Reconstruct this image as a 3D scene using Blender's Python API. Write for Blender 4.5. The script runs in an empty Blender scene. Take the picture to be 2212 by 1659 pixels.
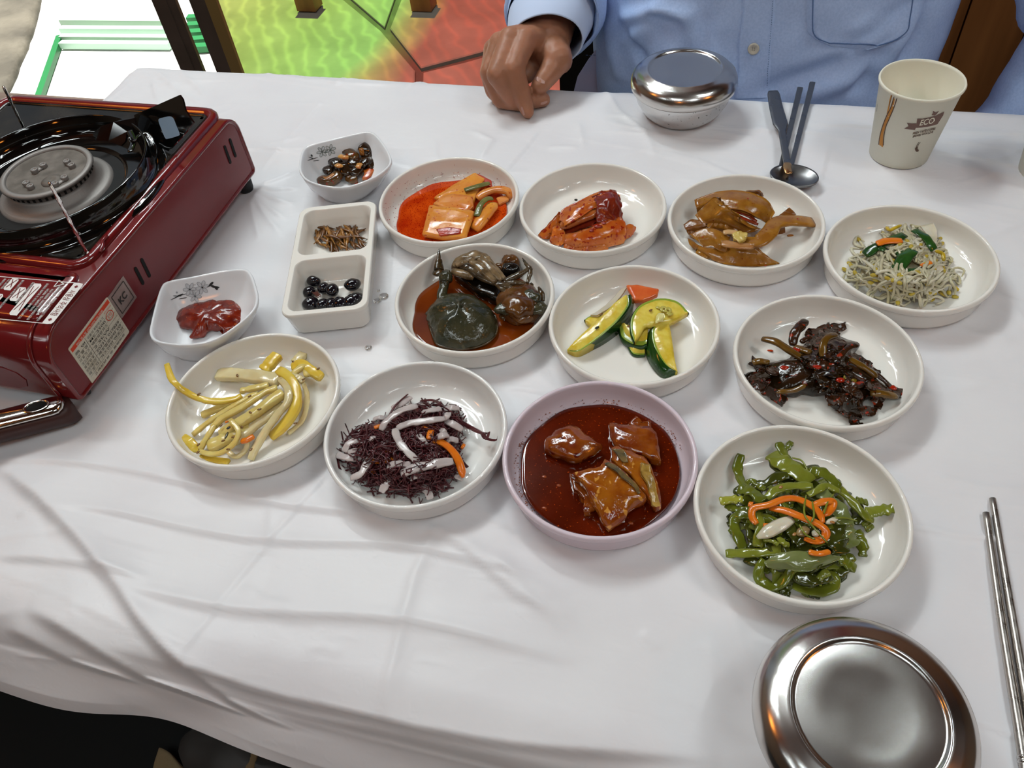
import bpy, bmesh, math, random
import numpy as np
from mathutils import Vector, Matrix, noise as mnoise
from mathutils.bvhtree import BVHTree

random.seed(7)
rng = np.random.default_rng(7)
SC = bpy.context.scene
COL = SC.collection
PI = math.pi

# ------------------------------------------------------------------ camera, world, sun, exposure
T = 0.72                                   # table top above the floor; heights below are given from the table top
CAM_H = 0.4608                             # camera above the table top
FOCAL, IW, IH = 1719.18, 2212.0, 1659.0
YAW, PITCH, ROLL = math.radians(19.9), 0.85923728, -0.12886715


def _yaw(v):
    return Vector((math.cos(YAW) * v[0] - math.sin(YAW) * v[1], math.sin(YAW) * v[0] + math.cos(YAW) * v[1], v[2]))


_fw = Vector((0, math.cos(PITCH), -math.sin(PITCH)))
_r0 = Vector((1, 0, 0))
_u0 = _r0.cross(_fw)
FW = _yaw(_fw)
RT = _yaw(math.cos(ROLL) * _r0 + math.sin(ROLL) * _u0)
UP = _yaw(-math.sin(ROLL) * _r0 + math.cos(ROLL) * _u0)
EYE = Vector((0, 0, T + CAM_H))
cam_data = bpy.data.cameras.new('camera')
cam = bpy.data.objects.new('camera', cam_data)
COL.objects.link(cam)
cam_data.sensor_width = 36.0
cam_data.lens = FOCAL / IW * 36.0
cam_data.clip_start = 0.02
cam.matrix_world = Matrix(((RT.x, UP.x, -FW.x, EYE.x), (RT.y, UP.y, -FW.y, EYE.y), (RT.z, UP.z, -FW.z, EYE.z), (0, 0, 0, 1)))
SC.camera = cam

SC.view_settings.view_transform = 'Standard'
SC.view_settings.look = 'None'
SC.view_settings.gamma = 1.0
SC.view_settings.use_curve_mapping = False
SC.view_settings.exposure = 0.0

world = bpy.data.worlds.new('daylight')
SC.world = world
world.use_nodes = True
_bg = world.node_tree.nodes['Background']
_bg.inputs['Color'].default_value = (0.80, 0.90, 1.0, 1)
_bg.inputs['Strength'].default_value = 0.26

_sun = bpy.data.lights.new('sun', 'SUN')
_sun.energy = 12.5
_sun.angle = math.radians(0.3)
_sun.color = (1.0, 0.97, 0.92)
sun = bpy.data.objects.new('sun', _sun)
COL.objects.link(sun)
sun.rotation_euler = Vector((0.10, -0.22, -0.97)).to_track_quat('-Z', 'Y').to_euler()
sun.location = (-1, 4, 6)

LAMP_POWER = 3.05                          # watts of each fluorescent tube
CEIL_Z = 2.40
LAMPS = [(-1.15, 0.95, 20, 2.0), (0.98, 0.50, -15, 1.35), (-0.35, -0.70, 40, 1.0), (0.85, -0.75, 10, 0.9), (-0.80, 1.50, 65, 2.8), (-1.4, -0.9, -30, 0.4)]

# ------------------------------------------------------------------ helpers


def at(u, v, z=0.0):
    """the point z above the table top that the photograph shows at pixel u, v"""
    d = FW + RT * ((u - IW / 2) / FOCAL) + UP * ((IH / 2 - v) / FOCAL)
    s = (z - CAM_H) / d.z
    return Vector((d.x * s, d.y * s, T + z))


def ray(u, v):
    return (FW + RT * ((u - IW / 2) / FOCAL) + UP * ((IH / 2 - v) / FOCAL)).normalized()


def at_plane(u, v, axis, val):
    d = ray(u, v)
    s = (val - EYE[axis]) / d[axis]
    return EYE + d * s


def frame(ox, oy, s):
    return lambda x, y, z=0.0: at(x / s + ox, y / s + oy, z)


def lin(c):
    c = c / 255.0
    return c / 12.92 if c <= 0.04045 else ((c + 0.055) / 1.055) ** 2.4


def S(h):
    h = h.lstrip('#')
    return (lin(int(h[0:2], 16)), lin(int(h[2:4], 16)), lin(int(h[4:6], 16)), 1.0)


MATS = {}


def mat(name, col, rough=0.5, metal=0.0, spec=0.5, col2=None, scale=60.0, detail=4.0, lo=0.35, hi=0.65, bump=0.0, bscale=200.0, bdist=0.001,
        trans=0.0, ior=1.45, coat=0.0, sss=0.0, sssr=(0.004, 0.002, 0.001), rough2=None, col3=None, scale3=200.0, t3=0.62, stretch=(1, 1, 1), emit=None, alpha=None, bdetail=3.0):
    if name in MATS:
        return MATS[name]
    m = bpy.data.materials.new(name)
    m.use_nodes = True
    nt = m.node_tree
    b = nt.nodes['Principled BSDF']
    c = S(col) if isinstance(col, str) else col
    b.inputs['Base Color'].default_value = c
    b.inputs['Roughness'].default_value = rough
    b.inputs['Metallic'].default_value = metal
    b.inputs['Specular IOR Level'].default_value = spec
    b.inputs['IOR'].default_value = ior
    b.inputs['Transmission Weight'].default_value = trans
    b.inputs['Coat Weight'].default_value = coat
    b.inputs['Coat Roughness'].default_value = 0.08
    if sss:
        b.inputs['Subsurface Weight'].default_value = sss
        b.inputs['Subsurface Radius'].default_value = sssr
        b.inputs['Subsurface Scale'].default_value = 1.0
    if emit:
        b.inputs['Emission Color'].default_value = S(emit[0])
        b.inputs['Emission Strength'].default_value = emit[1]
    if alpha is not None:
        b.inputs['Alpha'].default_value = alpha
    need = col2 or bump or rough2 is not None or col3
    if need:
        tc = nt.nodes.new('ShaderNodeTexCoord')
        mp = nt.nodes.new('ShaderNodeMapping')
        mp.inputs['Scale'].default_value = stretch
        nt.links.new(tc.outputs['Object'], mp.inputs['Vector'])
        vec = mp.outputs['Vector']
    out = None
    if col2 or rough2 is not None:
        n = nt.nodes.new('ShaderNodeTexNoise')
        n.inputs['Scale'].default_value = scale
        n.inputs['Detail'].default_value = detail
        nt.links.new(vec, n.inputs['Vector'])
        if col2:
            r = nt.nodes.new('ShaderNodeValToRGB')
            r.color_ramp.elements[0].position = lo
            r.color_ramp.elements[1].position = hi
            r.color_ramp.elements[0].color = c
            r.color_ramp.elements[1].color = S(col2) if isinstance(col2, str) else col2
            nt.links.new(n.outputs['Fac'], r.inputs['Fac'])
            out = r.outputs['Color']
        if rough2 is not None:
            mr = nt.nodes.new('ShaderNodeMapRange')
            mr.inputs['From Min'].default_value = lo
            mr.inputs['From Max'].default_value = hi
            mr.inputs['To Min'].default_value = rough
            mr.inputs['To Max'].default_value = rough2
            nt.links.new(n.outputs['Fac'], mr.inputs['Value'])
            nt.links.new(mr.outputs['Result'], b.inputs['Roughness'])
    if col3:                                 # specks
        n3 = nt.nodes.new('ShaderNodeTexNoise')
        n3.inputs['Scale'].default_value = scale3
        n3.inputs['Detail'].default_value = 1.0
        nt.links.new(vec, n3.inputs['Vector'])
        r3 = nt.nodes.new('ShaderNodeValToRGB')
        r3.color_ramp.elements[0].position = t3
        r3.color_ramp.elements[1].position = t3 + 0.05
        r3.color_ramp.elements[0].color = (0, 0, 0, 1)
        r3.color_ramp.elements[1].color = (1, 1, 1, 1)
        nt.links.new(n3.outputs['Fac'], r3.inputs['Fac'])
        mx = nt.nodes.new('ShaderNodeMix')
        mx.data_type = 'RGBA'
        nt.links.new(r3.outputs['Color'], mx.inputs[0])
        if out:
            nt.links.new(out, mx.inputs[6])
        else:
            mx.inputs[6].default_value = c
        mx.inputs[7].default_value = S(col3)
        out = mx.outputs[2]
    if out:
        nt.links.new(out, b.inputs['Base Color'])
    if bump:
        nb = nt.nodes.new('ShaderNodeTexNoise')
        nb.inputs['Scale'].default_value = bscale
        nb.inputs['Detail'].default_value = bdetail
        nt.links.new(vec, nb.inputs['Vector'])
        bp = nt.nodes.new('ShaderNodeBump')
        bp.inputs['Strength'].default_value = bump
        bp.inputs['Distance'].default_value = bdist
        nt.links.new(nb.outputs['Fac'], bp.inputs['Height'])
        nt.links.new(bp.outputs['Normal'], b.inputs['Normal'])
    MATS[name] = m
    return m


def V3(p):
    return (float(p[0]), float(p[1]), float(p[2]))


BASE = {}                                   # world location of each root


def tag(o, label=None, cat=None, group=None, kind=None):
    if label: o['label'] = label
    if cat: o['category'] = cat
    if group: o['group'] = group
    if kind: o['kind'] = kind
    return o


def empty(name, loc, label=None, cat=None, group=None, kind=None):
    o = bpy.data.objects.new(name, None)
    o.empty_display_size = 0.02
    o.location = loc
    COL.objects.link(o)
    BASE[o.name] = Vector(loc)
    return tag(o, label, cat, group, kind)


class G:
    """a growing mesh in world coordinates"""

    def __init__(self):
        self.v, self.f, self.m = [], [], []

    def add(self, verts, faces, mi=0):
        b = len(self.v)
        self.v.extend(V3(p) for p in verts)
        self.f.extend([tuple(b + i for i in f) for f in faces])
        self.m.extend([mi] * len(faces))
        return self

    def box(self, lo, hi, mi=0):
        x0, y0, z0 = lo
        x1, y1, z1 = hi
        v = [(x0, y0, z0), (x1, y0, z0), (x1, y1, z0), (x0, y1, z0), (x0, y0, z1), (x1, y0, z1), (x1, y1, z1), (x0, y1, z1)]
        return self.add(v, [(3, 2, 1, 0), (4, 5, 6, 7), (0, 1, 5, 4), (1, 2, 6, 5), (2, 3, 7, 6), (3, 0, 4, 7)], mi)

    def lathe(self, c, prof, n=64, mi=0, close=True, ax=None):
        """profile of (r, z) revolved around the vertical through c; ax gives another set of axes"""
        c = Vector(c)
        X, Y, Z = ax or (Vector((1, 0, 0)), Vector((0, 1, 0)), Vector((0, 0, 1)))
        v, f, rows = [], [], []
        for r, z in prof:
            if r < 1e-7:
                rows.append([len(v)])
                v.append(c + Z * z)
            else:
                rows.append(list(range(len(v), len(v) + n)))
                for k in range(n):
                    a = 2 * PI * k / n
                    v.append(c + X * (r * math.cos(a)) + Y * (r * math.sin(a)) + Z * z)
        for a, b in zip(rows, rows[1:]):
            if len(a) == 1 and len(b) == 1:
                continue
            for k in range(n):
                k2 = (k + 1) % n
                if len(a) == 1:
                    f.append((a[0], b[k2], b[k]))
                elif len(b) == 1:
                    f.append((a[k], a[k2], b[0]))
                else:
                    f.append((a[k], a[k2], b[k2], b[k]))
        return self.add(v, f, mi)

    def rings(self, rings, cap0=True, cap1=True, mi=0):
        n = len(rings[0])
        v = [p for r in rings for p in r]
        f = []
        for i in range(len(rings) - 1):
            for k in range(n):
                k2 = (k + 1) % n
                f.append((i * n + k, i * n + k2, (i + 1) * n + k2, (i + 1) * n + k))
        if cap0: f.append(tuple(range(n - 1, -1, -1)))
        if cap1: f.append(tuple((len(rings) - 1) * n + k for k in range(n)))
        return self.add(v, f, mi)

    def sweep(self, path, w, th, n=8, roll=0.0, up=None, power=2.0, cap=True, mi=0):
        """a band or rod along path; w, th full width and thickness, numbers or lists"""
        N = len(path)
        path = [Vector(p) for p in path]
        w = w if hasattr(w, '__len__') else [w] * N
        th = th if hasattr(th, '__len__') else [th] * N
        roll = roll if hasattr(roll, '__len__') else [roll] * N
        up = up or Vector((0, 0, 1))
        rs = []
        prev = None
        for i in range(N):
            t = (path[min(i + 1, N - 1)] - path[max(i - 1, 0)])
            if t.length < 1e-9: t = Vector((1, 0, 0))
            t.normalize()
            s = t.cross(up)
            if s.length < 0.15:
                s = prev.copy() if prev is not None else t.cross(Vector((0.3, 1, 0)))
            s.normalize()
            if prev is not None and s.dot(prev) < 0 and abs(t.z) > 0.9: s = -s
            prev = s
            nn = s.cross(t)
            cr, sr = math.cos(roll[i]), math.sin(roll[i])
            s2, n2 = s * cr + nn * sr, nn * cr - s * sr
            r = []
            for k in range(n):
                a = 2 * PI * k / n
                ca, sa = math.cos(a), math.sin(a)
                r.append(path[i] + s2 * (0.5 * w[i] * math.copysign(abs(ca) ** (2 / power), ca)) + n2 * (0.5 * th[i] * math.copysign(abs(sa) ** (2 / power), sa)))
            rs.append(r)
        return self.rings(rs, cap, cap, mi)

    def grid(self, P, mi=0, flip=False):
        """P: rows of points"""
        R, C_ = len(P), len(P[0])
        v = [p for r in P for p in r]
        f = []
        for i in range(R - 1):
            for j in range(C_ - 1):
                q = (i * C_ + j, i * C_ + j + 1, (i + 1) * C_ + j + 1, (i + 1) * C_ + j)
                f.append(q[::-1] if flip else q)
        return self.add(v, f, mi)

    def prism(self, poly, d):
        """flat polygon (list of points) pushed along vector d"""
        n = len(poly)
        d = Vector(d)
        v = [Vector(p) for p in poly] + [Vector(p) + d for p in poly]
        f = [tuple(range(n - 1, -1, -1)), tuple(range(n, 2 * n))] + [(k, (k + 1) % n, n + (k + 1) % n, n + k) for k in range(n)]
        return self.add(v, f)

    def jitter(self, amp, freq, seed=0.0):
        o = Vector((seed * 3.1, seed * 1.7, seed))
        self.v = [tuple(Vector(p) + amp * mnoise.noise_vector(Vector(p) * freq + o)) for p in self.v]
        return self

    def bvh(self):
        return BVHTree.FromPolygons([Vector(p) for p in self.v], self.f)

    def obj(self, name, m, parent=None, smooth=True, origin=None, kind=None, auto=None):
        me = bpy.data.meshes.new(name)
        if parent is not None:
            r = parent
            while r.parent is not None: r = r.parent
            org = BASE[r.name]
        elif origin is not None:
            org = Vector(origin)
        else:
            a = np.array(self.v)
            lo, hi = a.min(0), a.max(0)
            org = Vector(((lo[0] + hi[0]) / 2, (lo[1] + hi[1]) / 2, lo[2]))
        a = np.array(self.v) - np.array(org)
        me.from_pydata(a.tolist(), [], self.f)
        for mm in (m if isinstance(m, (list, tuple)) else [m]):
            me.materials.append(mm)
        if any(self.m):
            me.polygons.foreach_set('material_index', self.m)
        if smooth:
            me.polygons.foreach_set('use_smooth', [True] * len(me.polygons))
            if auto:
                me.set_sharp_from_angle(angle=math.radians(auto))
        me.update()
        o = bpy.data.objects.new(name, me)
        COL.objects.link(o)
        if parent is not None:
            o.parent = parent
        else:
            o.location = org
            BASE[o.name] = org
        if kind: o['kind'] = kind
        return o


def smooth_path(pts, n=16, closed=False):
    """Catmull-Rom through pts"""
    P = [np.array(V3(p)) for p in pts]
    m = len(P)
    if m == 2 and not closed:
        return [Vector(P[0] + (P[1] - P[0]) * i / (n - 1)) for i in range(n)]
    segs = m if closed else m - 1
    out = []
    for i in range(n):
        t = i / n * segs if closed else i / (n - 1) * segs
        k = min(int(t), segs - 1)
        t -= k
        if closed:
            a, b, c, d = (P[(k + j) % m] for j in (-1, 0, 1, 2))
        else:
            b, c = P[k], P[k + 1]
            a = P[k - 1] if k > 0 else 2 * b - c
            d = P[k + 2] if k + 2 < m else 2 * c - b
        out.append(Vector(0.5 * ((2 * b) + (-a + c) * t + (2 * a - 5 * b + 4 * c - d) * t * t + (-a + 3 * b - 3 * c + d) * t ** 3)))
    return out


def taper(n, a=0.6, b=0.6, frac=0.2):
    """end-thinning profile"""
    r = []
    for i in range(n):
        t = i / (n - 1)
        s = 1.0
        if t < frac: s = a + (1 - a) * math.sin(t / frac * PI / 2)
        elif t > 1 - frac: s = b + (1 - b) * math.sin((1 - t) / frac * PI / 2)
        r.append(s)
    return r


def strip(pts, w, th, n=8, seg=18, roll=0.0, power=2.4, a=0.7, b=0.7, frac=0.15, wob=0.0, seed=None, g=None):
    g = g or G()
    p = smooth_path(pts, seg)
    tp = taper(seg, a, b, frac)
    sd = random.random() * 50 if seed is None else seed
    ww = [w * t * (1 + wob * mnoise.noise(Vector((i * 0.24, sd, 0)))) for i, t in enumerate(tp)]
    tt = [th * t * (1 + wob * mnoise.noise(Vector((i * 0.26, sd, 7)))) for i, t in enumerate(tp)]
    rr = [roll + wob * 1.2 * mnoise.noise(Vector((i * 0.17, sd, 3))) for i in range(seg)]
    return g.sweep(p, ww, tt, n=n, roll=rr, power=power)


def chunk(outline, th, bulge=0.0, noise=0.0, freq=120.0, n=40, tilt=None, sharp=0.94, seed=0.0, under=0.9, g=None):
    """a solid lump: outline is its widest contour (world points), th full thickness; the top bulges by bulge"""
    g = g or G()
    o = smooth_path(outline, n, closed=True)
    c = sum(o, Vector()) / n
    rings = []
    for s, dz in ((0.3, -th * 0.5), (under, -th * 0.5), (0.985, -th * 0.3), (1.0, 0.0), (0.99, th * 0.3), (sharp, th * 0.5), (0.72, th * 0.5 + bulge * 0.6), (0.42, th * 0.5 + bulge * 0.9), (0.15, th * 0.5 + bulge)):
        rings.append([c + (p - c) * s + Vector((0, 0, dz)) for p in o])
    g.rings(rings)
    if noise: g.jitter(noise, freq, seed)
    return g


def blob(c, rx, ry, rz, noise=0.15, freq=120.0, sub=3, rot=0.0, seed=0.0, g=None):
    g = g or G()
    bm = bmesh.new()
    bmesh.ops.create_icosphere(bm, subdivisions=sub, radius=1.0)
    cr, sr = math.cos(rot), math.sin(rot)
    vs = []
    c = Vector(c)
    o = Vector((seed * 2.3, seed, seed * 5.1))
    for v in bm.verts:
        q = Vector((v.co.x * rx, v.co.y * ry, v.co.z * rz))
        k = 1 + noise * mnoise.noise(q * freq + o) * 1.5
        q *= k
        vs.append(c + Vector((q.x * cr - q.y * sr, q.x * sr + q.y * cr, q.z)))
    fs = [tuple(v.index for v in f.verts) for f in bm.faces]
    bm.free()
    return g.add(vs, fs)


def text_mesh(s, size=1.0, bold=0.0):
    """outline of a line of text as flat (x, y) triangles, origin at its left baseline"""
    cu = bpy.data.curves.new('t', 'FONT')
    cu.body = s
    cu.size = size
    cu.offset = bold
    o = bpy.data.objects.new('t', cu)
    COL.objects.link(o)
    dg = bpy.context.evaluated_depsgraph_get()
    me = o.evaluated_get(dg).to_mesh()
    v = [(p.co.x, p.co.y) for p in me.vertices]
    f = [tuple(p.vertices) for p in me.polygons]
    o.evaluated_get(dg).to_mesh_clear()
    bpy.data.objects.remove(o)
    bpy.data.curves.remove(cu)
    return v, f


def write(g, s, O, X, Y, size, bold=0.0, center=False, fit=None, mi=0):
    """lettering s on the plane O + X*x + Y*y (X, Y unit vectors)"""
    v, f = text_mesh(s, 1.0, bold)
    if not v: return g
    xs = [p[0] for p in v]
    k = size
    kx = size if fit is None else fit / (max(xs) - min(xs))
    off = (max(xs) + min(xs)) / 2 if center else 0
    O, X, Y = Vector(O), Vector(X), Vector(Y)
    return g.add([O + X * ((p[0] - off) * kx) + Y * (p[1] * k) for p in v], f, mi)


def decal(g, bvh, uv, w, eps=0.0003, seg=14, tp=(0.5, 0.5), mi=0, closed=False):
    """a printed line laid on a surface along the pixels uv"""
    P = smooth_path([(u, v, 0) for u, v in uv], seg, closed)
    pts, nr = [], []
    for p in P:
        d = ray(p.x, p.y)
        h, n, i, dist = bvh.ray_cast(EYE, d)
        if h is None: continue
        if n.dot(d) > 0: n = -n
        pts.append(h + n * eps)
        nr.append(n)
    if len(pts) < 2: return g
    if closed:
        pts.append(pts[0]); nr.append(nr[0])
    N = len(pts)
    ww = taper(N, tp[0], tp[1], 0.3) if not closed else [1] * N
    rows = []
    for i in range(N):
        t = pts[min(i + 1, N - 1)] - pts[max(i - 1, 0)]
        s = t.cross(nr[i])
        if s.length > 0: s.normalize()
        rows.append([pts[i] - s * (w * ww[i] / 2), pts[i] + s * (w * ww[i] / 2)])
    return g.grid(rows, mi)


def fill_decal(g, bvh, uv, eps=0.0003, mi=0, step=6.0):
    """a printed patch laid on a surface inside the pixel outline uv, cut into upright slices"""
    n = len(uv)
    us = [p[0] for p in uv]
    k = max(1, int((max(us) - min(us)) / step))
    br = sorted(set([round(u, 3) for u in us] + [min(us) + (max(us) - min(us)) * i / k for i in range(k + 1)]))

    def hit(u, v):
        d = ray(u, v)
        h, nn, i, dist = bvh.ray_cast(EYE, d)
        if h is None: return None
        return h + (nn if nn.dot(d) < 0 else -nn) * eps
    for u0, u1 in zip(br, br[1:]):
        if u1 - u0 < .01: continue
        um = (u0 + u1) / 2
        cr_ = []
        for i in range(n):
            (xa, ya), (xb, yb) = uv[i], uv[(i + 1) % n]
            if (xa > um) != (xb > um):
                f = lambda u, xa=xa, ya=ya, xb=xb, yb=yb: ya + (yb - ya) * (u - xa) / (xb - xa)
                cr_.append((f(um), f))
        cr_.sort(key=lambda t: t[0])
        for (_, f0), (_, f1) in zip(cr_[::2], cr_[1::2]):
            q = [hit(u0, f0(u0)), hit(u0, f1(u0)), hit(u1, f1(u1)), hit(u1, f0(u1))]
            if all(x is not None for x in q): g.add(q, [(0, 1, 2, 3)], mi)
    return g


def dup(root, name=None, label=None):
    """a copy of a thing with copies of its parts"""
    r = root.copy()
    COL.objects.link(r)
    if label: r['label'] = label
    for ch in root.children:
        c = ch.copy()
        COL.objects.link(c)
        c.parent = r
        for g2 in ch.children:
            d = g2.copy()
            COL.objects.link(d)
            d.parent = c
    BASE[r.name] = Vector(r.location)
    return r

# ------------------------------------------------------------------ the setting
FT = -T                                     # floor, from the table top (all meshes are in world heights)
wood_dark = mat('dark stained wood', '#9a6638', 0.45, col2='#6e4522', scale=14, stretch=(1, 1, 0.08), bump=0.2, bscale=30, bdist=0.002)
wood_ceiling = mat('brown ceiling wood', '#7a5230', 0.5, col2='#543218', scale=10, stretch=(0.1, 1, 1))
plaster = mat('brown plaster', '#7d6c5a', 0.8, bump=0.15, bscale=60)
frame_mat = mat('brown aluminium', '#5a4c44', 0.4, col2='#4c4038', scale=8, metal=0.2)
stone_mat = mat('grey flagstone', '#726e64', 0.9, spec=.1, col2='#827d72', scale=6, bump=0.3, bscale=18, bdist=0.004)
mortar = mat('grey mortar', '#4a443c', 0.9, bump=0.4, bscale=60)
tile_dark = mat('dark floor tile', '#161312', 0.6, col2='#0f0d0c', scale=5)
pale_ground = mat('pale concrete', '#d8d8d4', 0.8, col2='#c8ccc6', scale=4, bump=0.3, bscale=25)
green_plastic = mat('green plastic', '#0c6a34', 0.5)
green_pale = mat('pale green shadow line', '#c4e8d2', 0.4)
rock_mat = mat('rough grey stone', '#4c483e', 0.8, col2='#6c675a', scale=7, bump=0.6, bscale=16, bdist=0.02)


def struct(name, g, m, smooth=False):
    o = g.obj(name, m, smooth=smooth)
    o['kind'] = 'structure'
    return o


WALL_Y = 1.72
floor = struct('floor', G().box((-2.4, -2.6, -0.06), (2.6, WALL_Y, 0.0)), tile_dark)
struct('ceiling', G().box((-2.4, -2.6, CEIL_Z), (2.6, WALL_Y + 0.1, CEIL_Z + 0.08)), wood_ceiling)
struct('wall_left', G().box((-2.5, -2.6, 0), (-2.4, WALL_Y, CEIL_Z)), plaster)
struct('wall_front', G().box((-2.5, -2.7, 0), (2.7, -2.6, CEIL_Z)), plaster)
struct('wall_right', G().box((2.6, -2.6, 0), (2.7, WALL_Y, CEIL_Z)), plaster)
wall_back = struct('wall_back', G().box((0.30, WALL_Y + 0.012, 0), (2.6, WALL_Y + 0.10, CEIL_Z)), wood_dark)
for k in range(20):                          # upright boards
    x0 = 0.302 + k * 0.115
    b = G().box((x0, WALL_Y - 0.006 + 0.002 * (k % 2), 0.0), (x0 + 0.111, WALL_Y + 0.012, CEIL_Z)).obj('wall_board', wood_dark, smooth=False, origin=(x0, WALL_Y, 0))
    b.parent = wall_back
    b.location = Vector((x0, WALL_Y, 0)) - wall_back.location

# ground outside: mortar bed, flagstones, pale paving
ground = struct('floor_outside', G().box((-6.0, WALL_Y, -0.08), (3.0, 6.0, -0.012)), mortar)
GB = Vector(ground.location)


def paving(cells, m, name):
    for poly in cells:
        c = sum((Vector(p) for p in poly), Vector()) / len(poly)
        pin = [c + (Vector(p) - c) * (1 - 0.016 / max((Vector(p) - c).length, 0.05)) for p in poly]
        lift = random.uniform(-0.003, 0.003)
        g = G()
        n = len(pin)
        r0 = [p + Vector((0, 0, -0.02)) for p in pin]
        r1 = [p + Vector((0, 0, lift - 0.003)) for p in pin]
        r2 = [c + (p - c) * 0.985 + Vector((0, 0, lift)) for p in pin]
        g.rings([r0, r1, r2])
        o = g.obj(name, m, smooth=False, origin=c)
        o.parent = ground
        o.location = c - GB


def F0(u, v): return at(u, v, -T)


_j1, _j2, _j3, _j4 = F0(905, 152), F0(832, 62), F0(745, -6), F0(860, -5)
_flag = [
    [F0(905, 152), F0(832, 62), F0(745, -6), F0(640, -60), F0(430, -60), F0(400, 250), F0(560, 330), F0(900, 300)],
    [F0(832, 62), F0(862, -8), F0(880, -60), F0(700, -60), F0(745, -6)],
    [F0(832, 62), F0(905, 152), F0(1000, 128), F0(1110, 98), F0(1180, 60), F0(1160, -60), F0(880, -60), F0(862, -8)],
    [F0(905, 152), F0(900, 300), F0(1150, 300), F0(1200, 200), F0(1110, 98), F0(1000, 128)],
]
paving([[Vector((p.x, p.y, 0)) for p in c] for c in _flag], stone_mat, 'flagstone')
paving([[Vector((-0.55, 1.74, 0)), Vector((0.6, 1.74, 0)), Vector((0.9, 2.4, 0)), Vector((0.2, 2.9, 0)), Vector((-0.6, 2.45, 0))],
        [Vector((0.64, 1.74, 0)), Vector((2.2, 1.74, 0)), Vector((2.2, 3.0, 0)), Vector((0.25, 2.95, 0)), Vector((0.95, 2.4, 0))],
        [Vector((-2.0, 2.75, 0)), Vector((-0.6, 2.7, 0)), Vector((-0.5, 4.2, 0)), Vector((-1.7, 4.2, 0))],
        [Vector((-0.55, 2.7, 0)), Vector((0.2, 2.95, 0)), Vector((2.2, 3.05, 0)), Vector((2.2, 4.2, 0)), Vector((-0.45, 4.2, 0))]], stone_mat, 'flagstone')
_pl = [(-5.5, WALL_Y + 0.02), (-1.33, WALL_Y + 0.02), (-1.62, 2.12), (-1.93, 2.60), (-3.5, 5.4), (-5.5, 5.4)]
_pv = G().prism([Vector((x, y, -0.012)) for x, y in _pl], (0, 0, 0.014)).obj('paving_slab', pale_ground, smooth=False, origin=(-2.03, WALL_Y, 0))
_pv.parent = ground
_pv.location = Vector((-2.03, WALL_Y, 0)) - GB

# glazed door left of the passage, dark uprights
door = empty('door_1', (-1.8, WALL_Y, 0), kind='structure')


def upright(uL, uR, vref, y, depth, name, m=frame_mat):
    a, b = at_plane(uL, vref, 1, y), at_plane(uR, vref, 1, y)
    g = G().box((a.x, y, 0.0), (b.x, y + depth, CEIL_Z))
    g.obj(name, m, door, smooth=False)
    return a.x, b.x


XR = upright(431, 464, 60, WALL_Y, 0.012, 'door_frame')
upright(464, 488, 60, WALL_Y, 0.010, 'door_frame', mat('olive brown aluminium', '#7a6238', 0.4))
XL = upright(352, 382, 60, WALL_Y, 0.012, 'door_stile')
upright(382, 402, 60, WALL_Y + .004, 0.010, 'door_stile')
G().box((-2.4, WALL_Y, 0.0), (XL[0], WALL_Y + 0.045, 0.055)).obj('door_rail', frame_mat, door, smooth=False)
G().box((-2.4, WALL_Y, CEIL_Z - 0.1), (XR[1], WALL_Y + 0.045, CEIL_Z)).obj('door_rail', frame_mat, door, smooth=False)
glass = mat('clear glass', (1, 1, 1, 1), 0.0, trans=1.0, ior=1.02, spec=0.2)
_gn = glass.node_tree
_tb = _gn.nodes.new('ShaderNodeBsdfTransparent')
_gb = _gn.nodes.new('ShaderNodeBsdfGlossy')
_gb.inputs['Roughness'].default_value = 0.02
_mx = _gn.nodes.new('ShaderNodeMixShader')
_mx.inputs[0].default_value = 0.05
_gn.links.new(_tb.outputs[0], _mx.inputs[1])
_gn.links.new(_gb.outputs[0], _mx.inputs[2])
_gn.links.new(_mx.outputs[0], _gn.nodes['Material Output'].inputs['Surface'])
G().box((-2.4, WALL_Y + 0.018, 0.055), (XL[0], WALL_Y + 0.024, CEIL_Z - 0.1)).obj('door_pane', glass, door, smooth=False)

# pale rough boulder kerb at far left, green-edged mat on the paving, its slats drawn for shadow lines
_rk = [F0(-140, 260), F0(8, 214), F0(40, 160), F0(72, 80), F0(92, -10), F0(80, -90), F0(-200, -120), F0(-300, 100)]
g = G()
_c = sum(_rk, Vector()) / len(_rk)
_o = smooth_path(_rk, 48, True)
g.rings([[Vector((p.x, p.y, 0.0)) for p in _o], [Vector((p.x, p.y, 0.012)) for p in _o]] + [[Vector((_c.x + (p.x - _c.x) * s, _c.y + (p.y - _c.y) * s, z)) for p in _o] for s, z in ((0.97, 0.022), (0.85, 0.028), (0.6, 0.03), (0.3, 0.03), (0.05, 0.03))])
g.jitter(0.008, 14)
tag(g.obj('edging_stone', rock_mat), 'rough beige stone slab outside the glass door, at the left edge', 'stone')
mat_root = empty('slatted_mat', (-2.1, 2.2, 0), 'mat with a dark green edge outside the glass door, pale slats standing in for shadow lines', 'mat')
g = G()
_a, _b = F0(136, 90), F0(94, 214)
_d = (_a - _b).normalized()
_s = Vector((_d.y, -_d.x, 0))
g.prism([_b - _d * 0.3 - _s * 0.012 + Vector((0, 0, .006)), _b - _d * 0.3 + _s * 0.008 + Vector((0, 0, .006)), _a + _s * 0.008 + Vector((0, 0, .006)), _a - _s * 0.012 + Vector((0, 0, .006))], (0, 0, 0.018))
g.obj('mat_edge', green_plastic, mat_root, smooth=False)
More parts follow.
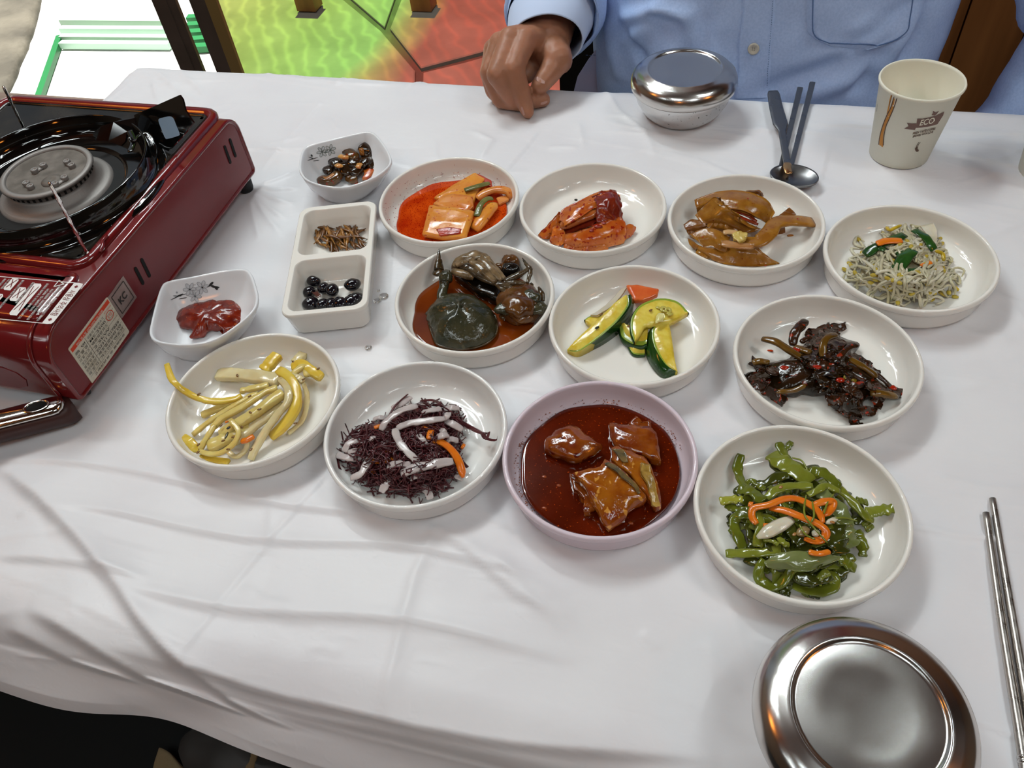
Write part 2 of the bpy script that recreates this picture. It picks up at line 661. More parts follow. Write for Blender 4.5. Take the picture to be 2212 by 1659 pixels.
for k, v in enumerate((56, 74, 92, 106)):
    p, q = F0(138, v), F0(372, v + 2)
    dd = (q - p).normalized()
    ss = Vector((-dd.y, dd.x, 0)) * 0.012
    G().prism([p - ss + Vector((0, 0, .006)), q - ss + Vector((0, 0, .006)), q + ss + Vector((0, 0, .006)), p + ss + Vector((0, 0, .006))], (0, 0, 0.02)).obj('shadow_and_mat_slat', green_pale if k % 2 else mat('grey green shadow line', '#9fb8a2', 0.5), mat_root, smooth=False)
for k, v in enumerate((48, 64, 80, 96, 112)):
    p, q = F0(410, v + 3), F0(462, v)
    dd = (q - p).normalized()
    ss = Vector((-dd.y, dd.x, 0)) * 0.014
    G().prism([p - ss + Vector((0, 0, .006)), q - ss + Vector((0, 0, .006)), q + ss + Vector((0, 0, .006)), p + ss + Vector((0, 0, .006))], (0, 0, 0.02)).obj('shadow_and_mat_slat', green_plastic, mat_root, smooth=False)

# unseen film canopy: green-red light blend and caustic ripples put into its colour
film = bpy.data.materials.new('coloured film')
film.use_nodes = True
nt = film.node_tree
nt.nodes.remove(nt.nodes['Principled BSDF'])
tr = nt.nodes.new('ShaderNodeBsdfTransparent')
tc = nt.nodes.new('ShaderNodeTexCoord')
sx = nt.nodes.new('ShaderNodeSeparateXYZ')
nt.links.new(tc.outputs['Object'], sx.inputs[0])
nz = nt.nodes.new('ShaderNodeTexNoise')
nz.inputs['Scale'].default_value = 1.6
nt.links.new(tc.outputs['Object'], nz.inputs['Vector'])
ma = nt.nodes.new('ShaderNodeMath'); ma.operation = 'MULTIPLY_ADD'
ma.inputs[1].default_value = 0.25
nt.links.new(nz.outputs['Fac'], ma.inputs[0])
nt.links.new(sx.outputs['X'], ma.inputs[2])
mr = nt.nodes.new('ShaderNodeMapRange')
mr.inputs['From Min'].default_value = -1.0
mr.inputs['From Max'].default_value = 1.0
nt.links.new(ma.outputs[0], mr.inputs['Value'])
cr = nt.nodes.new('ShaderNodeValToRGB')
e = cr.color_ramp.elements
e[0].position = 0.0; e[0].color = (0.86, 0.98, 0.24, 1)
e[1].position = 1.0; e[1].color = (0.56, 0.040, 0.008, 1)
for p, c in ((0.22, (0.56, 0.96, 0.17, 1)), (0.40, (0.39, 0.97, 0.16, 1)), (0.44, (0.60, 0.46, 0.08, 1)), (0.48, (0.57, 0.050, 0.012, 1))):
    k = e.new(p); k.color = c
nt.links.new(mr.outputs['Result'], cr.inputs['Fac'])
wv = nt.nodes.new('ShaderNodeTexWave')
wv.bands_direction = 'X'
wv.inputs['Scale'].default_value = 6.0
wv.inputs['Distortion'].default_value = 7.0
wv.inputs['Detail'].default_value = 2.0
wv.inputs['Detail Scale'].default_value = 1.2
wm = nt.nodes.new('ShaderNodeMapping'); wm.inputs['Rotation'].default_value = (0, 0, math.radians(-32))
nt.links.new(tc.outputs['Object'], wm.inputs['Vector'])
nt.links.new(wm.outputs[0], wv.inputs['Vector'])
wp = nt.nodes.new('ShaderNodeMath'); wp.operation = 'POWER'; wp.inputs[1].default_value = 5.0
nt.links.new(wv.outputs['Fac'], wp.inputs[0])
wr = nt.nodes.new('ShaderNodeMapRange')
wr.inputs['To Min'].default_value = 0.72
wr.inputs['To Max'].default_value = 1.0
nt.links.new(wp.outputs[0], wr.inputs['Value'])
mm = nt.nodes.new('ShaderNodeMix'); mm.data_type = 'RGBA'; mm.blend_type = 'MULTIPLY'; mm.inputs[0].default_value = 1.0
nt.links.new(cr.outputs['Color'], mm.inputs[6])
nt.links.new(wr.outputs['Result'], mm.inputs[7])
nt.links.new(mm.outputs[2], tr.inputs['Color'])
nt.links.new(tr.outputs[0], nt.nodes['Material Output'].inputs['Surface'])
g = G()
_rows = []
for i in range(12):
    yc = 1.82 + i * 0.22
    xl = -1.60 - 0.675 * (yc - 0.5 - 2.12) - 0.227
    _rows.append([Vector((xl + (1.1 - xl) * k / 90, yc, 2.2 + 0.006 * math.cos(k * PI))) for k in range(91)])
g.grid(_rows)
tag(g.obj('canopy', film, origin=(-1.05, 2.3, 2.2)), 'unseen corrugated see-through canopy tinted yellow, green and red to colour the sunlight on the flagstones', 'canopy')
# ceiling lights: crossed fluorescent tubes
tube_mat = mat('lamp diffuser', '#ffffff', 0.5)
housing = mat('white enamel housing', '#d8d8d4', 0.5)
for k, (x, y, a, pw) in enumerate(LAMPS):
    e_ = empty('ceiling_light', (x, y, CEIL_Z), 'white ceiling fixture with crossed fluorescent tubes', 'light', 'crossed tube ceiling lights')
    for q in (0, 1):
        ang = math.radians(a + 90 * q)
        d = Vector((math.cos(ang), math.sin(ang), 0))
        s = Vector((-d.y, d.x, 0))
        c = Vector((x, y, CEIL_Z))
        G().prism([c - d * .42 - s * .03, c + d * .42 - s * .03, c + d * .42 + s * .03, c - d * .42 + s * .03], (0, 0, -0.03 - 0.012 * q)).obj('housing', housing, e_, smooth=False)
        L = bpy.data.lights.new('tube', 'AREA')
        L.shape = 'RECTANGLE'
        L.size, L.size_y = 0.80, 0.035
        L.energy = LAMP_POWER * pw
        L.color = (0.89, 0.975, 0.985)
        lo = bpy.data.objects.new('tube', L)
        COL.objects.link(lo)
        lo.parent = e_
        lo.location = (0, 0, -0.048)
        lo.rotation_euler = (0, 0, ang)
# two warm pendant lamps over the far tables
warm = mat('warm glowing shade', '#ffb060', 0.5, emit=('#ff9a3c', 14.0))
for (x, y) in ((-0.1, -1.7), (1.5, 0.0), (-1.5, 0.2)):
    e_ = empty('pendant_lamp', (x, y, CEIL_Z - 0.5), 'small warm orange pendant lamp hanging from the wooden ceiling', 'lamp', 'warm pendant lamps')
    G().lathe((x, y, CEIL_Z - 0.5), [(0, 0), (0.07, 0.01), (0.11, 0.05), (0.10, 0.10), (0.05, 0.15), (0.0, 0.16)], 24).obj('shade', warm, e_)
    G().lathe((x, y, CEIL_Z - 0.34), [(0.006, 0), (0.006, 0.34)], 8).obj('cord', frame_mat, e_)

# chair legs outside, cut to low stubs so their shadows stay small
for uu, lb in ((664, 'left'), (912, 'right')):
    p = F0(uu, 26)
    post = empty('chair_leg_stub', (p.x, p.y + .02, 0), 'dark brown wooden chair leg, cut short, on the flagstones outside, the %s one of two' % lb, 'post', 'chair leg stubs on the flagstones')
    G().box((p.x - .035, p.y - .005, 0.004), (p.x + .035, p.y + .055, .13)).obj('shaft', wood_dark, post, smooth=False)
    G().box((p.x - .042, p.y - .010, 0.13), (p.x + .042, p.y + .060, .145)).obj('cap', wood_dark, post, smooth=False)

# ------------------------------------------------------------------ table and its plastic cloth
TX0, TX1, TY0, TY1 = -0.742, 0.62, 0.110, 0.822
table = empty('dining_table', ((TX0 + TX1) / 2, (TY0 + TY1) / 2, 0), 'dining table hidden under the white plastic cloth', 'table')
table_mat = mat('table laminate', '#6b5140', 0.5)
steel_dark = mat('dark table steel', '#2b2b2d', 0.4, metal=0.8)
G().box((TX0 + .018, TY0 + .026, T - 0.036), (TX1 - .018, TY1 - .026, T - 0.008)).obj('table_top', table_mat, table, smooth=False)
for x in (TX0 + .08, TX1 - .08):
    for y in (TY0 + .08, TY1 - .08):
        G().box((x - .02, y - .02, 0), (x + .02, y + .02, T - .032)).obj('leg', steel_dark, table, smooth=False)

BOWL_R = 0.065
BOWLS = dict(radish=(-0.55, 9.387), kimchi=(1.396, 8.797), fishcake=(3.295, 8.094), sprouts=(5.003, 7.031), crab=(-0.325, 7.326), zucchini=(1.51, 6.521),
             greens=(3.469, 5.603), potato=(-2.952, 6.125), purple=(-1.1, 5.333), fish=(0.792, 4.703), seaweed=(2.573, 3.791))
BC = {k: _yaw((x * BOWL_R, y * BOWL_R, 0)) for k, (x, y) in BOWLS.items()}

# cloth: a sheet laid over the top and bent down past every edge
ST = 0.0022
NX = int((TX1 - TX0 + 0.06 + 0.16) / ST)
NY = int((TY1 - TY0 + 0.14 + 0.10) / ST)
U = np.linspace(TX0 - 0.16, TX1 + 0.06, NX)
Vv = np.linspace(TY0 - 0.14, TY1 + 0.10, NY)
UU, VV = np.meshgrid(U, Vv)
HH = np.zeros_like(UU)


def nsin(x, y, seeds, f):
    r = np.zeros_like(x)
    q = np.random.default_rng(seeds)
    for _ in range(7):
        a = q.uniform(0, PI)
        k = f * q.uniform(0.5, 1.6)
        r += np.sin((x * math.cos(a) + y * math.sin(a)) * k + q.uniform(0, 6.28))
    return r / 7


WX = UU + 0.012 * nsin(UU, VV, 3, 25)
WY = VV + 0.012 * nsin(UU, VV, 4, 25)


def crease(p, w, h, kind='ridge', warp=True):
    """raise the sheet along the polyline p (table coordinates)"""
    global HH
    p = np.array(p)
    lo, hi = p.min(0) - 4 * w - 0.02, p.max(0) + 4 * w + 0.02
    i0, i1 = np.searchsorted(U, [lo[0], hi[0]])
    j0, j1 = np.searchsorted(Vv, [lo[1], hi[1]])
    if i1 <= i0 or j1 <= j0: return
    X = (WX if warp else UU)[j0:j1, i0:i1]
    Y = (WY if warp else VV)[j0:j1, i0:i1]
    best = np.full(X.shape, 1e9)
    sg = np.zeros_like(X)
    tt = np.zeros_like(X)
    L = np.r_[0, np.cumsum(np.linalg.norm(np.diff(p, axis=0), axis=1))]
    for k in range(len(p) - 1):
        d = p[k + 1] - p[k]
        l2 = d @ d
        t = np.clip(((X - p[k, 0]) * d[0] + (Y - p[k, 1]) * d[1]) / l2, 0, 1)
        ex, ey = X - p[k, 0] - t * d[0], Y - p[k, 1] - t * d[1]
        q = np.hypot(ex, ey)
        mk = q < best
        best[mk] = q[mk]
        sg[mk] = np.sign(d[0] * ey - d[1] * ex)[mk]
        tt[mk] = ((L[k] + t * math.sqrt(l2)) / L[-1])[mk]
    end = np.clip(np.minimum(tt, 1 - tt) / 0.18, 0, 1)
    if kind == 'ridge':
        f = np.exp(-(best / w) ** 1.3)
    elif kind == 'step':
        f = np.where(sg > 0, np.exp(-best / (w * 2.6)), np.exp(-(best / (w * 0.5)) ** 2))
    else:
        f = -np.exp(-(best / w) ** 2)
    HH[j0:j1, i0:i1] += 1.7 * h * f * end


def px(pts):
    return [tuple(at(u, v)[:2]) for u, v in pts]


BIG = [
    ([(10, 980), (60, 1020), (110, 1075), (200, 1205), (310, 1350), (440, 1490), (500, 1590), (560, 1650)], .010, .0055, 'step'),
    ([(45, 1320), (150, 1390), (250, 1470), (350, 1545), (450, 1600)], .009, .005, 'step'),
    ([(-20, 1350), (60, 1420), (130, 1480), (190, 1520)], .008, .004, 'step'),
    ([(-20, 975), (150, 1000), (400, 1045), (700, 1105), (900, 1145)], .004, .0014, 'step'),
    ([(100, 1105), (300, 1130), (450, 1152), (700, 1186), (900, 1208), (1180, 1250)], .004, .0016, 'step'),
    ([(-10, 1205), (180, 1238), (330, 1272)], .005, .0022, 'step'),
    ([(240, 1278), (330, 1292), (600, 1325), (900, 1368), (1250, 1425)], .006, .0024, 'step'),
    ([(200, 1400), (400, 1440), (620, 1500), (900, 1560), (1300, 1612), (1560, 1650)], .006, .003, 'step'),
    ([(470, 1500), (640, 1545), (900, 1585), (1250, 1640)], .008, .0025, 'ridge'),
    ([(955, 1140), (900, 1270), (865, 1420), (830, 1560)], .004, .0011, 'ridge'),
    ([(1500, 1050), (1530, 1180), (1580, 1330), (1640, 1480)], .005, .0010, 'ridge'),
    ([(880, 1130), (1010, 1200), (1110, 1290), (1230, 1330)], .006, .0016, 'step'),
    ([(320, 150), (350, 165), (400, 195), (450, 225)], .003, .0012, 'ridge'),
    ([(330, 170), (345, 195), (360, 220)], .002, .0012, 'ridge'),
    ([(380, 140), (400, 165), (430, 185), (450, 210)], .003, .0012, 'ridge'),
    ([(530, 145), (570, 160), (650, 172), (760, 178), (880, 182)], .003, .0010, 'ridge'),
    ([(870, 195), (920, 165), (960, 148)], .003, .0011, 'ridge'),
    ([(1310, 170), (1345, 240), (1400, 290), (1420, 350)], .004, .0012, 'ridge'),
    ([(1180, 215), (1240, 250), (1262, 330)], .004, .0011, 'ridge'),
    ([(1010, 280), (1060, 300), (1040, 340)], .003, .0012, 'ridge'),
    ([(1950, 1130), (2080, 1155), (2200, 1163)], .003, .0014, 'ridge'),
    ([(2000, 1010), (2110, 1040), (2212, 1045)], .003, .0010, 'ridge'),
    ([(2030, 690), (2100, 720), (2200, 735)], .004, .0010, 'ridge'),
    ([(1980, 560), (2160, 500), (2212, 470)], .004, .0008, 'ridge'),
    ([(1060, 1190), (1140, 1300), (1220, 1360)], .005, .0012, 'ridge'),
]
for k, (dx, dy) in enumerate(((120, 5), (105, 40), (85, 75), (115, -30), (70, 110), (20, 120))):
    BIG.append(([(540, 398), (540 + dx * .5, 398 + dy * .5 + 4), (540 + dx, 398 + dy)], .0025, .0016, 'ridge'))
for p, w, h, kd in BIG:
    crease(px(p), w, h, kd)
q = np.random.default_rng(33)
for k in range(46):                          # long straight packing lines
    x, y = q.uniform(TX0, 0.4), q.uniform(TY0, TY1)
    a = q.normal(-0.06, 0.10) if q.random() < .75 else q.normal(1.45, .12)
    l = q.uniform(0.10, 0.36)
    dx, dy = math.cos(a) * l / 2, math.sin(a) * l / 2
    crease([(x - dx, y - dy), (x, y + q.normal(0, .004)), (x + dx, y + dy)], .0022, q.uniform(.0004, .0010), 'step')
q = np.random.default_rng(21)
for k in range(420):                         # small creases, mostly along the table
    x, y = q.uniform(TX0, 0.45), q.uniform(TY0 - .02, TY1)
    a = q.normal(-0.12, 0.35) if q.random() < 0.62 else q.uniform(0, PI)
    l = q.uniform(0.015, 0.10)
    b = q.normal(0, 0.4)
    dx, dy = math.cos(a), math.sin(a)
    crease([(x - dx * l / 2, y - dy * l / 2), (x - dy * b * l * .15, y + dx * b * l * .15), (x + dx * l / 2, y + dy * l / 2)], q.uniform(.0022, .0045), q.uniform(-.00035, .0008), 'ridge')
HH += 0.0006 * nsin(UU, VV, 9, 60) + 0.0008 * nsin(UU, VV, 10, 22)
# pressed flat under what stands on it
for c in BC.values():
    d = np.hypot(UU - c.x, VV - c.y)
    HH *= 1 - 0.93 * np.clip((0.070 - d) / 0.012, 0, 1)
for (x, y, r) in ((-0.049, 0.765, .04), (0.1025, 0.167, .045), (0.4, 0.655, .03), (-0.317, 0.464, .07), (-0.392, 0.384, .035), (-0.352, 0.595, .035), (-0.19, 0.76, .04)):
    d = np.hypot(UU - x, VV - y)
    HH *= 1 - 0.93 * np.clip((r + 0.012 - d) / 0.012, 0, 1)
for (x, y) in ((-0.47, .577), (-0.47, .30)):
    d = np.hypot(UU - x, VV - y)
    HH *= 1 - 0.9 * np.clip((0.016 - d) / 0.008, 0, 1)
HH *= 1 - 0.92 * np.clip((-0.450 - UU) / 0.006, 0, 1) * np.clip((VV - 0.276) / 0.006, 0, 1) * np.clip((0.598 - VV) / 0.006, 0, 1)
HH = np.clip(HH, -0.0006, None)


def bend(s, lo, hi, r):
    """distance along the sheet -> (position, drop)"""
    pos, drop = s.copy(), np.zeros_like(s)
    for sgn, e in ((-1, lo), (1, hi)):
        d = (s - e) * sgn + r
        a = np.clip(d / r, 0, PI / 2 * 0.93)
        m = d > 0
        st = np.clip(d - r * PI / 2 * 0.93, 0, None)
        ca, sa = math.cos(PI / 2 * 0.93), math.sin(PI / 2 * 0.93)
        pos = np.where(m, e - sgn * r + sgn * (r * np.sin(a) + st * ca), pos)
        drop = np.where(m, r * (1 - np.cos(a)) + st * sa, drop)
    return pos, drop


PX, DX = bend(UU, TX0, TX1, 0.016)
PY, DY = bend(VV + 0.0 * UU, TY0, TY1, 0.034)
# the hanging front is uneven: its hem rises and falls and the sheet billows
front = np.clip((TY0 - VV) / 0.1, 0, 1)
hem = 0.24 + 0.05 * np.sin(UU * 11 + 1.2) + 0.02 * np.sin(UU * 31)
DY = np.where((VV < TY0 + .1) & (DY > .022), .022 + (DY - .022) * hem, DY)
ZZ = HH - np.maximum(DX, DY) - 0.3 * np.minimum(DX, DY)
PY = PY - front * (0.005 * np.sin(UU * 26 + 2 * nsin(UU, VV, 5, 20)) + 0.004) * 0.9
PX = PX - np.clip((TX0 - UU) / 0.1, 0, 1) * 0.014 * np.sin(VV * 27 + 1)
# the side sheet stretches out over corners
cloth_mat = mat('white plastic sheet', '#e2e1e3', 0.42, col2='#dcdadd', scale=9, spec=0.42)
nt = cloth_mat.node_tree
b_ = nt.nodes['Principled BSDF']
tc = nt.nodes.new('ShaderNodeTexCoord')
hsum = None
for sc, st, amp, det in ((55, (0.6, 1.6, 1), 1.0, 4), (160, (1, 1, 1), 0.35, 3)):
    mp = nt.nodes.new('ShaderNodeMapping'); mp.inputs['Scale'].default_value = st
    nz = nt.nodes.new('ShaderNodeTexNoise'); nz.noise_type = 'RIDGED_MULTIFRACTAL'
    nz.inputs['Scale'].default_value = sc; nz.inputs['Detail'].default_value = det
    nz.inputs['Distortion'].default_value = 0.6
    nt.links.new(tc.outputs['Object'], mp.inputs['Vector']); nt.links.new(mp.outputs[0], nz.inputs['Vector'])
    mu = nt.nodes.new('ShaderNodeMath'); mu.operation = 'MULTIPLY'; mu.inputs[1].default_value = amp
    nt.links.new(nz.outputs['Fac'], mu.inputs[0])
    if hsum is None: hsum = mu.outputs[0]
    else:
        ad = nt.nodes.new('ShaderNodeMath'); ad.operation = 'ADD'
        nt.links.new(hsum, ad.inputs[0]); nt.links.new(mu.outputs[0], ad.inputs[1]); hsum = ad.outputs[0]
bp = nt.nodes.new('ShaderNodeBump'); bp.inputs['Strength'].default_value = 0.30; bp.inputs['Distance'].default_value = 0.0012
nt.links.new(hsum, bp.inputs['Height']); nt.links.new(bp.outputs['Normal'], b_.inputs['Normal'])
vv = np.stack([PX, PY, ZZ + T], -1).reshape(-1, 3)
idx = np.arange(NX * NY).reshape(NY, NX)
ff = np.stack([idx[:-1, :-1], idx[:-1, 1:], idx[1:, 1:], idx[1:, :-1]], -1).reshape(-1, 4)
me = bpy.data.meshes.new('tablecloth')
me.from_pydata(vv.tolist(), [], ff.tolist())
me.polygons.foreach_set('use_smooth', [True] * len(me.polygons))
me.materials.append(cloth_mat)
cloth = bpy.data.objects.new('tablecloth', me)
COL.objects.link(cloth)
tag(cloth, 'thin white plastic tablecloth with long creases spread over the table', 'tablecloth')

# added seat whose black stands in for the shadow below the near edge, with a bag and a scrap of brown paper on it
seat_shade_mat = mat('shadow black seat cover', '#050708', 0.8, col2='#040505', scale=12)
seat = empty('shade_seat', (-0.3, -0.15, 0), 'added bench seat, its black standing in for the shadow below the near edge of the table', 'seat')
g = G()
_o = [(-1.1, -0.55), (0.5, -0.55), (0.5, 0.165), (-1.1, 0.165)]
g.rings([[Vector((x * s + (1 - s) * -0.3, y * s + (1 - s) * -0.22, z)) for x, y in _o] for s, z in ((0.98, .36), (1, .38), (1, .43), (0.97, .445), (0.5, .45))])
g.obj('shade_pad', seat_shade_mat, seat, auto=40)
for x in (-1.0, 0.4):
    G().box((x - .03, -0.5, 0), (x + .03, 0.05, .36)).obj('leg', steel_dark, seat, smooth=False)


def onseat(u, v, z=0.45):
    return at(u, v, z - T)


g = chunk([onseat(345, 1700), onseat(352, 1632), onseat(362, 1624), onseat(398, 1655), onseat(420, 1700)], 0.012, noise=0.002, freq=60)
for i, p in enumerate(g.v):
    g.v[i] = (p[0], p[1], p[2] + 0.007)
tag(g.obj('paper_scrap', mat('brown kraft paper', '#8a7658', 0.9, bump=0.4, bscale=300)), 'pointed scrap of tan brown paper lying on the added shadow-black seat under the table edge', 'paper')
bag = empty('cloth_bag', onseat(520, 1690), 'dark grey crumpled bag with a tan strap on the added shadow-black seat under the table', 'bag')
g = chunk([onseat(440, 1640), onseat(478, 1606), onseat(530, 1600), onseat(620, 1650), onseat(640, 1720), onseat(470, 1720)], 0.05, bulge=.01, noise=0.008, freq=40)
g.v = [(p[0], p[1], p[2] + 0.027) for p in g.v]
g.obj('bag_body', mat('dark grey nylon', '#3a3735', 0.6, bump=0.4, bscale=60), bag)
strip([onseat(552, 1610, .507), onseat(545, 1640, .51), onseat(535, 1680, .507), onseat(530, 1720, .49)], .008, .004).obj('strap', mat('tan webbing', '#7d6648', 0.9), bag)

# ------------------------------------------------------------------ tableware
melamine = mat('white melamine', '#ebe7df', 0.09, spec=0.5)
melamine_cool = mat('cool white melamine', '#e8e6e2', 0.08, spec=0.5)
melamine_pink = mat('pinkish lilac melamine', '#dccdd6', 0.10, spec=0.5)
BOWL_PROF = [(0.0, 0.0012), (0.050, 0.0012), (0.0525, 0.0), (0.0575, 0.0), (0.0598, 0.0012), (0.0612, 0.0045), (0.0622, 0.0160), (0.0626, 0.0172), (0.0640, 0.0178), (0.0648, 0.0192), (0.0650, 0.0210), (0.0647, 0.0227), (0.0638, 0.0237), (0.0627, 0.0238),
             (0.0617, 0.0231), (0.0612, 0.0215), (0.0604, 0.0165), (0.0588, 0.0110), (0.0560, 0.0070), (0.0515, 0.0045), (0.0455, 0.0034), (0.0395, 0.0031), (0.0385, 0.0027), (0.0, 0.0026)]
Z0 = 0.0006                                  # feet of things standing on the cloth


def bowl(key, label, m=melamine):
    c = BC[key]
    g = G().lathe((c.x, c.y, T + Z0), BOWL_PROF, 80)
    o = g.obj('side_dish_bowl', m, origin=(c.x, c.y, T + Z0))
    return tag(o, label, 'bowl', 'round white side dish bowls')


bowl('radish', 'round white bowl holding orange radish water kimchi, beside the divided dish')
bowl('kimchi', 'round white bowl with a folded piece of red cabbage kimchi')
bowl('fishcake', 'round white bowl with brown stir-fried fishcake sheets, in front of the spoon')
bowl('sprouts', 'round white bowl with seasoned bean sprouts, nearest the paper cup')
bowl('crab', 'round white bowl holding soy marinated crab')
bowl('zucchini', 'round white bowl with green and yellow zucchini slices')
bowl('greens', 'round white bowl with dark brown seasoned greens')
bowl('potato', 'round white bowl with pale yellow potato strips, beside the red stove', melamine)
bowl('purple', 'round white bowl with purple seaweed and white radish strips', melamine_cool)
bowl('fish', 'pinkish lilac round bowl with braised fish in red brown sauce', melamine_pink)
bowl('seaweed', 'round white bowl with green seaweed stems and carrot, above the near rice bowl')


# divided dish
def rrect(w, l, r, n=6):
    p = []
    for sx, sy, a0 in ((1, 1, 0), (-1, 1, 90), (-1, -1, 180), (1, -1, 270)):
        for k in range(n + 1):
            a = math.radians(a0 + 90 * k / n)
            p.append((sx * (w / 2 - r) + r * math.cos(a), sy * (l / 2 - r) + r * math.sin(a)))
    return p


FA = frame(590, 270, 3.6875)
cTL, cTR, cBR, cBL = FA(218, 655, .028), FA(826, 606, .028), FA(750, 1470, .028), FA(54, 1528, .028)
DC = (cTL + cTR + cBR + cBL) / 4
DYv = ((cTL - cBL) + (cTR - cBR)).normalized()
DXv = Vector((DYv.y, -DYv.x, 0))
DW = ((cTR - cTL).dot(DXv) + (cBR - cBL).dot(DXv)) / 2
DL = ((cTL - cBL).dot(DYv) + (cTR - cBR).dot(DYv)) / 2


def dish_pt(x, y, z):
    return Vector((DC.x, DC.y, T)) + DXv * x + DYv * y + Vector((0, 0, z))


g = G()
outer = [(0.80, 0.86, .0006), (0.86, 0.90, .0010), (0.90, 0.93, .004), (0.965, .98, .022), (0.985, 0.99, .024), (1.0, 1.0, .0262), (0.995, 0.998, .0278), (0.975, .988, .0284)]
ring = []
for sx, sy, z in outer:
    ring.append([dish_pt(x, y, z) for x, y in rrect(DW * sx, DL * sy, .010 * sx)])
n = len(ring[0])
g.rings(ring, True, False)
# two wells: each a loft of rounded rectangles, bridged to the rim by a flat top with two holes
for sgn, (wx, wl) in ((1, (DW - .009, DL / 2 - .0085)), (-1, (DW - .009, DL / 2 - .0085))):
    cy = sgn * (DL / 4 - .001)
    rs = []
    for k, (s, z) in enumerate(((1.0, .0282), (0.975, .0274), (0.93, .016), (0.86, .0075), (0.74, .0048), (0.4, .0044), (0.02, .0044))):
        rs.append([dish_pt(x, y + cy, z) for x, y in rrect(wx * s, wl * (1 - (1 - s) * wx / wl), .009 * s)][::-1])
    g.rings(rs, False, True)
# top frame: the flat between the rim and the two wells
bm = bmesh.new()


def loop(pts):
    vs = [bm.verts.new(p) for p in pts]
    return [bm.edges.new((vs[i], vs[(i + 1) % len(vs)])) for i in range(len(vs))]


ed = loop(ring[-1])
for sgn in (1, -1):
    ed += loop([dish_pt(x, y + sgn * (DL / 4 - .001), .0282) for x, y in rrect(DW - .009, DL / 2 - .0085, .009)])
bmesh.ops.triangle_fill(bm, use_beauty=True, edges=ed)
bm.verts.index_update()
bm.normal_update()
g.add([v.co.copy() for v in bm.verts], [tuple(v.index for v in (f.verts if f.normal.z > 0 else reversed(f.verts))) for f in bm.faces])
bm.free()
tag(g.obj('divided_dish', melamine, auto=50), 'white rectangular two compartment dish with anchovies and black beans', 'dish')


# two small soft-square bowls with a printed flower
def square_bowl(outl, zr, base_c, base_s, label):
    pts = smooth_path(outl, 64, True)
    c = sum(pts, Vector()) / 64
    c.z = T
    bc = Vector((base_c.x, base_c.y, T))
    g = G()

    def rg(s, z, k):
        cc = c * (1 - k) + bc * k
        return [Vector((cc.x + (p.x - c.x) * s, cc.y + (p.y - c.y) * s, T + z + (p.z - T - zr) * (1 - k))) for p in pts]
    prof = [(base_s * 0.8, .0012, 1), (base_s * .93, .0006, 1), (base_s, .001, 1), (base_s * 1.05, .004, .9), (base_s + (1 - base_s) * .62, .5 * zr, .45), (.965, zr * .86, .08), (.99, zr * .95, 0), (1.0, zr, 0), (.992, zr + .0016, 0), (.968, zr + .002, 0), (.945, zr + .001, 0),
            (.91, zr * .88, .1), (base_s + (1 - base_s) * .48, .5 * zr, .5), (base_s + .02, .0075, .9), (base_s * .85, .0045, 1), (base_s * .5, .0038, 1), (base_s * .1, .0038, 1)]
    g.rings([rg(*p) for p in prof])
    bv = g.bvh()
    root = empty('flower_bowl', (bc.x, bc.y, T), label, 'bowl')
    g.obj('bowl_body', porcelain, root)
    return root, bv


porcelain = mat('white porcelain', '#e6e7e9', 0.12, spec=0.55)
ink_grey = mat('grey print', '#9a9ca0', 0.4)
ink_pale = mat('pale grey print', '#c6c8cb', 0.4)
ink_black = mat('black print', '#26282a', 0.4)
ink_green = mat('grey green print', '#5c6a5c', 0.4)
FH = frame(320, 570, 3.457)
ZR = .032
paste_bowl, bv = square_bowl([FH(*p, ZR) for p in ((14, 520), (30, 430), (62, 300), (100, 185), (150, 140), (330, 105), (560, 60), (720, 46), (775, 80), (812, 180), (828, 275), (790, 370), (640, 500), (480, 592), (300, 622), (130, 610), (40, 580))],
                             ZR, FH(440, 560), .60, 'small square white bowl with grey flower print holding red chilli paste')
pxh = lambda x, y: (x / 3.457 + 320, y / 3.457 + 570)


def flower(root, bv, conv, heads, stems, leaves, buds, r, ink=ink_grey):
    g = G()
    for (x, y, rr) in heads:
        for k in range(6):
            a = k * PI / 3 + x
            cx, cy = x + math.cos(a) * rr * .6, y + math.sin(a) * rr * .6
            el = [conv(cx + (math.cos(t) * .42 * math.cos(a) - math.sin(t) * .24 * math.sin(a)) * rr, cy + (math.cos(t) * .42 * math.sin(a) + math.sin(t) * .24 * math.cos(a)) * rr) for t in [j * 2 * PI / 10 for j in range(10)]]
            fill_decal(g, bv, el, .0002, 1)
            decal(g, bv, el, .00035, .0004, 14, closed=True, mi=0)
        fill_decal(g, bv, [conv(x + math.cos(t) * rr * .13, y + math.sin(t) * rr * .13) for t in [j * 2 * PI / 8 for j in range(8)]], .0005, 2)
    for s in stems: decal(g, bv, [conv(*p) for p in s], .0007, .0004, 10, (.3, .3), mi=2)
    for s in leaves: decal(g, bv, [conv(*p) for p in s], .0018, .0005, 10, (.15, .15), mi=2)
    for (x, y, rr) in buds: fill_decal(g, bv, [conv(x + math.cos(t) * rr, y + math.sin(t) * rr) for t in [j * 2 * PI / 8 for j in range(8)]], .0005, 0)
    if g.v: g.obj('flower_print', [ink, ink_pale, ink_black], root, smooth=False)


flower(paste_bowl, bv, pxh, [(312, 190, 50), (405, 175, 52), (352, 240, 48)], [((165, 270), (230, 240), (285, 222)), ((185, 238), (250, 240)), ((230, 262), (290, 250)), ((215, 240), (262, 222)), ((440, 170), (480, 160), (525, 185))],
       [((455, 168), (470, 150), (488, 134)), ((470, 165), (500, 172), (535, 175)), ((500, 175), (520, 192))], [(215, 213, 8), (350, 155, 4)], 50)

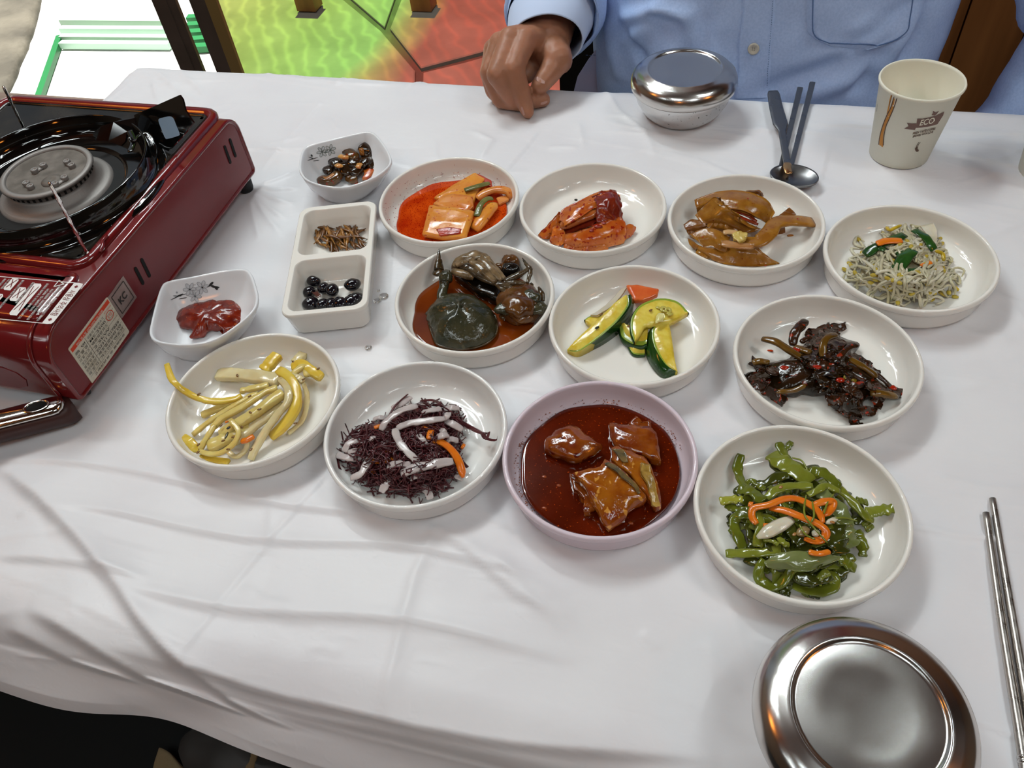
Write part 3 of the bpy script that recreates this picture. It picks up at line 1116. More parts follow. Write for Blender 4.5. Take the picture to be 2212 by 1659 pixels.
pxa = lambda x, y: (x / 3.6875 + 590, y / 3.6875 + 270)
pickle_bowl, bv = square_bowl([FA(*p, ZR) for p in ((207, 350), (215, 280), (240, 205), (300, 170), (500, 118), (700, 72), (770, 62), (830, 92), (900, 180), (944, 270), (938, 330), (850, 410), (700, 480), (560, 514), (400, 500), (270, 455), (220, 400))],
                              ZR, FA(580, 500), .60, 'small square white bowl with flower print holding dark pickled vegetables, behind the divided dish')
px7 = lambda x, y: (x / 10.0545 + 640, y / 10.0545 + 280)
flower(pickle_bowl, bv, px7, [(560, 480, 120), (740, 440, 120)], [((235, 675), (340, 640), (470, 600)), ((260, 600), (370, 625)), ((360, 680), (500, 660))], [((315, 540), (345, 585))], [], 50, ink_green)


# stainless rice bowls with lids
steel = mat('polished stainless steel', (0.62, 0.60, 0.58, 1), 0.10, metal=1.0)
steel_worn = mat('worn stainless steel', (0.62, 0.595, 0.57, 1), 0.17, metal=1.0, rough2=0.27, scale=30, lo=.3, hi=.8, bump=0.05, bscale=38, bdist=0.002, bdetail=1.0)
steel_pit = mat('spotted stainless steel', (0.66, 0.65, 0.64, 1), 0.2, metal=1.0, col3='#4a4642', scale3=420, t3=0.69, bump=0.05, bscale=80)


def rice_bowl(x, y, label, k=1.0, tilt=0.0):
    root = empty('rice_bowl', (x, y, T + Z0), label, 'rice bowl')
    c = (x, y, T + Z0)
    g = G().lathe(c, [(r * k, z * k * .93) for r, z in ((0, .002), (.028, .002), (.030, 0), (.033, 0), (.0345, .0015), (.040, .008), (.0448, .018), (.0470, .028), (.0475, .036), (.0465, .036), (.045, .026), (.04, .012), (.03, .004), (0, .0035))], 72)
    g.obj('bowl', steel_pit, root)
    g = G().lathe(c, [(r * k, z * k * .93) for r, z in ((.0485, .031), (.0497, .0305), (.0508, .032), (.0512, .0355), (.0507, .0395), (.0490, .0435), (.0455, .0470), (.0405, .0492), (.0372, .0500), (.0360, .0506), (.0352, .0506), (.0345, .0497), (.0338, .0488), (.0325, .0485), (.02, .0483), (0.0, .0482))], 96)
    g.obj('lid', steel_worn, root)
    return root


rice_bowl(-0.0525, 0.767, 'stainless steel rice bowl with lid in front of the man in the blue shirt', 1.04)
rice_bowl(0.1035, 0.1615, 'stainless steel lidded rice bowl at the near right corner, cut by the frame', 1.045)

# paper cups
paper = mat('cream cup paper', '#ebe7d6', 0.6, col2='#e7e3d0', scale=30)
CUP_H, CUP_R0, CUP_R1 = 0.0735, 0.0262, 0.0345


def cup(x, y, label):
    root = empty('paper_cup', (x, y, T + Z0), label, 'cup', 'paper cups')
    G().lathe((x, y, T + Z0), [(0, .004), (.024, .004), (.0252, .0), (CUP_R0, .0), (CUP_R1, CUP_H - .002), (CUP_R1 + .0012, CUP_H - .0016), (CUP_R1 + .0016, CUP_H), (CUP_R1 + .0010, CUP_H + .0014), (CUP_R1 - .0002, CUP_H + .0012), (CUP_R1 - .0008, CUP_H - .001), (CUP_R0 - .0004, .005), (0, .0048)], 72).obj('cup_body', paper, root)
    return root


_cb = (at(1887, 300) + at(2015, 312)) / 2
CX, CY = 0.4035, 0.6535
_cc = (at(1901, 168, CUP_H) + at(2085, 182, CUP_H)) / 2
CX, CY = _cc.x, _cc.y
cup_a = cup(CX, CY, 'cream paper cup with brown banner print, beside the spoon and chopsticks')
# position on the cup from angle (measured from the direction of the camera, to the right) and height


def cupp(a, h, eps=.0003):
    r = CUP_R0 + (CUP_R1 - CUP_R0) * h / CUP_H + eps
    base = math.atan2(-CY, -CX)
    t = base + a
    return Vector((CX + r * math.cos(t), CY + r * math.sin(t), T + Z0 + h))


def cup_uv(u, v, g0=G().lathe((CX, CY, T + Z0), [(CUP_R0, 0), (CUP_R1, CUP_H)], 96)):
    return u, v


_cg = G().lathe((CX, CY, T + Z0), [(CUP_R0, 0), (CUP_R1, CUP_H)], 96)
CB = _cg.bvh()
pxc = lambda x, y: (x / 6.9136 + 1880, y / 6.9136 + 100)
brown_ink = mat('brown print', '#7a6058', 0.6)
brown_line = mat('dark brown print', '#5a4436', 0.6)
gold_ink = mat('ochre print', '#c8893a', 0.6)
g = G()
decal(g, CB, [pxc(*p) for p in ((402, 672), (375, 800), (330, 930), (270, 1060), (220, 1170), (180, 1290), (160, 1400), (150, 1480))], .0030, .0002, 24, (1, .8), 1)
decal(g, CB, [pxc(*p) for p in ((418, 676), (392, 800), (345, 940), (285, 1080), (238, 1190), (212, 1300), (200, 1400), (196, 1480))], .0009, .0003, 24, (1, 1), 0)
decal(g, CB, [pxc(*p) for p in ((376, 664), (350, 780), (310, 910), (250, 1030), (205, 1140), (165, 1260), (140, 1370), (128, 1470))], .0010, .0003, 24, (1, 1), 0)
decal(g, CB, [pxc(*p) for p in ((328, 635), (322, 720), (296, 820), (275, 930), (250, 1010))], .0016, .00025, 16, (1, .3), 1)
decal(g, CB, [pxc(*p) for p in ((338, 640), (330, 720), (303, 820), (280, 920))], .0006, .0003, 14, (1, .3), 0)
decal(g, CB, [pxc(*p) for p in ((215, 1180), (190, 1290), (180, 1400), (180, 1500))], .0018, .00027, 14, (.3, 1), 1)
for pp in (((1142, 722), (1115, 780), (1085, 835)), ((1118, 722), (1090, 785), (1065, 832)), ((745, 1430), (715, 1470), (700, 1520)), ((722, 1430), (690, 1490), (680, 1560))):
    decal(g, CB, [pxc(*p) for p in pp], .0006, .0003, 10, (.8, .8), 0)
decal(g, CB, [pxc(*p) for p in ((690, 1500), (685, 1530), (700, 1558), (720, 1555))], .0022, .0003, 10, (.3, .8), 0)
decal(g, CB, [pxc(*p) for p in ((110, 860), (104, 920), (98, 975))], .0008, .0003, 8, (.5, .5), 0)
g.obj('stripe_print', [brown_line, gold_ink], cup_a, smooth=False)
g = G()
fill_decal(g, CB, [pxc(*p) for p in ((700, 1078), (780, 1078), (880, 1060), (980, 1030), (1102, 972), (1085, 1030), (1000, 1160), (940, 1180), (850, 1200), (760, 1212), (680, 1216))], .0003)
fill_decal(g, CB, [pxc(*p) for p in ((545, 1140), (620, 1150), (690, 1148), (680, 1216), (665, 1248), (580, 1240), (505, 1228), (572, 1190))], .00025)
fill_decal(g, CB, [pxc(*p) for p in ((935, 960), (975, 985), (1026, 960), (990, 1010), (960, 1032), (912, 1025), (930, 995))], .0003)
g.obj('banner_print', brown_ink, cup_a, smooth=False)


def cup_text(g, s, uv0, uv1, hpx, eps, bold=0.0, slant=0.0):
    v, f = text_mesh(s, 1.0, bold)
    xs = [p[0] for p in v]
    ys = [p[1] for p in v]
    w, h = max(xs), max(ys)
    out, ok = [], True
    for x, y in v:
        t = x / w
        u_ = uv0[0] + (uv1[0] - uv0[0]) * t + y / h * hpx * slant
        v_ = uv0[1] + (uv1[1] - uv0[1]) * t - y / h * hpx
        hh, nn, i, dd = CB.ray_cast(EYE, ray(u_, v_))
        if hh is None: hh, nn = (out[-1], Vector()) if out else (Vector(), Vector())
        out.append(hh + nn * eps)
    return g.add(out, f)


g = G()
cup_text(g, 'ECO', pxc(725, 1180), pxc(940, 1140), 12.5, .0006, .02, .35)
g.obj('banner_lettering', paper, cup_a, smooth=False)
g = G()
cup_text(g, 'FRESH TASTE COFFEE', pxc(628, 1315), pxc(965, 1240), 4.6, .0004, .03, .3)
cup_text(g, 'BREWED WITH LOVE', pxc(630, 1360), pxc(930, 1290), 4.6, .0004, .03, .3)
g.obj('slogan_lettering', brown_line, cup_a, smooth=False)
_q = at(2201, 372)
cup_b = cup(_q.x + .0262, _q.y + .004, 'second cream paper cup, cut off at the right edge of the photograph')
g = G()

# spoon and two chopsticks beyond the fishcake bowl
cutlery = mat('dark reflecting steel', (0.24, 0.235, 0.235, 1), 0.26, metal=1.0, rough2=0.36, scale=90)
copper_glint = mat('copper reflection on spoon neck', (0.75, 0.42, 0.18, 1), 0.2, metal=1.0)
FS = frame(1640, 170, 6.6357)
for pts, lb in (([FS(585, 140, .0035), FS(300, 1320, .0035), FS(255, 1500, .0035)], 'flat steel chopstick under the spoon, left one of the pair near the man'), ([FS(762, 65, .0035), FS(450, 1290, .0035), FS(400, 1480, .0035)], 'flat steel chopstick under the spoon, right one of the pair near the man')):
    g = G()
    p = smooth_path(pts, 24)
    g.sweep(p, [.0062 - .0030 * i / 23 for i in range(24)], [.0036] * 24, n=8, power=5)
    tag(g.obj('chopstick', cutlery, auto=40), lb, 'chopstick', 'chopsticks beside the spoon')
spoon = empty('spoon', FS(470, 1400), 'long handled steel spoon lying across two chopsticks behind the fishcake bowl', 'spoon')
g = G()
p = smooth_path([FS(200, 180, .0075), FS(240, 400, .0078), FS(300, 640, .0080), FS(350, 900, .0085), (FS(390, 1150, .010)), FS(410, 1260, .0105)], 40)
w_ = [(.0125 + (.0145 - .0125) * min(i / 12, 1)) if i < 16 else (.0145 - (.0145 - .0072) * min((i - 16) / 3, 1) if i < 24 else .0072 - .0012 * (i - 24) / 16) for i in range(40)]
w_[0], w_[1] = .010, .012
g.sweep(p, w_, [.0020] * 16 + [.0024] * 24, n=10, power=4)
g.obj('handle', cutlery, spoon)
bc = FS(490, 1440, .006)
ax1 = (FS(780, 1500, .006) - FS(180, 1390, .006)); ax1.z = 0
ax1.normalize()
ax2 = Vector((-ax1.y, ax1.x, 0))
hd = (FS(410, 1260, .0105) - FS(480, 1440, .006)); hd.z = 0
g = G()
rows = []
for s, z in ((1.0, .0030), (1.02, .0036), (1.0, .0044), (.93, .0034), (.75, .0012), (.5, -.0004), (.25, -.0011), (.04, -.0012)):
    rows.append([bc + ax1 * (math.cos(t) * .0215 * s) + ax2 * (math.sin(t) * .0155 * s * (1.1 if math.sin(t) > 0 else 1)) + Vector((0, 0, z)) for t in [k * 2 * PI / 40 for k in range(40)]])
bt = [[p + Vector((0, 0, -.0010)) for p in r] for r in rows[:1]]
for s, z in ((.95, .0015), (.75, -.0008), (.5, -.0022), (.2, -.0030), (.02, -.0030)):
    bt.append([bc + ax1 * (math.cos(t) * .0215 * s) + ax2 * (math.sin(t) * .0155 * s * 1.05) + Vector((0, 0, z)) for t in [k * 2 * PI / 40 for k in range(40)]])
g.rings(bt[::-1] + rows)
g.obj('spoon_bowl', cutlery, spoon)
g = G()
strip([FS(405, 1200, .0118), FS(405, 1290, .0115), FS(430, 1360, .0108)], .0072, .0012, g=g, power=3)
g.obj('neck_reflection', copper_glint, spoon)  # copper reflection at the embossed neck, put into a coloured strip
# near right chopsticks
FCH = frame(2080, 960, 2.371)
rod = mat('brownish steel rod', (0.50, 0.46, 0.42, 1), 0.25, metal=1.0, rough2=0.4, scale=120, bump=0.1, bscale=300)
for pts, lb in (([FCH(118, 352, .0022), FCH(200, 920, .0025), FCH(292, 1480, .0028), FCH(340, 1800, .003)], 'round steel chopstick with engraved grip at the right edge, left one of the near pair'),
                ([FCH(152, 278, .0022), FCH(235, 780, .0025), FCH(330, 1330, .0028), FCH(392, 1680, .003)], 'round steel chopstick at the right edge, right one of the near pair')):
    root = empty('chopstick', pts[2], lb, 'chopstick', 'near chopsticks')
    p = smooth_path(pts, 40)
    g = G()
    g.sweep(p, [.0040 + .0018 * min(i / 30, 1) for i in range(40)], [.0038 + .0018 * min(i / 30, 1) for i in range(40)], n=12)
    g.obj('rod', rod, root)
    g = G()
    for k in (30, 31, 35, 38):
        g.sweep([p[k] + (p[k + 1] - p[k]) * f for f in (.0, .25, .5, .75)], [.0060, .0068, .0068, .0060], [.0058, .0066, .0066, .0058], n=12)
    g.obj('grip_ring', steel, root)

# ladle at the left edge: stainless handle with a hanging hole on a brown grip
ladle = empty('ladle', at(40, 905), 'stainless steel ladle with hanging hole and brown grip, before the stove at the left edge', 'ladle')
A0, A1 = at(142, 872, .020), at(0, 908, .024)
ax = (A1 - A0); ax.normalize()
sd = Vector((-ax.y, ax.x, 0)).normalized()
if sd.y > 0: sd = -sd


def handle_rings(w0, w1, z0, z1, off):
    rs = []
    L = 0.27
    for i in range(30):
        s = (i / 29) ** 1.5 * L
        e = min(1.0, math.sqrt(max(0.0, 1 - (1 - min(s / .010, 1)) ** 2)) + 0.08)
        c = A0 + ax * (s - off) + Vector((0, 0, .0))
        wv = (w0 + (w1 - w0) * s / L) * e / 2
        rs.append((c, wv))
    return rs


top_g, grip_g = G(), G()
prof = [(-1, -.2), (-.96, .35), (-.8, .75), (-.5, .95), (0, 1.0), (.5, .95), (.8, .75), (.96, .35), (1, -.2)]
rs = handle_rings(.0190, .0150, 0, 0, 0)
rings = [[c + sd * (x * wv) + Vector((0, 0, z * .0048)) for x, z in prof] + [c + sd * (x * wv * .9) + Vector((0, 0, -.0012)) for x in (.8, 0, -.8)] for c, wv in rs]
# hanging hole: an oval opening made by splitting the rings round it
top_g.rings(rings)
top_g.obj('handle', steel, ladle)
g = G()
hc = A0 + ax * .0185
rows = []
for s, z in ((1.15, .0052), (1.0, .0056), (.86, .0050), (.8, .0042)):
    rows.append([hc + ax * (math.cos(t) * .0085 * s) + sd * (math.sin(t) * .0052 * s) + Vector((0, 0, z)) for t in [k * 2 * PI / 28 for k in range(28)]])
g.rings(rows, False, False)
g.obj('hole_rim', steel, ladle)
g = G()
g.rings([[hc + ax * (math.cos(t) * .0072) + sd * (math.sin(t) * .0044) + Vector((0, 0, z)) for t in [k * 2 * PI / 28 for k in range(28)]] for z in (.0030, .0050)])
g.obj('hanging_hole', mat('dark hole', '#0a0908', 0.9), ladle)
rs = handle_rings(.0205, .0165, 0, 0, .0035)
g = G()
g.rings([[c + sd * (x * wv) + Vector((0, 0, z)) for x, z in ((-1, -.001), (-.97, -.010), (-.7, -.0165), (0, -.0185), (.7, -.0165), (.97, -.010), (1, -.001), (0, .0005))] for c, wv in rs])
g.obj('grip', mat('brown plastic', '#3f2420', 0.45), ladle)
lb = A0 + ax * .30
G().lathe((lb.x, lb.y, T + .001), [(0, 0), (.025, .002), (.036, .012), (.040, .025), (.0385, .025), (.034, .013), (.023, .004), (0, .002)], 40).obj('scoop', steel, ladle)

# water drops on the cloth
water = mat('water', (1, 1, 1, 1), 0.02, trans=1.0, ior=1.33)
for (u, v, r) in ((829, 641, .0042), (815, 651, .0034), (796, 752, .0030), (818, 629, .0016), (417, 1411, .0022)):
    p = at(u, v)
    tag(G().lathe((p.x, p.y, T + .0008), [(0, 0), (r, 0), (r * .92, .0003), (r * .6, .0006), (0, .0007)], 20).obj('water_drop', water), 'clear water drop on the white tablecloth', 'water drop', 'water drops on the cloth')

# ------------------------------------------------------------------ portable gas stove
red = mat('glossy dark red enamel', '#741c1e', 0.16, col2='#6c191b', scale=6, coat=0.6, spec=0.5)
red_side = mat('dark red enamel panel', '#7a2428', 0.30, col2='#722024', scale=8, spec=0.45)
black_enamel = mat('black enamel', '#0a0b0b', 0.06, spec=0.6, coat=0.5)
black_plate = mat('worn black glass plate', '#131211', 0.10, col2='#2a241c', scale=26, rough2=0.34, lo=0.42, hi=0.72, spec=0.6)
cast = mat('grey cast aluminium', '#8b8682', 0.55, metal=0.6, bump=0.15, bscale=500)
cast_face = mat('stained grey burner face', '#7a736c', 0.7, col2='#5c564f', scale=70, metal=0.4)
slot_black = mat('black opening', '#060505', 0.8)
rubber = mat('black rubber', '#1b1c1d', 0.6)
chrome = mat('chromed wire', (0.8, 0.78, 0.76, 1), 0.12, metal=1.0)

SX0, SX1, SY0, SY1 = -0.745, -0.455, 0.284, 0.590
SZ0, SZ1 = 0.014, 0.080
stove = empty('gas_stove', ((SX0 + SX1) / 2, (SY0 + SY1) / 2, T + Z0), 'dark red portable gas stove with black burner plate at the left edge', 'stove')


def yz_profile(y0, y1, z0, z1, rf, rb, rbot, n=8):
    """rounded outline in the y, z plane"""
    p = []
    for cy, cz, r, a0 in ((y1 - rb, z1 - rb, rb, 0), (y0 + rf, z1 - rf, rf, 90), (y0 + rbot, z0 + rbot, rbot, 180), (y1 - rbot, z0 + rbot, rbot, 270)):
        for k in range(n + 1):
            a = math.radians(a0 + 90 * k / n)
            p.append((cy + r * math.cos(a), cz + r * math.sin(a)))
    return p


def prof_at(x, y0, y1, z0, z1, rf, rb, rbot):
    return [Vector((x, y, T + z)) for y, z in yz_profile(y0, y1, z0, z1, rf, rb, rbot)]


g = G()
R = []
for x, d in ((SX0, .002), (SX0 + .002, 0), (SX1 - .0022, 0), (SX1 - .0006, .0005), (SX1, .0018), (SX1 - .0003, .0032), (SX1 - .0014, .0042)):
    R.append(prof_at(x, SY0 + d, SY1 - d, SZ0 + d, SZ1 - d, .026 - d, .018 - d, .006 - min(d, .004)))
g.rings(R, True, False)
g.obj('body', red, stove)
g = G()
g.rings([prof_at(SX1 - .0015, SY0 + .004, SY1 - .004, SZ0 + .004, SZ1 - .004, .022, .014, .003), prof_at(SX1 - .0010, SY0 + .0065, SY1 - .0065, SZ0 + .0055, SZ1 - .0065, .020, .012, .003), prof_at(SX1 - .0008, SY0 + .05, SY1 - .05, SZ0 + .02, SZ1 - .02, .01, .01, .01)], False, True)
g.obj('end_panel', red_side, stove, auto=30)
XE = SX1 - .0008

# vent slots in the end panel: two pairs
for (a, b) in (((485.5, 318), (497, 350)), ((497, 303), (508, 336)), ((292.5, 581), (308, 611)), ((306, 562), (322, 595))):
    pa, pb = at_plane(*a, 0, XE), at_plane(*b, 0, XE)
    d = (pb - pa).normalized()
    s_ = Vector((0, -d.z, d.y))
    pts = [pa + (s_ * math.cos(t) - d * math.sin(t)) * .0017 for t in [k * PI / 8 for k in range(9)]] + [pb + (-s_ * math.cos(t) + d * math.sin(t)) * .0017 for t in [k * PI / 8 for k in range(9)]]
    g = G()
    g.prism([p + Vector((.0005, 0, 0)) for p in pts], (-.002, 0, 0))
    g.obj('vent_slot', slot_black, stove, smooth=False)

# raised red surround of the cooking plate: a frame with a rolled inner lip
PX0, PX1, PY0, PY1 = -0.703, -0.476, 0.371, 0.578


def rect_ring(d, z, r=.006, x0=PX0, x1=PX1, y0=PY0, y1=PY1):
    p = []
    for cx, cy, a0 in ((x1 - r, y1 - r, 0), (x0 + r, y1 - r, 90), (x0 + r, y0 + r, 180), (x1 - r, y0 + r, 270)):
        for k in range(5):
            a = math.radians(a0 + 22.5 * k)
            p.append(Vector((cx + (r + d) * math.cos(a), cy + (r + d) * math.sin(a), T + z)))
    return p


g = G()
g.rings([rect_ring(.0115, .0795), rect_ring(.0112, .0822), rect_ring(.0095, .0840), rect_ring(.006, .0845), rect_ring(.0035, .0838), rect_ring(.0022, .0815), rect_ring(.0015, .0812)], False, False)
g.obj('plate_surround', red, stove)
g = G()
g.rings([rect_ring(.0016, .0800), rect_ring(.0016, .0818), rect_ring(.0004, .0830), rect_ring(-.0012, .0828), rect_ring(-.0022, .0815), rect_ring(-.02, .0808), rect_ring(-.05, .0806)], False, True)
g.obj('top_plate', black_plate, stove, auto=50)
# embossed ribs in the surround, near corner
g = G()
strip([Vector((-.4675, .398, T + .0845)), Vector((-.4672, .391, T + .0850)), Vector((-.4640, .386, T + .0845)), Vector((-.4630, .380, T + .0835))], .0032, .0030, g=g)
g.obj('embossed_rib', red, stove)
# canister cover at the near side: a shallow raised lid with ribs
g = G()
g.rings([rect_ring(0, .0785, .008, SX0 + .01, SX1 - .010, SY0 + .020, .357), rect_ring(0, .0818, .008, SX0 + .01, SX1 - .010, SY0 + .020, .357), rect_ring(-.0022, .0832, .008, SX0 + .01, SX1 - .010, SY0 + .020, .357), rect_ring(-.012, .0838, .008, SX0 + .01, SX1 - .010, SY0 + .020, .357)], False, True)
g.obj('canister_cover', red, stove, auto=60)
for y in (.3615, .3660):
    g = G()
    g.sweep([Vector((SX0 + .02 + k * .01, y, T + .0805)) for k in range(25)], .0028, .0034, n=8)
    g.obj('embossed_rib', red, stove)
g = G()
g.sweep([Vector((-.4995 + k * .002, .3635, T + .0825)) for k in range(7)], .0032, .0012, n=8)
g.obj('latch_slot', slot_black, stove)
# curved near face: pressed bead and recess
g = G()
for x in (-.4705,):
    g.sweep([Vector((x, SY0 + .026 - .0268 * math.sin(t) if t < PI / 2 else SY0 - .0008, T + (.0541 + .0268 * math.cos(t) if t < PI / 2 else .054 - (t - PI / 2) * .026))) for t in [k * (PI / 2 + 1.35) / 20 for k in range(21)]], .0042, .0022, n=8, up=Vector((0, -1, .4)))
g.obj('pressed_bead', red, stove)
g = G()
g.prism([Vector((x, SY0 - .0006, T + z)) for x, z in ((-.60, .022), (-.507, .022), (-.497, .026), (-.493, .034), (-.497, .042), (-.507, .046), (-.60, .046))], (0, .003, 0))
g.obj('recess_panel', red_side, stove, smooth=False)
G().lathe((-.527, SY0 - .0005, T + .036), [(0, .001), (.0035, .001), (.0035, -.003)], 16, ax=(Vector((1, 0, 0)), Vector((0, 0, 1)), Vector((0, -1, 0)))).obj('screw_hole', slot_black, stove)
G().lathe((-.4605, SY0 + .012, T + .0135), [(.0, .0045), (.0022, .004), (.0030, .0025), (.0030, -.004)], 14, ax=(Vector((0, 1, 0)), Vector((0, 0, 1)), Vector((1, 0, 0)))).obj('corner_screw', rubber, stove)
for x, y in ((SX1 - .010, SY1 - .014), (SX0 + .02, SY1 - .014), (SX1 - .040, SY0 + .030), (SX0 + .02, SY0 + .030)):
    G().lathe((x, y, T + Z0), [(0, 0), (.0068, 0), (.0076, .002), (.0088, .020), (0, .020)], 20).obj('foot', rubber, stove)

# burner: dished black ring, grey cone, ringed head with paired pegs
BXc = at(102, 373, .098)
BX, BY = BXc.x, BXc.y
cb = (BX, BY, T)
G().lathe(cb, [(.095, .0806), (.0945, .0822), (.092, .0834), (.0885, .0838), (.0865, .0850), (.0855, .090), (.0850, .1010), (.0842, .1022), (.0832, .1015), (.0820, .094), (.079, .0868), (.072, .0842), (.062, .0836), (.0585, .0830), (.0575, .0815)], 96).obj('wind_ring', black_enamel, stove)
G().lathe(cb, [(.0590, .0812), (.0570, .0816), (.0, .0814)], 64).obj('burner_well', slot_black, stove)
G().lathe(cb, [(.0480, .0816), (.0472, .0834), (.0450, .0842), (.0425, .0848), (.0400, .0864), (.0372, .0905), (.0360, .0925), (.0, .0925)], 72).obj('burner_cone', cast, stove)
G().lathe(cb, [(.0352, .0920), (.0358, .0945), (.0358, .0972), (.0376, .0974), (.0388, .0985), (.0386, .0998), (.0376, .1006), (.0350, .1009), (.0336, .1004), (.0332, .0990)], 72).obj('burner_ring', cast, stove)
G().lathe(cb, [(.0335, .0990), (.02, .0988), (0, .0988)], 48).obj('burner_face', cast_face, stove)
g = G()
for k in range(44):                          # flame ports round the head
    a = 2 * PI * k / 44
    d, s = Vector((math.cos(a), math.sin(a), 0)), Vector((-math.sin(a), math.cos(a), 0))
    p = Vector(cb) + d * .0352 + Vector((0, 0, .0936))
    g.prism([p - s * .0009, p + s * .0009, p + s * .0009 + Vector((0, 0, .0032)), p - s * .0009 + Vector((0, 0, .0032))], d * .0011)
g.obj('flame_ports', slot_black, stove, smooth=False, kind='stuff')
F5 = frame(0, 190, 4.4833)
for a, b in (((330, 795), (415, 745)), ((645, 710), (690, 745)), ((250, 920), (290, 950)), ((620, 865), (530, 925))):
    pa, pb = F5(*a, .101), F5(*b, .101)
    g = G()
    g.sweep([Vector((p.x, p.y, T + .0993)) for p in (pa, (pa + pb) / 2, pb)], .0052, .0022, n=8, power=4)
    for p in (pa, pb):
        g.lathe((p.x, p.y, T), [(.0030, .0985), (.0030, .1016), (.0026, .1020), (.0019, .1020), (.0017, .1012), (0, .1010)], 14)
    g.obj('peg_pair', cast, stove)
p = F5(495, 890, .1)
G().lathe((p.x, p.y, T), [(.0085, .0986), (.0085, .0996), (.0055, .1004), (.003, .1004), (.002, .0994), (0, .0994)], 20).obj('centre_boss', cast_face, stove)
# pan supports folded upright: one at the near corner, one at the far corner, one out of the frame
for foot, tipuv, tz in (((187, 546), (107, 394), .158), ((60, 293), (8, 188), .150)):
    a = at(*foot, .083)
    b = at(*tipuv, tz)
    g = G()
    n = 26
    pts = [a + (b - a) * (i / (n - 1)) for i in range(n)]
    g.sweep(pts, [.0028 + .0006 * math.sin(i * 1.7) for i in range(n)], [.0022 + .0004 * math.cos(i * 1.7) for i in range(n)], n=8, roll=[i * .5 for i in range(n)], power=3)
    g.sweep([a + Vector((-.004, 0, -.001)), a, a + Vector((.004, 0, -.001))], .003, .003, n=8)
    g.obj('pan_support', chrome, stove)
# folded black heat shield standing at the far right corner
sh = [(1305, 262, .104), (1745, 68, .128), (1775, 110, .124), (1800, 215, .112), (1880, 335, .090), (1790, 450, .085), (1640, 610, .083), (1510, 560, .085), (1450, 470, .094), (1330, 380, .098)]
_p0, _p1, _p2 = F5(1305, 262, .100), F5(1745, 68, .136), F5(1640, 610, .084)
nn = (_p1 - _p0).cross(_p2 - _p0).normalized()
if nn.z < 0: nn = -nn


def on_shield(x, y, e=0.0):
    d = ray(x / 4.4833, y / 4.4833 + 190)
    return EYE + d * ((_p0 - EYE).dot(nn) / d.dot(nn)) + nn * e


g = G()
P = [on_shield(x, y) for x, y, z in sh]
g.rings([[p - nn * .0008 for p in P], [p + nn * .0008 for p in P]], True, True)
g.obj('heat_shield', black_enamel, stove, smooth=False)
g = G()
P = [F5(*q) for q in ((905, 440, .099), (985, 370, .102), (1110, 330, .104), (1200, 300, .104), (1310, 290, .104), (1330, 385, .099), (1240, 420, .097), (1220, 520, .092), (1180, 560, .090), (1060, 510, .092), (940, 510, .094))]
g.rings([[p - nn * .001 for p in P], [p + nn * .001 for p in P]], True, True)
g.obj('heat_tongue', black_enamel, stove, smooth=False)
g = G()
strip([F5(1250, 480, .104), F5(1290, 520, .1), F5(1330, 470, .098), F5(1420, 440, .097), (F5(1490, 560, .092)), F5(1490, 680, .086), F5(1420, 860, .084)], .0050, .0016, g=g, seg=30)
strip([F5(1250, 410, .100), F5(1290, 510, .099), F5(1260, 620, .1)], .006, .0016, g=g)
g.obj('bracket', black_enamel, stove)
# the shield's rounded window: its pale blue reflection is put into the colour
win_mat = mat('pale blue window reflection', '#9dbbd6', 0.15, spec=0.6)
g = G()
W4 = [(1545, 310), (1580, 288), (1640, 275), (1685, 285), (1715, 350), (1750, 440), (1735, 462), (1640, 490), (1610, 482), (1575, 400)]
WP = smooth_path([Vector((x, y, 0)) for x, y in W4], 40, True)
_wp = [on_shield(p.x, p.y, .0011) for p in WP]
g.add([sum(_wp, Vector()) / len(_wp)] + _wp, [(0, 1 + k, 1 + (k + 1) % len(_wp)) for k in range(len(_wp))])
g.obj('window', win_mat, stove, smooth=False)

# ---- printed labels
white_ink = mat('white print', '#e8e4e0', 0.4)
F3 = lambda x, y: (x / 5.353 + 0, y / 5.353 + 570)
LZ = T + .0841


def top(u, v): return at_plane(u, v, 2, LZ)


LO = top(*F3(975, 225))                      # far right corner of the warning label
LB = top(*F3(600, 700))                      # near right corner
DX_ = (LB - LO).normalized()                 # reading direction, towards the near edge
DUP = Vector((-DX_.y, DX_.x, 0))             # up of the letters, to the right
if DUP.x < 0: DUP = -DUP
LL = (LB - LO).length


def lab(t, s, z=0.0):                        # t along the text 0..1, s metres to the left of the right edge
    return LO + DX_ * (t * LL) - DUP * s + Vector((0, 0, z))


g = G()
bw = .0085
corner = [lab(.06, 0), lab(.94, 0), lab(.985, .0008), lab(1, .004), lab(1, bw), lab(0, bw), lab(0, .004), lab(.015, .0008)]
g.add(corner, [tuple(range(len(corner)))])
for t in (0.0, 0.985):
    g.add([lab(t, bw), lab(t + .015, bw), lab(t + .015, .16), lab(t, .16)], [(0, 1, 2, 3)])
g.obj('warning_label', white_ink, stove, smooth=False)
g = G()
write(g, '사용상 주의사항', lab(.5, bw * .80, .0002), DX_, DUP, bw * .78, center=True, fit=LL * .62)
for t in (.1, .9):
    c = lab(t, bw / 2, .0002)
    g.add([c + DX_ * .0016, c + DUP * .0016, c - DX_ * .0016, c - DUP * .0016], [(0, 1, 2, 3)])
g.obj('warning_lettering', red_side, stove, smooth=False)
g = G()
q = random.Random(5)


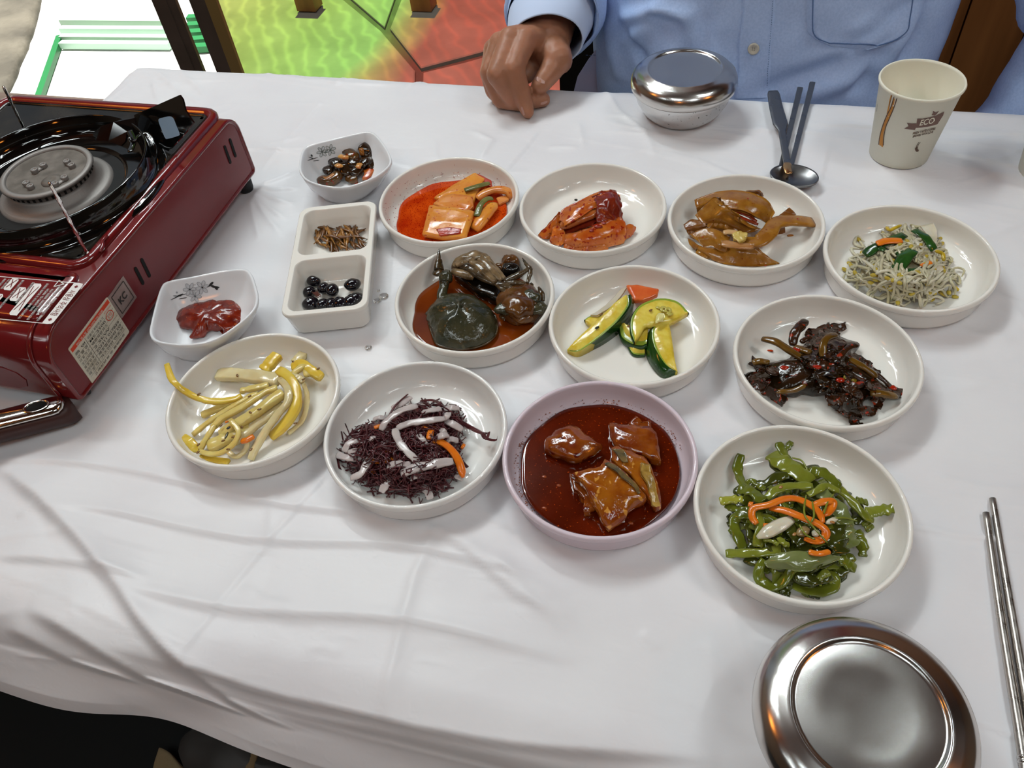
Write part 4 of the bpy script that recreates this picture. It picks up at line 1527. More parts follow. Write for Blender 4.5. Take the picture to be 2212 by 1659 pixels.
def scribble(g, t0, t1, s, h):               # a line of printing too small to read
    x = t0
    while x < t1:
        w = q.uniform(.012, .03)
        for k in range(3):
            a, b = q.uniform(0, .55), q.uniform(.25, .45)
            g.add([lab(x + w * .05, s - h * a), lab(x + w * .85, s - h * a), lab(x + w * .85, s - h * (a + .22)), lab(x + w * .05, s - h * (a + .22))], [(0, 1, 2, 3)])
        g.add([lab(x + w * .3, s), lab(x + w * .5, s), lab(x + w * .5, s - h), lab(x + w * .3, s - h)], [(0, 1, 2, 3)])
        x += w * (1.0 if q.random() < .8 else 1.5)


for s, t0, t1 in ((.0145, .12, .95), (.0185, .12, .80), (.0230, .20, .95), (.0265, .2, .75), (.0305, .08, .93), (.0430, .08, .60), (.0530, .05, .98), (.0650, .05, .30), (.0690, .05, .85), (.0770, .10, .90)):
    scribble(g, t0, t1, s, .0024)
c = lab(.06, .0195)
tri = [c + DX_ * -.0035 - DUP * .003, c + DX_ * .0035 - DUP * .003, c + DUP * .0035]
for i in range(3):
    a, b = tri[i], tri[(i + 1) % 3]
    d = (b - a).normalized()
    n_ = Vector((-d.y, d.x, 0)) * .0004
    g.add([a - n_, b - n_, b + n_, a + n_], [(0, 1, 2, 3)])
g.obj('warning_text', white_ink, stove, smooth=False)
g, g2 = G(), G()


def pic(t, s, w, h):
    o = [lab(t, s), lab(t + w, s), lab(t + w + .04, s - h * .25), lab(t + w + .04, s - h), lab(t + .05, s - h), lab(t, s - h * .75)]
    g.add(o, [tuple(range(6))])
    for a, b in (((.1, .2), (.9, .8)), ((.1, .8), (.9, .2))):
        p0, p1 = lab(t + w * a[0], s - h * a[1], .0002), lab(t + w * b[0], s - h * b[1], .0002)
        d = (p1 - p0).normalized()
        n_ = Vector((-d.y, d.x, 0)) * .0003
        g2.add([p0 - n_, p1 - n_, p1 + n_, p0 + n_], [(0, 1, 2, 3)])


pic(.10, .0405, .74, .0075)
pic(.22, .0500, .30, .0070)
pic(.02, .0625, .26, .0070)
pic(.42, .0650, .36, .0080)
g.obj('warning_pictogram', white_ink, stove, smooth=False)
g2.obj('pictogram_cross', red_side, stove, smooth=False)

# rating sticker and certificate sticker on the end panel
XS = XE + .0004


def side(u, v, e=0.0):
    p = at_plane(u, v, 0, XS)
    return p + Vector((e, 0, 0))


def quad_uv(c):
    """four corners -> bilinear map"""
    return lambda a, b, e=0.0: (c[0] * (1 - a) * (1 - b) + c[1] * a * (1 - b) + c[2] * a * b + c[3] * (1 - a) * b) + Vector((e, 0, 0))


sticker = mat('cream sticker', '#d9d3c0', 0.5, col2='#b7a98a', scale=45, lo=0.5, hi=0.75)
foil = mat('worn grey foil sticker', '#a5948e', 0.35, col2='#8d7671', scale=60, metal=0.3)
red_ink = mat('red print', '#d8401c', 0.5)
ink = mat('dark print', '#2d2a28', 0.6)
q4 = quad_uv([side(*F3(790, 985)), side(*F3(1240, 380)), side(*F3(1498, 785)), side(*F3(1075, 1388))])
g = G()
rr = []
for cx, cy, a0 in ((.97, .97, 0), (.03, .97, 90), (.03, .03, 180), (.97, .03, 270)):
    for k in range(5):
        a = math.radians(a0 + 22.5 * k)
        rr.append(q4(cx + .03 * math.cos(a), cy + .03 * math.sin(a)))
g.rings([[p - Vector((.0008, 0, 0)) for p in rr], rr], False, True)
g.obj('rating_sticker', sticker, stove, smooth=False)
g = G()
g.add([q4(.02, .04, .0002), q4(.98, .04, .0002), q4(.98, .13, .0002), q4(.02, .13, .0002)], [(0, 1, 2, 3)])
cc = q4(.86, .32, .0003)
ev = [[q4(.86 + math.cos(t) * .085 * s, .32 + math.sin(t) * .10 * s, .0003) for t in [k * PI / 12 for k in range(24)]] for s in (1, .86)]
g.rings(ev, False, False)
g.obj('red_printing', red_ink, stove, smooth=False)
g = G()


def wr(g, s, a0, b, a1, h, bold=0.0, e=.0004):
    O, E = q4(a0, b, e), q4(a1, b, e)
    X = (E - O)
    L_ = X.length
    X.normalize()
    Yv = (q4(a0, b - .1) - q4(a0, b))
    k = Yv.length / .1
    Yv.normalize()
    v, f = text_mesh(s, 1.0, bold)
    xs = [p[0] for p in v]
    w = max(xs) - min(xs)
    g.add([O + X * ((p[0] - min(xs)) / w * L_) + Yv * (p[1] * h * k) for p in v], f)


rows_b = [.24, .335, .43, .525, .62, .715, .81]
for lft, rgt, b in (('품 명', '이동식 부탄연소기', .24), ('모 델 명', 'MS-2500', .335), ('사 용 가 스', '액화석유가스', .43), ('가스소비량', '2.5kW', .525), ('제 조 번 호', '202311 017829', .62), ('안전사용기간', '제조일로부터 5년', .715), ('제 조 자', '가스안전 연소기', .81)):
    wr(g, lft, .03, b, .27, .062, .004)
    wr(g, rgt, .34 if b > .3 else .34, b, .74 if b < .55 else .93, .068, .006)
wr(g, '고객상담실 및 품질보증', .10, .93, .90, .055, .004)
for b in (.26, .355, .45, .545, .64, .735, .83):
    g.add([q4(.03, b + .015, .0003), q4(.97, b + .015, .0003), q4(.97, b + .020, .0003), q4(.03, b + .020, .0003)], [(0, 1, 2, 3)])
g.add([q4(.30, .15, .0003), q4(.305, .15, .0003), q4(.305, .84, .0003), q4(.30, .84, .0003)], [(0, 1, 2, 3)])
g.obj('rating_lettering', ink, stove, smooth=False)
g = G()
wr(g, 'PSG 파스텔 GOLDEN MS-2500', .14, .118, .80, .062, .006)
g.obj('header_lettering', sticker, stove, smooth=False)
g = G()
wr(g, '합격증', .81, .345, .91, .07, .004)
wr(g, '허가 제2023호', .79, .20, .97, .045)
g.obj('seal_lettering', red_ink, stove, smooth=False)
c4 = [side(*F3(1245, 392)), side(*F3(1425, 138)), side(*F3(1583, 385)), side(*F3(1410, 632))]
k4 = quad_uv(c4)
g = G()
g.rings([[p - Vector((.0008, 0, 0)) for p in c4], c4], False, True)
g.obj('certificate_sticker', foil, stove, smooth=False)
g = G()
for s in (1,):
    inn = [k4(.12, .12, .0003), k4(.88, .12, .0003), k4(.88, .88, .0003), k4(.12, .88, .0003)]
    for i in range(4):
        a, b = inn[i], inn[(i + 1) % 4]
        d = (b - a).normalized()
        n_ = Vector((0, -d.z, d.y)) * .0003
        g.add([a - n_, b - n_, b + n_, a + n_], [(0, 1, 2, 3)])
q4s = q4
q4 = k4
wr(g, 'KC', .28, .62, .70, .34, .02)
g.obj('certificate_mark', ink, stove, smooth=False)
q4 = q4s

# ------------------------------------------------------------------ food
FB = 0.0034                                  # bowl floor above the cloth (bowl feet included)


def food(name, m, **k):
    base = dict(rough=0.2, spec=0.5, coat=0.22)
    base.update(k)
    return mat(name, m, **base)


def piece(g, name, m, label, cat, group=None, parent=None, auto=None):
    o = g.obj(name, m, parent, auto=auto)
    if parent is None: tag(o, label, cat, group)
    return o


# sauces and broths: thin pools with an uneven rim
def pool(key, rad, z, m, name, label, squash=(1, 1), off=(0, 0), wob=.04, seed=1, rad2=None):
    c = BC[key]
    g = G()
    ring = []
    for k in range(96):
        a = 2 * PI * k / 96
        r = BOWL_R * rad * (1 + wob * mnoise.noise(Vector((math.cos(a) * 2.2, math.sin(a) * 2.2, seed))))
        ring.append((math.cos(a) * r, math.sin(a) * r))
    rows = []
    for s, dz in ((0.80, FB - .0004), (0.93, FB + .0012), (1.0, z - .0008), (1.0, z - .0002), (.985, z + .0001), (.95, z), (.5, z), (.02, z)):
        rows.append([Vector((c.x + off[0] + x * s, c.y + off[1] + y * s, T + dz)) for x, y in ring])
    g.rings(rows)
    return tag(g.obj(name, m), label, 'sauce', kind='stuff')


m_redbroth = food('orange red broth', '#a82a08', rough=.06, col2='#c8480f', scale=70, detail=5, col3='#8c1404', scale3=900, t3=.6)
m_brownsauce = food('red brown braising sauce', '#481002', rough=.05, col2='#5c1804', scale=40, col3='#a03a0a', scale3=600, t3=.68)
m_soy = food('soy broth', '#5e2406', rough=.04, col2='#7a3508', scale=18)
pool('radish', .80, .0078, m_redbroth, 'kimchi_broth', 'orange red broth with chilli specks under the radish kimchi slabs', off=(.001, -.002), wob=.05)
pool('fish', .835, .0098, m_brownsauce, 'braising_sauce', 'dark red brown sauce pooled round the braised fish', wob=.03)
pool('crab', .80, .0075, m_soy, 'soy_broth', 'dark amber soy broth round the marinated crab', off=(-.001, -.002), wob=.05)

INNER = [(r, z) for r, z in BOWL_PROF[::-1] if z < .0232][:10]


def lift(g, key, gap=.0007):
    """keep a heap clear of the inside of its bowl"""
    c = BC[key]
    rs, zs = [0.0] + [r for r, z in INNER[1:]], [INNER[1][1]] + [z for r, z in INNER[1:]]
    out = []
    for x, y, z in g.v:
        r = math.hypot(x - c.x, y - c.y)
        if r > .0585 and z < T + .024:
            x, y, r = c.x + (x - c.x) * .0585 / r, c.y + (y - c.y) * .0585 / r, .0585
        out.append((x, y, max(z, T + Z0 + float(np.interp(r, rs, zs)) + gap)))
    g.v = out
    return g


# thin stains of sauce climbing the two sauce bowls
def stain(key, r0, r1, m, name, seed, parent_label, a0=0, a1=2 * PI, dens=170):
    c = BC[key]
    q_ = random.Random(seed)
    g = G()
    for k in range(dens):
        a = q_.uniform(a0, a1)
        r = q_.uniform(r0, r1) * BOWL_R
        # height of the bowl's inner wall at r
        z = 0.003
        pr = BOWL_PROF[::-1]
        for (ra, za), (rb, zb) in zip(pr, pr[1:]):
            if ra <= r <= rb and zb > za - 1e-9:
                z = za + (zb - za) * (r - ra) / max(rb - ra, 1e-9); break
        s = q_.uniform(.00025, .0007)
        r -= .0007
        blob((c.x + r * math.cos(a), c.y + r * math.sin(a), T + Z0 + z + .0006), s * .8, s * .8, s * .4, 0, sub=1, g=g)
    tag(g.obj(name, m), parent_label, 'flakes', kind='stuff')


m_chilli = food('chilli flakes', '#a5270c', rough=.35)
stain('radish', .78, .94, m_chilli, 'chilli_flakes', 3, 'red chilli specks stuck to the inside of the radish kimchi bowl', .3, 3.9)
stain('fish', .84, .90, food('brown specks', '#8a4010', rough=.35), 'chilli_flakes', 4, 'brown sauce specks along the tide line in the lilac bowl', .4, 4.2, 260)

# ---- radish kimchi
m_rad = food('orange stained radish', '#cf7e2a', col2='#dd9438', scale=55, col3='#a8320c', scale3=320, t3=.66, sss=.25, bump=.15, bscale=300)
m_rad2 = food('pale orange radish', '#d98f45', col2='#c8702a', scale=60, col3='#b04014', scale3=350, t3=.66, sss=.25)
m_onion = food('green onion piece', '#5c5e30', col2='#74733c', scale=120, bump=.3, bscale=400)


def slab(fr, pts, zs, th, name, m, label, cat, group=None, noise=.0004, bulge=0, sharp=.95, freq=150, seed=0, n=44, parent=None):
    P = [fr(x, y, z) for (x, y), z in zip(pts, zs if hasattr(zs, '__len__') else [zs] * len(pts))]
    g = chunk(P, th, bulge, noise, freq, n=n, sharp=sharp, seed=seed)
    return piece(g, name, m, label, cat, group, parent)


def densify(p, k=3):
    o = []
    for i in range(len(p)):
        a, b = p[i], p[(i + 1) % len(p)]
        for j in range(k): o.append((a[0] + (b[0] - a[0]) * j / k, a[1] + (b[1] - a[1]) * j / k))
    return o


def dz(p, k=3):
    o = []
    for i in range(len(p)):
        a, b = p[i], p[(i + 1) % len(p)]
        for j in range(k): o.append(a + (b - a) * j / k)
    return o


def slabs(fr, corners, zs, th, *a, k=3, **kw):
    return slab(fr, densify(corners, k), dz(zs, k), th, *a, **kw)


slabs(FA, [(1285, 590), (1450, 480), (1612, 392), (1690, 440), (1640, 520), (1585, 650), (1440, 640)], [.010, .012, .012, .011, .011, .012, .011], .005, 'radish_slab', m_rad, 'orange radish slab leaning at the back of the red broth', 'radish')
slabs(FA, [(1275, 640), (1330, 590), (1440, 560), (1590, 580), (1600, 660), (1560, 700), (1400, 690)], [.012, .013, .014, .014, .014, .013, .013], .005, 'radish_slab', m_rad2, 'pale orange radish slab in the middle of the radish kimchi', 'radish')
slabs(FA, [(1245, 655), (1420, 665), (1605, 700), (1570, 810), (1535, 905), (1360, 912), (1188, 880), (1215, 770)], [.015, .016, .016, .015, .013, .012, .012, .014], .0055, 'radish_slab', m_rad, 'square orange radish slab with chilli smear lying in front of the others', 'radish')
for lb, pts, w, th, m in (('curved strip of orange cabbage at the right of the radish kimchi', [(1625, 590, .011), (1690, 540, .013), (1780, 515, .014), (1870, 530, .013), (1905, 585, .010)], .0085, .005, m_rad2),
                          ('thick orange radish wedge at the right of the front slab', [(1600, 835, .010), (1650, 770, .0125), (1710, 690, .013), (1760, 630, .012)], .0120, .007, m_rad)):
    piece(strip([FA(*p) for p in pts], w, th, n=10, power=3, wob=.15), 'radish_strip', m, lb, 'radish')
for lb, pts in (('dark green onion piece on the back radish slab', [(1525, 520, .0165), (1620, 490, .0172), (1725, 463, .0165)]), ('dark green onion piece curled on the right radish wedge', [(1620, 725, .0165), (1650, 640, .018), (1700, 590, .018), (1750, 585, .0165)])):
    piece(strip([FA(*p) for p in pts], .0060, .0018, n=10, power=3, a=.9, b=.8), 'green_onion', m_onion, lb, 'green onion')
slabs(FA, [(1625, 390), (1740, 448), (1750, 510), (1700, 480)], [.0115] * 4, .002, 'chilli_skin', m_chilli, 'red chilli skin behind the back radish slab', 'chilli')
slabs(FA, [(1300, 830), (1400, 815), (1500, 830), (1490, 870), (1330, 885)], [.0166, .0172, .0166, .0156, .0158], .0012, 'chilli_paste', food('wet chilli paste', '#b4320c', col2='#8e2008', scale=200, bump=.5, bscale=500), 'smear of red chilli paste on the front radish slab', 'chilli', noise=.0005, freq=300)
slabs(FA, [(1780, 590), (1860, 565), (1880, 600), (1800, 640)], [.0085, .009, .009, .0085], .003, 'radish_slab', m_rad2, 'small pale radish piece at the right of the red broth', 'radish')

# ---- dark pickled vegetables in the far square bowl
F7 = frame(640, 280, 10.0545)
m_pick = food('dark olive pickle', '#3a2410', col2='#5a3a14', scale=80, rough=.15, col3='#7c1d08', scale3=250, t3=.62)
m_pick2 = food('black brown pickle', '#1d120b', col2='#33200f', scale=80, rough=.12)
m_cut = food('amber pickle flesh', '#a0641c', col2='#7a4212', scale=120)
PG = 'pickled vegetable slices in the square bowl'
for pts, w, th, m, lb in (
    ([(700, 560, .012), (760, 500, .016), (860, 450, .017), (960, 440, .016)], .0110, .0070, m_pick, 'olive pickle slice at the back left of the pickle heap'),
    ([(1000, 430, .018), (1100, 460, .0195), (1200, 540, .0195), (1320, 640, .017)], .0095, .005, m_pick, 'brown ribbed pickle slice across the top of the heap'),
    ([(1390, 340, .024), (1470, 400, .022), (1530, 500, .018), (1540, 620, .014)], .0105, .005, m_pick2, 'upright curved pickle slice at the right of the heap'),
    ([(1440, 640, .012), (1520, 700, .013), (1600, 760, .011), (1560, 860, .008)], .0150, .008, m_pick2, 'black pickle slice at the right under the upright one'),
    ([(510, 1060, .0075), (600, 1110, .0082), (740, 1110, .0088), (870, 1030, .010), (900, 920, .011)], .0100, .0075, m_pick, 'crescent of pickle at the near left of the heap'),
    ([(600, 600, .010), (620, 700, .011), (680, 790, .011)], .0085, .0060, m_pick, 'red stained pickle slice at the left of the heap'),
    ([(640, 830, .0095), (700, 900, .010), (660, 980, .0085)], .0085, .006, m_pick2, 'dark pickle stub beside the crescent'),
    ([(980, 760, .014), (1040, 860, .013), (1000, 1000, .009)], .0130, .007, m_pick2, 'dark pickle slice in the middle of the heap'),
    ([(1150, 680, .0155), (1280, 720, .015), (1400, 760, .013)], .0140, .007, m_pick2, 'dark pickle slice right of the middle'),
    ([(1200, 860, .011), (1320, 900, .011), (1420, 960, .009)], .0140, .007, m_pick2, 'dark pickle slice at the near side of the heap'),
    ([(1150, 1000, .008), (1230, 1060, .0075), (1330, 1040, .0075)], .0110, .006, m_pick, 'pickle slice lowest at the near side'),
    ([(760, 640, .013), (860, 720, .014), (900, 820, .0125)], .0110, .007, m_pick2, 'dark pickle under the garlic bits'),
):
    piece(strip([F7(*p) for p in pts], w * 1.2, th * 1.1, n=10, power=2.6, wob=.2, a=.5, b=.5), 'pickle_slice', m, lb, 'pickle', PG)
for pts, w, lb in (([(1400, 400, .0245), (1420, 480, .0215), (1430, 560, .018)], .0050, 'amber cut face of the upright pickle'), ([(560, 1050, .0122), (680, 1050, .0128), (820, 960, .0142)], .0050, 'amber cut face of the crescent pickle')):
    piece(strip([F7(*p) for p in pts], w, .0015, n=8), 'pickle_flesh', m_cut, lb, 'pickle')
m_gar = food('pale garlic', '#c89a52', col2='#b5642a', scale=150)
for pts, lb in (([(930, 570, .0205), (1030, 600, .0215), (1140, 610, .0205)], 'pale garlic sliver on top of the pickles'), ([(870, 760, .0185), (920, 790, .0188), (980, 770, .018)], 'pale garlic bit at the left of the pickle heap'), ([(1330, 830, .017), (1360, 790, .0172), (1380, 740, .017)], 'pale seed strip in the middle of the pickles')):
    piece(strip([F7(*p) for p in pts], .0060, .003, n=8, wob=.3), 'garlic_bit', m_gar, lb, 'garlic')
slabs(F7, [(1460, 900), (1620, 850), (1750, 880), (1640, 960), (1540, 1080), (1430, 1090), (1480, 980)], [.009, .010, .010, .009, .007, .007, .009], .003, 'cabbage_piece', food('orange cabbage', '#c06a24', col2='#a8380e', scale=120), 'orange kimchi cabbage piece at the right of the pickles', 'cabbage', noise=.001)
slabs(F7, [(1620, 660), (1740, 650), (1760, 780), (1740, 900), (1660, 860)], [.012, .012, .011, .010, .010], .0025, 'cabbage_piece', food('red cabbage skin', '#9c2c0a', col2='#b8480f', scale=120), 'red chilli coated cabbage piece at the far right of the pickles', 'cabbage', noise=.001)
_p = F7(1300, 1170, .0045)
tag(blob(_p, .0022, .0016, .0005, .2, sub=2).obj('sauce_drop', m_redbroth), 'orange drop of sauce below the pickles', 'sauce')

# ---- red paste
m_paste = food('red chilli paste', '#5c1206', rough=.2, col2='#7c220a', scale=160, col3='#a04a14', scale3=420, t3=.68, bump=.5, bscale=140, bdist=.0015)
P = [FH(x, y, .0075) for x, y in ((192, 430), (205, 395), (260, 335), (330, 300), (425, 262), (505, 238), (580, 255), (645, 275), (700, 310), (748, 342), (735, 395), (700, 430), (640, 480), (590, 520), (565, 520), (570, 492), (520, 492), (445, 500), (420, 530), (370, 548), (318, 545), (345, 500), (290, 490), (245, 475), (225, 440))]
g = chunk(P, .005, .0065, .0022, 120, n=90, seed=4)
g.jitter(.0007, 420, 2)
tag(g.obj('chilli_paste', m_paste), 'lumpy dark red chilli paste spread in the small square bowl', 'paste', kind='stuff')

# ---- black beans
m_bean = food('black soy bean', '#0c0a10', rough=.12, col2='#17131a', scale=120)
BEANS = [(322, 1245, .012, 38, 50), (290, 1330, .0085, 48, 42), (405, 1300, .011, 48, 42), (470, 1315, .0115, 58, 46), (632, 1272, .0115, 62, 48), (300, 1420, .0085, 62, 52), (395, 1432, .0088, 48, 48), (462, 1428, .0085, 46, 48), (535, 1420, .009, 52, 54), (622, 1405, .0095, 60, 56), (665, 1385, .0092, 50, 54)]
BL = ['topmost left bean, standing on end', 'leftmost bean with a brown split skin', 'bean right of the standing one', 'large bean in the middle of the upper row', 'round bean alone at the upper right', 'bean at the near left corner', 'second bean of the near row', 'third bean of the near row', 'fourth bean of the near row', 'large bean of the near row at the right', 'rightmost bean of the near row']
for (x, y, z, rx, ry), lb in zip(BEANS, BL):
    piece(blob(FA(x, y, z), rx * 1e-4 * 1.18, ry * 1e-4 * 1.3, .0050, .07, 180, 3, rot=x, seed=x), 'black_bean', m_bean, 'shiny sweet black soy bean, ' + lb, 'bean', 'black beans in the divided dish')
slabs(FA, [(310, 1335), (350, 1325), (385, 1360), (355, 1378)], [.0135] * 4, .0006, 'bean_skin', food('brown bean skin', '#4a1c10'), 'brown bean skin on the left beans', 'bean')

# ---- anchovies
m_anch = food('amber dried anchovy', '#7a4d1a', rough=.25, col2='#4c2b10', scale=260, detail=3, bump=.2, bscale=700)
m_anch2 = food('light dried anchovy', '#a8752c', rough=.25, col2='#6e4316', scale=260)
q_ = random.Random(11)
AN = []
_poly = [(270, 790), (330, 760), (430, 760), (500, 800), (560, 790), (640, 800), (700, 850), (715, 960), (600, 985), (470, 1000), (390, 985), (330, 920), (290, 860)]


def inside(x, y, p):
    c = False
    for i in range(len(p)):
        a, b = p[i], p[i - 1]
        if (a[1] > y) != (b[1] > y) and x < (b[0] - a[0]) * (y - a[1]) / (b[1] - a[1]) + a[0]: c = not c
    return c


def heap(poly, q):
    xs, ys = [p[0] for p in poly], [p[1] for p in poly]
    while True:
        x, y = q.uniform(min(xs), max(xs)), q.uniform(min(ys), max(ys))
        if inside(x, y, poly): return x, y


def depth(x, y, poly):
    return min(math.hypot(x - (a[0] + (b[0] - a[0]) * t), y - (a[1] + (b[1] - a[1]) * t)) for a, b in zip(poly, poly[1:] + poly[:1]) for t in (0, .25, .5, .75))


for k in range(85):
    x, y = heap(_poly, q_)
    d = depth(x, y, _poly)
    z = .0055 + min(d / 130, 1) * .011 * q_.uniform(.35, 1)
    a = q_.gauss(math.radians(65), .75)
    L = q_.uniform(95, 165)
    bx, by = math.cos(a) * L / 2, math.sin(a) * L / 2
    cv = q_.uniform(-22, 22)
    pts = [FA(x - bx, y - by, max(.005, z + q_.uniform(-.002, .002))), FA(x - bx * .3 - by / L * cv, y - by * .3 + bx / L * cv, z + .001), FA(x + bx * .4 - by / L * cv, y + by * .4 + bx / L * cv, z + .0008), FA(x + bx, y + by, max(.005, z + q_.uniform(-.002, .002)))]
    g = G()
    p = smooth_path(pts, 12)
    ww = [.0009, .0021, .0029, .0034, .0034, .0032, .0028, .0024, .0019, .0014, .0009, .0018]
    g.sweep(p, ww, [w * .75 for w in ww[:-1]] + [.0003], n=6, roll=q_.uniform(-.6, .6))
    piece(g, 'dried_anchovy', m_anch if q_.random() < .6 else m_anch2, 'small glazed dried anchovy in the heap in the divided dish', 'anchovy', 'dried anchovies')

# ---- cabbage kimchi
FK = frame(1100, 330, 3.16)
m_kim = food('orange kimchi cabbage', '#b04a14', col2='#c4702a', scale=70, rough=.18, col3='#8e2008', scale3=260, t3=.6, bump=.45, bscale=130, bdist=.0015)
m_kimr = food('red kimchi leaf', '#6e1c10', col2='#8c3018', scale=130, rough=.2, bump=.5, bscale=150, bdist=.0015)
m_kimp = food('translucent kimchi stem', '#b86a30', col2='#96401a', scale=60, rough=.12)


def leaf(fr, rows, th, name, m, label, cat, noise=.0008, freq=180, seed=0, n=(16, 9), group=None):
    """a wavy solid sheet through rows of zoom points"""
    R = [[fr(*p) for p in r] for r in rows]
    R = [smooth_path(r, n[0]) for r in R]
    Cc = [smooth_path([r[j] for r in R], n[1]) for j in range(n[0])]
    g = G()
    top_ = [[Cc[j][i] for j in range(n[0])] for i in range(n[1])]
    nrm = []
    for i in range(n[1]):
        nr = []
        for j in range(n[0]):
            du = top_[i][min(j + 1, n[0] - 1)] - top_[i][max(j - 1, 0)]
            dv = top_[min(i + 1, n[1] - 1)][j] - top_[max(i - 1, 0)][j]
            v = du.cross(dv)
            v = v.normalized() if v.length > 0 else Vector((0, 0, 1))
            nr.append(v if v.z >= 0 else -v)
        nrm.append(nr)
    bot = [[top_[i][j] - nrm[i][j] * th for j in range(n[0])] for i in range(n[1])]
    g.grid(top_)
    g.grid(bot, flip=True)
    NN = n[0] * n[1]
    border = [j for j in range(n[0])] + [i * n[0] + n[0] - 1 for i in range(1, n[1])] + [(n[1] - 1) * n[0] + j for j in range(n[0] - 2, -1, -1)] + [i * n[0] for i in range(n[1] - 2, 0, -1)]
    for a, b in zip(border, border[1:] + border[:1]):
        g.f.append((a, b, b + NN, a + NN))
        g.m.append(0)
    g.jitter(noise, freq, seed)
    g.jitter(noise * .35, freq * 3, seed + 2)
    return piece(g, name, m, label, cat, group)


leaf(FK, [[(195, 560, .009), (280, 470, .014), (345, 400, .018)], [(235, 585, .007), (320, 510, .011), (380, 430, .014)], [(270, 590, .005), (350, 545, .008), (400, 480, .010)]], .003, 'kimchi_leaf', m_kim, 'orange kimchi leaf end at the left of the kimchi fold', 'kimchi', seed=1)
leaf(FK, [[(340, 460, .018), (360, 390, .021), (480, 325, .025), (600, 270, .027), (700, 258, .026), (755, 290, .023)], [(365, 470, .023), (450, 380, .028), (560, 335, .030), (660, 300, .031), (720, 310, .029), (760, 360, .024)], [(380, 500, .022), (470, 450, .026), (580, 380, .027), (660, 370, .027), (720, 400, .024), (765, 420, .019)]], .005, 'kimchi_leaf', m_kim, 'large folded kimchi leaf arching over the top of the heap', 'kimchi', seed=2, n=(22, 11))
leaf(FK, [[(560, 300, .029), (640, 262, .030), (720, 262, .029), (757, 300, .025)], [(600, 350, .031), (680, 320, .033), (740, 330, .029), (762, 370, .023)], [(590, 420, .026), (660, 420, .026), (720, 430, .023), (775, 440, .017)], [(600, 500, .019), (680, 480, .019), (740, 470, .018), (775, 470, .014)]], .004, 'kimchi_leaf', m_kimr, 'dark red ruffled kimchi leaf at the upper right of the heap', 'kimchi', noise=.0022, freq=220, seed=3, n=(18, 14))
leaf(FK, [[(345, 470, .016), (460, 400, .0215), (580, 350, .024), (700, 340, .024), (755, 400, .019)], [(370, 510, .014), (480, 450, .019), (600, 420, .021), (700, 420, .0205), (770, 440, .0165)], [(390, 560, .012), (490, 520, .016), (600, 480, .0185), (700, 460, .0185), (775, 470, .0145)]], .004, 'kimchi_leaf', m_kimr, 'dark red crumpled kimchi leaf filling the fold of the heap', 'kimchi', noise=.0022, freq=230, seed=11, n=(20, 10))
piece(strip([FK(355, 490, .017), FK(420, 475, .020), FK(500, 440, .022), FK(610, 390, .023)], .0125, .0065, n=12, wob=.2), 'cabbage_rib', m_kimp, 'glossy translucent kimchi stem in the middle of the heap', 'kimchi')
leaf(FK, [[(285, 560, .012), (300, 500, .016), (350, 495, .018)], [(275, 600, .008), (330, 560, .013), (380, 545, .015)], [(300, 625, .005), (350, 630, .007), (385, 600, .011)]], .004, 'cabbage_rib', m_kim, 'rounded kimchi stem end at the near left of the heap', 'kimchi', seed=5)
leaf(FK, [[(375, 560, .016), (480, 535, .0195), (600, 490, .0215), (740, 435, .0205), (790, 470, .017)], [(375, 610, .012), (480, 590, .016), (600, 560, .018), (740, 520, .017), (800, 540, .013)], [(390, 640, .007), (480, 645, .010), (600, 620, .012), (720, 595, .011), (795, 585, .008)], [(430, 655, .0045), (520, 668, .005), (620, 650, .006), (720, 635, .006), (780, 620, .0045)]], .004, 'kimchi_leaf', m_kim, 'broad orange kimchi piece across the front of the heap', 'kimchi', seed=6, n=(22, 12))
leaf(FK, [[(780, 500, .013), (830, 490, .012), (865, 510, .009)], [(785, 550, .011), (830, 530, .010), (868, 520, .008)], [(785, 590, .006), (820, 575, .006), (845, 555, .006)]], .003, 'kimchi_leaf', m_kim, 'ragged orange kimchi tip at the right of the heap', 'kimchi', noise=.0014, seed=7)
for x, y, z, s in ((600, 500, .0205, 36), (560, 530, .0195, 26), (640, 480, .021, 22), (500, 400, .0265, 18)):
    piece(blob(FK(x, y, z), s * 1.1e-4, s * .9e-4, s * .4e-4, .4, 500, 2, seed=x), 'chilli_clump', food('wet red chilli', '#8e2410', rough=.2, bump=.5, bscale=600), 'clump of red chilli on the kimchi front piece', 'chilli', 'chilli clumps on the kimchi')
piece(blob(FK(455, 322, .0255), .0016, .0011, .0010, .2, sub=2), 'green_bit', food('black green bit', '#1c1c10'), 'dark green onion bit on the kimchi', 'green onion')

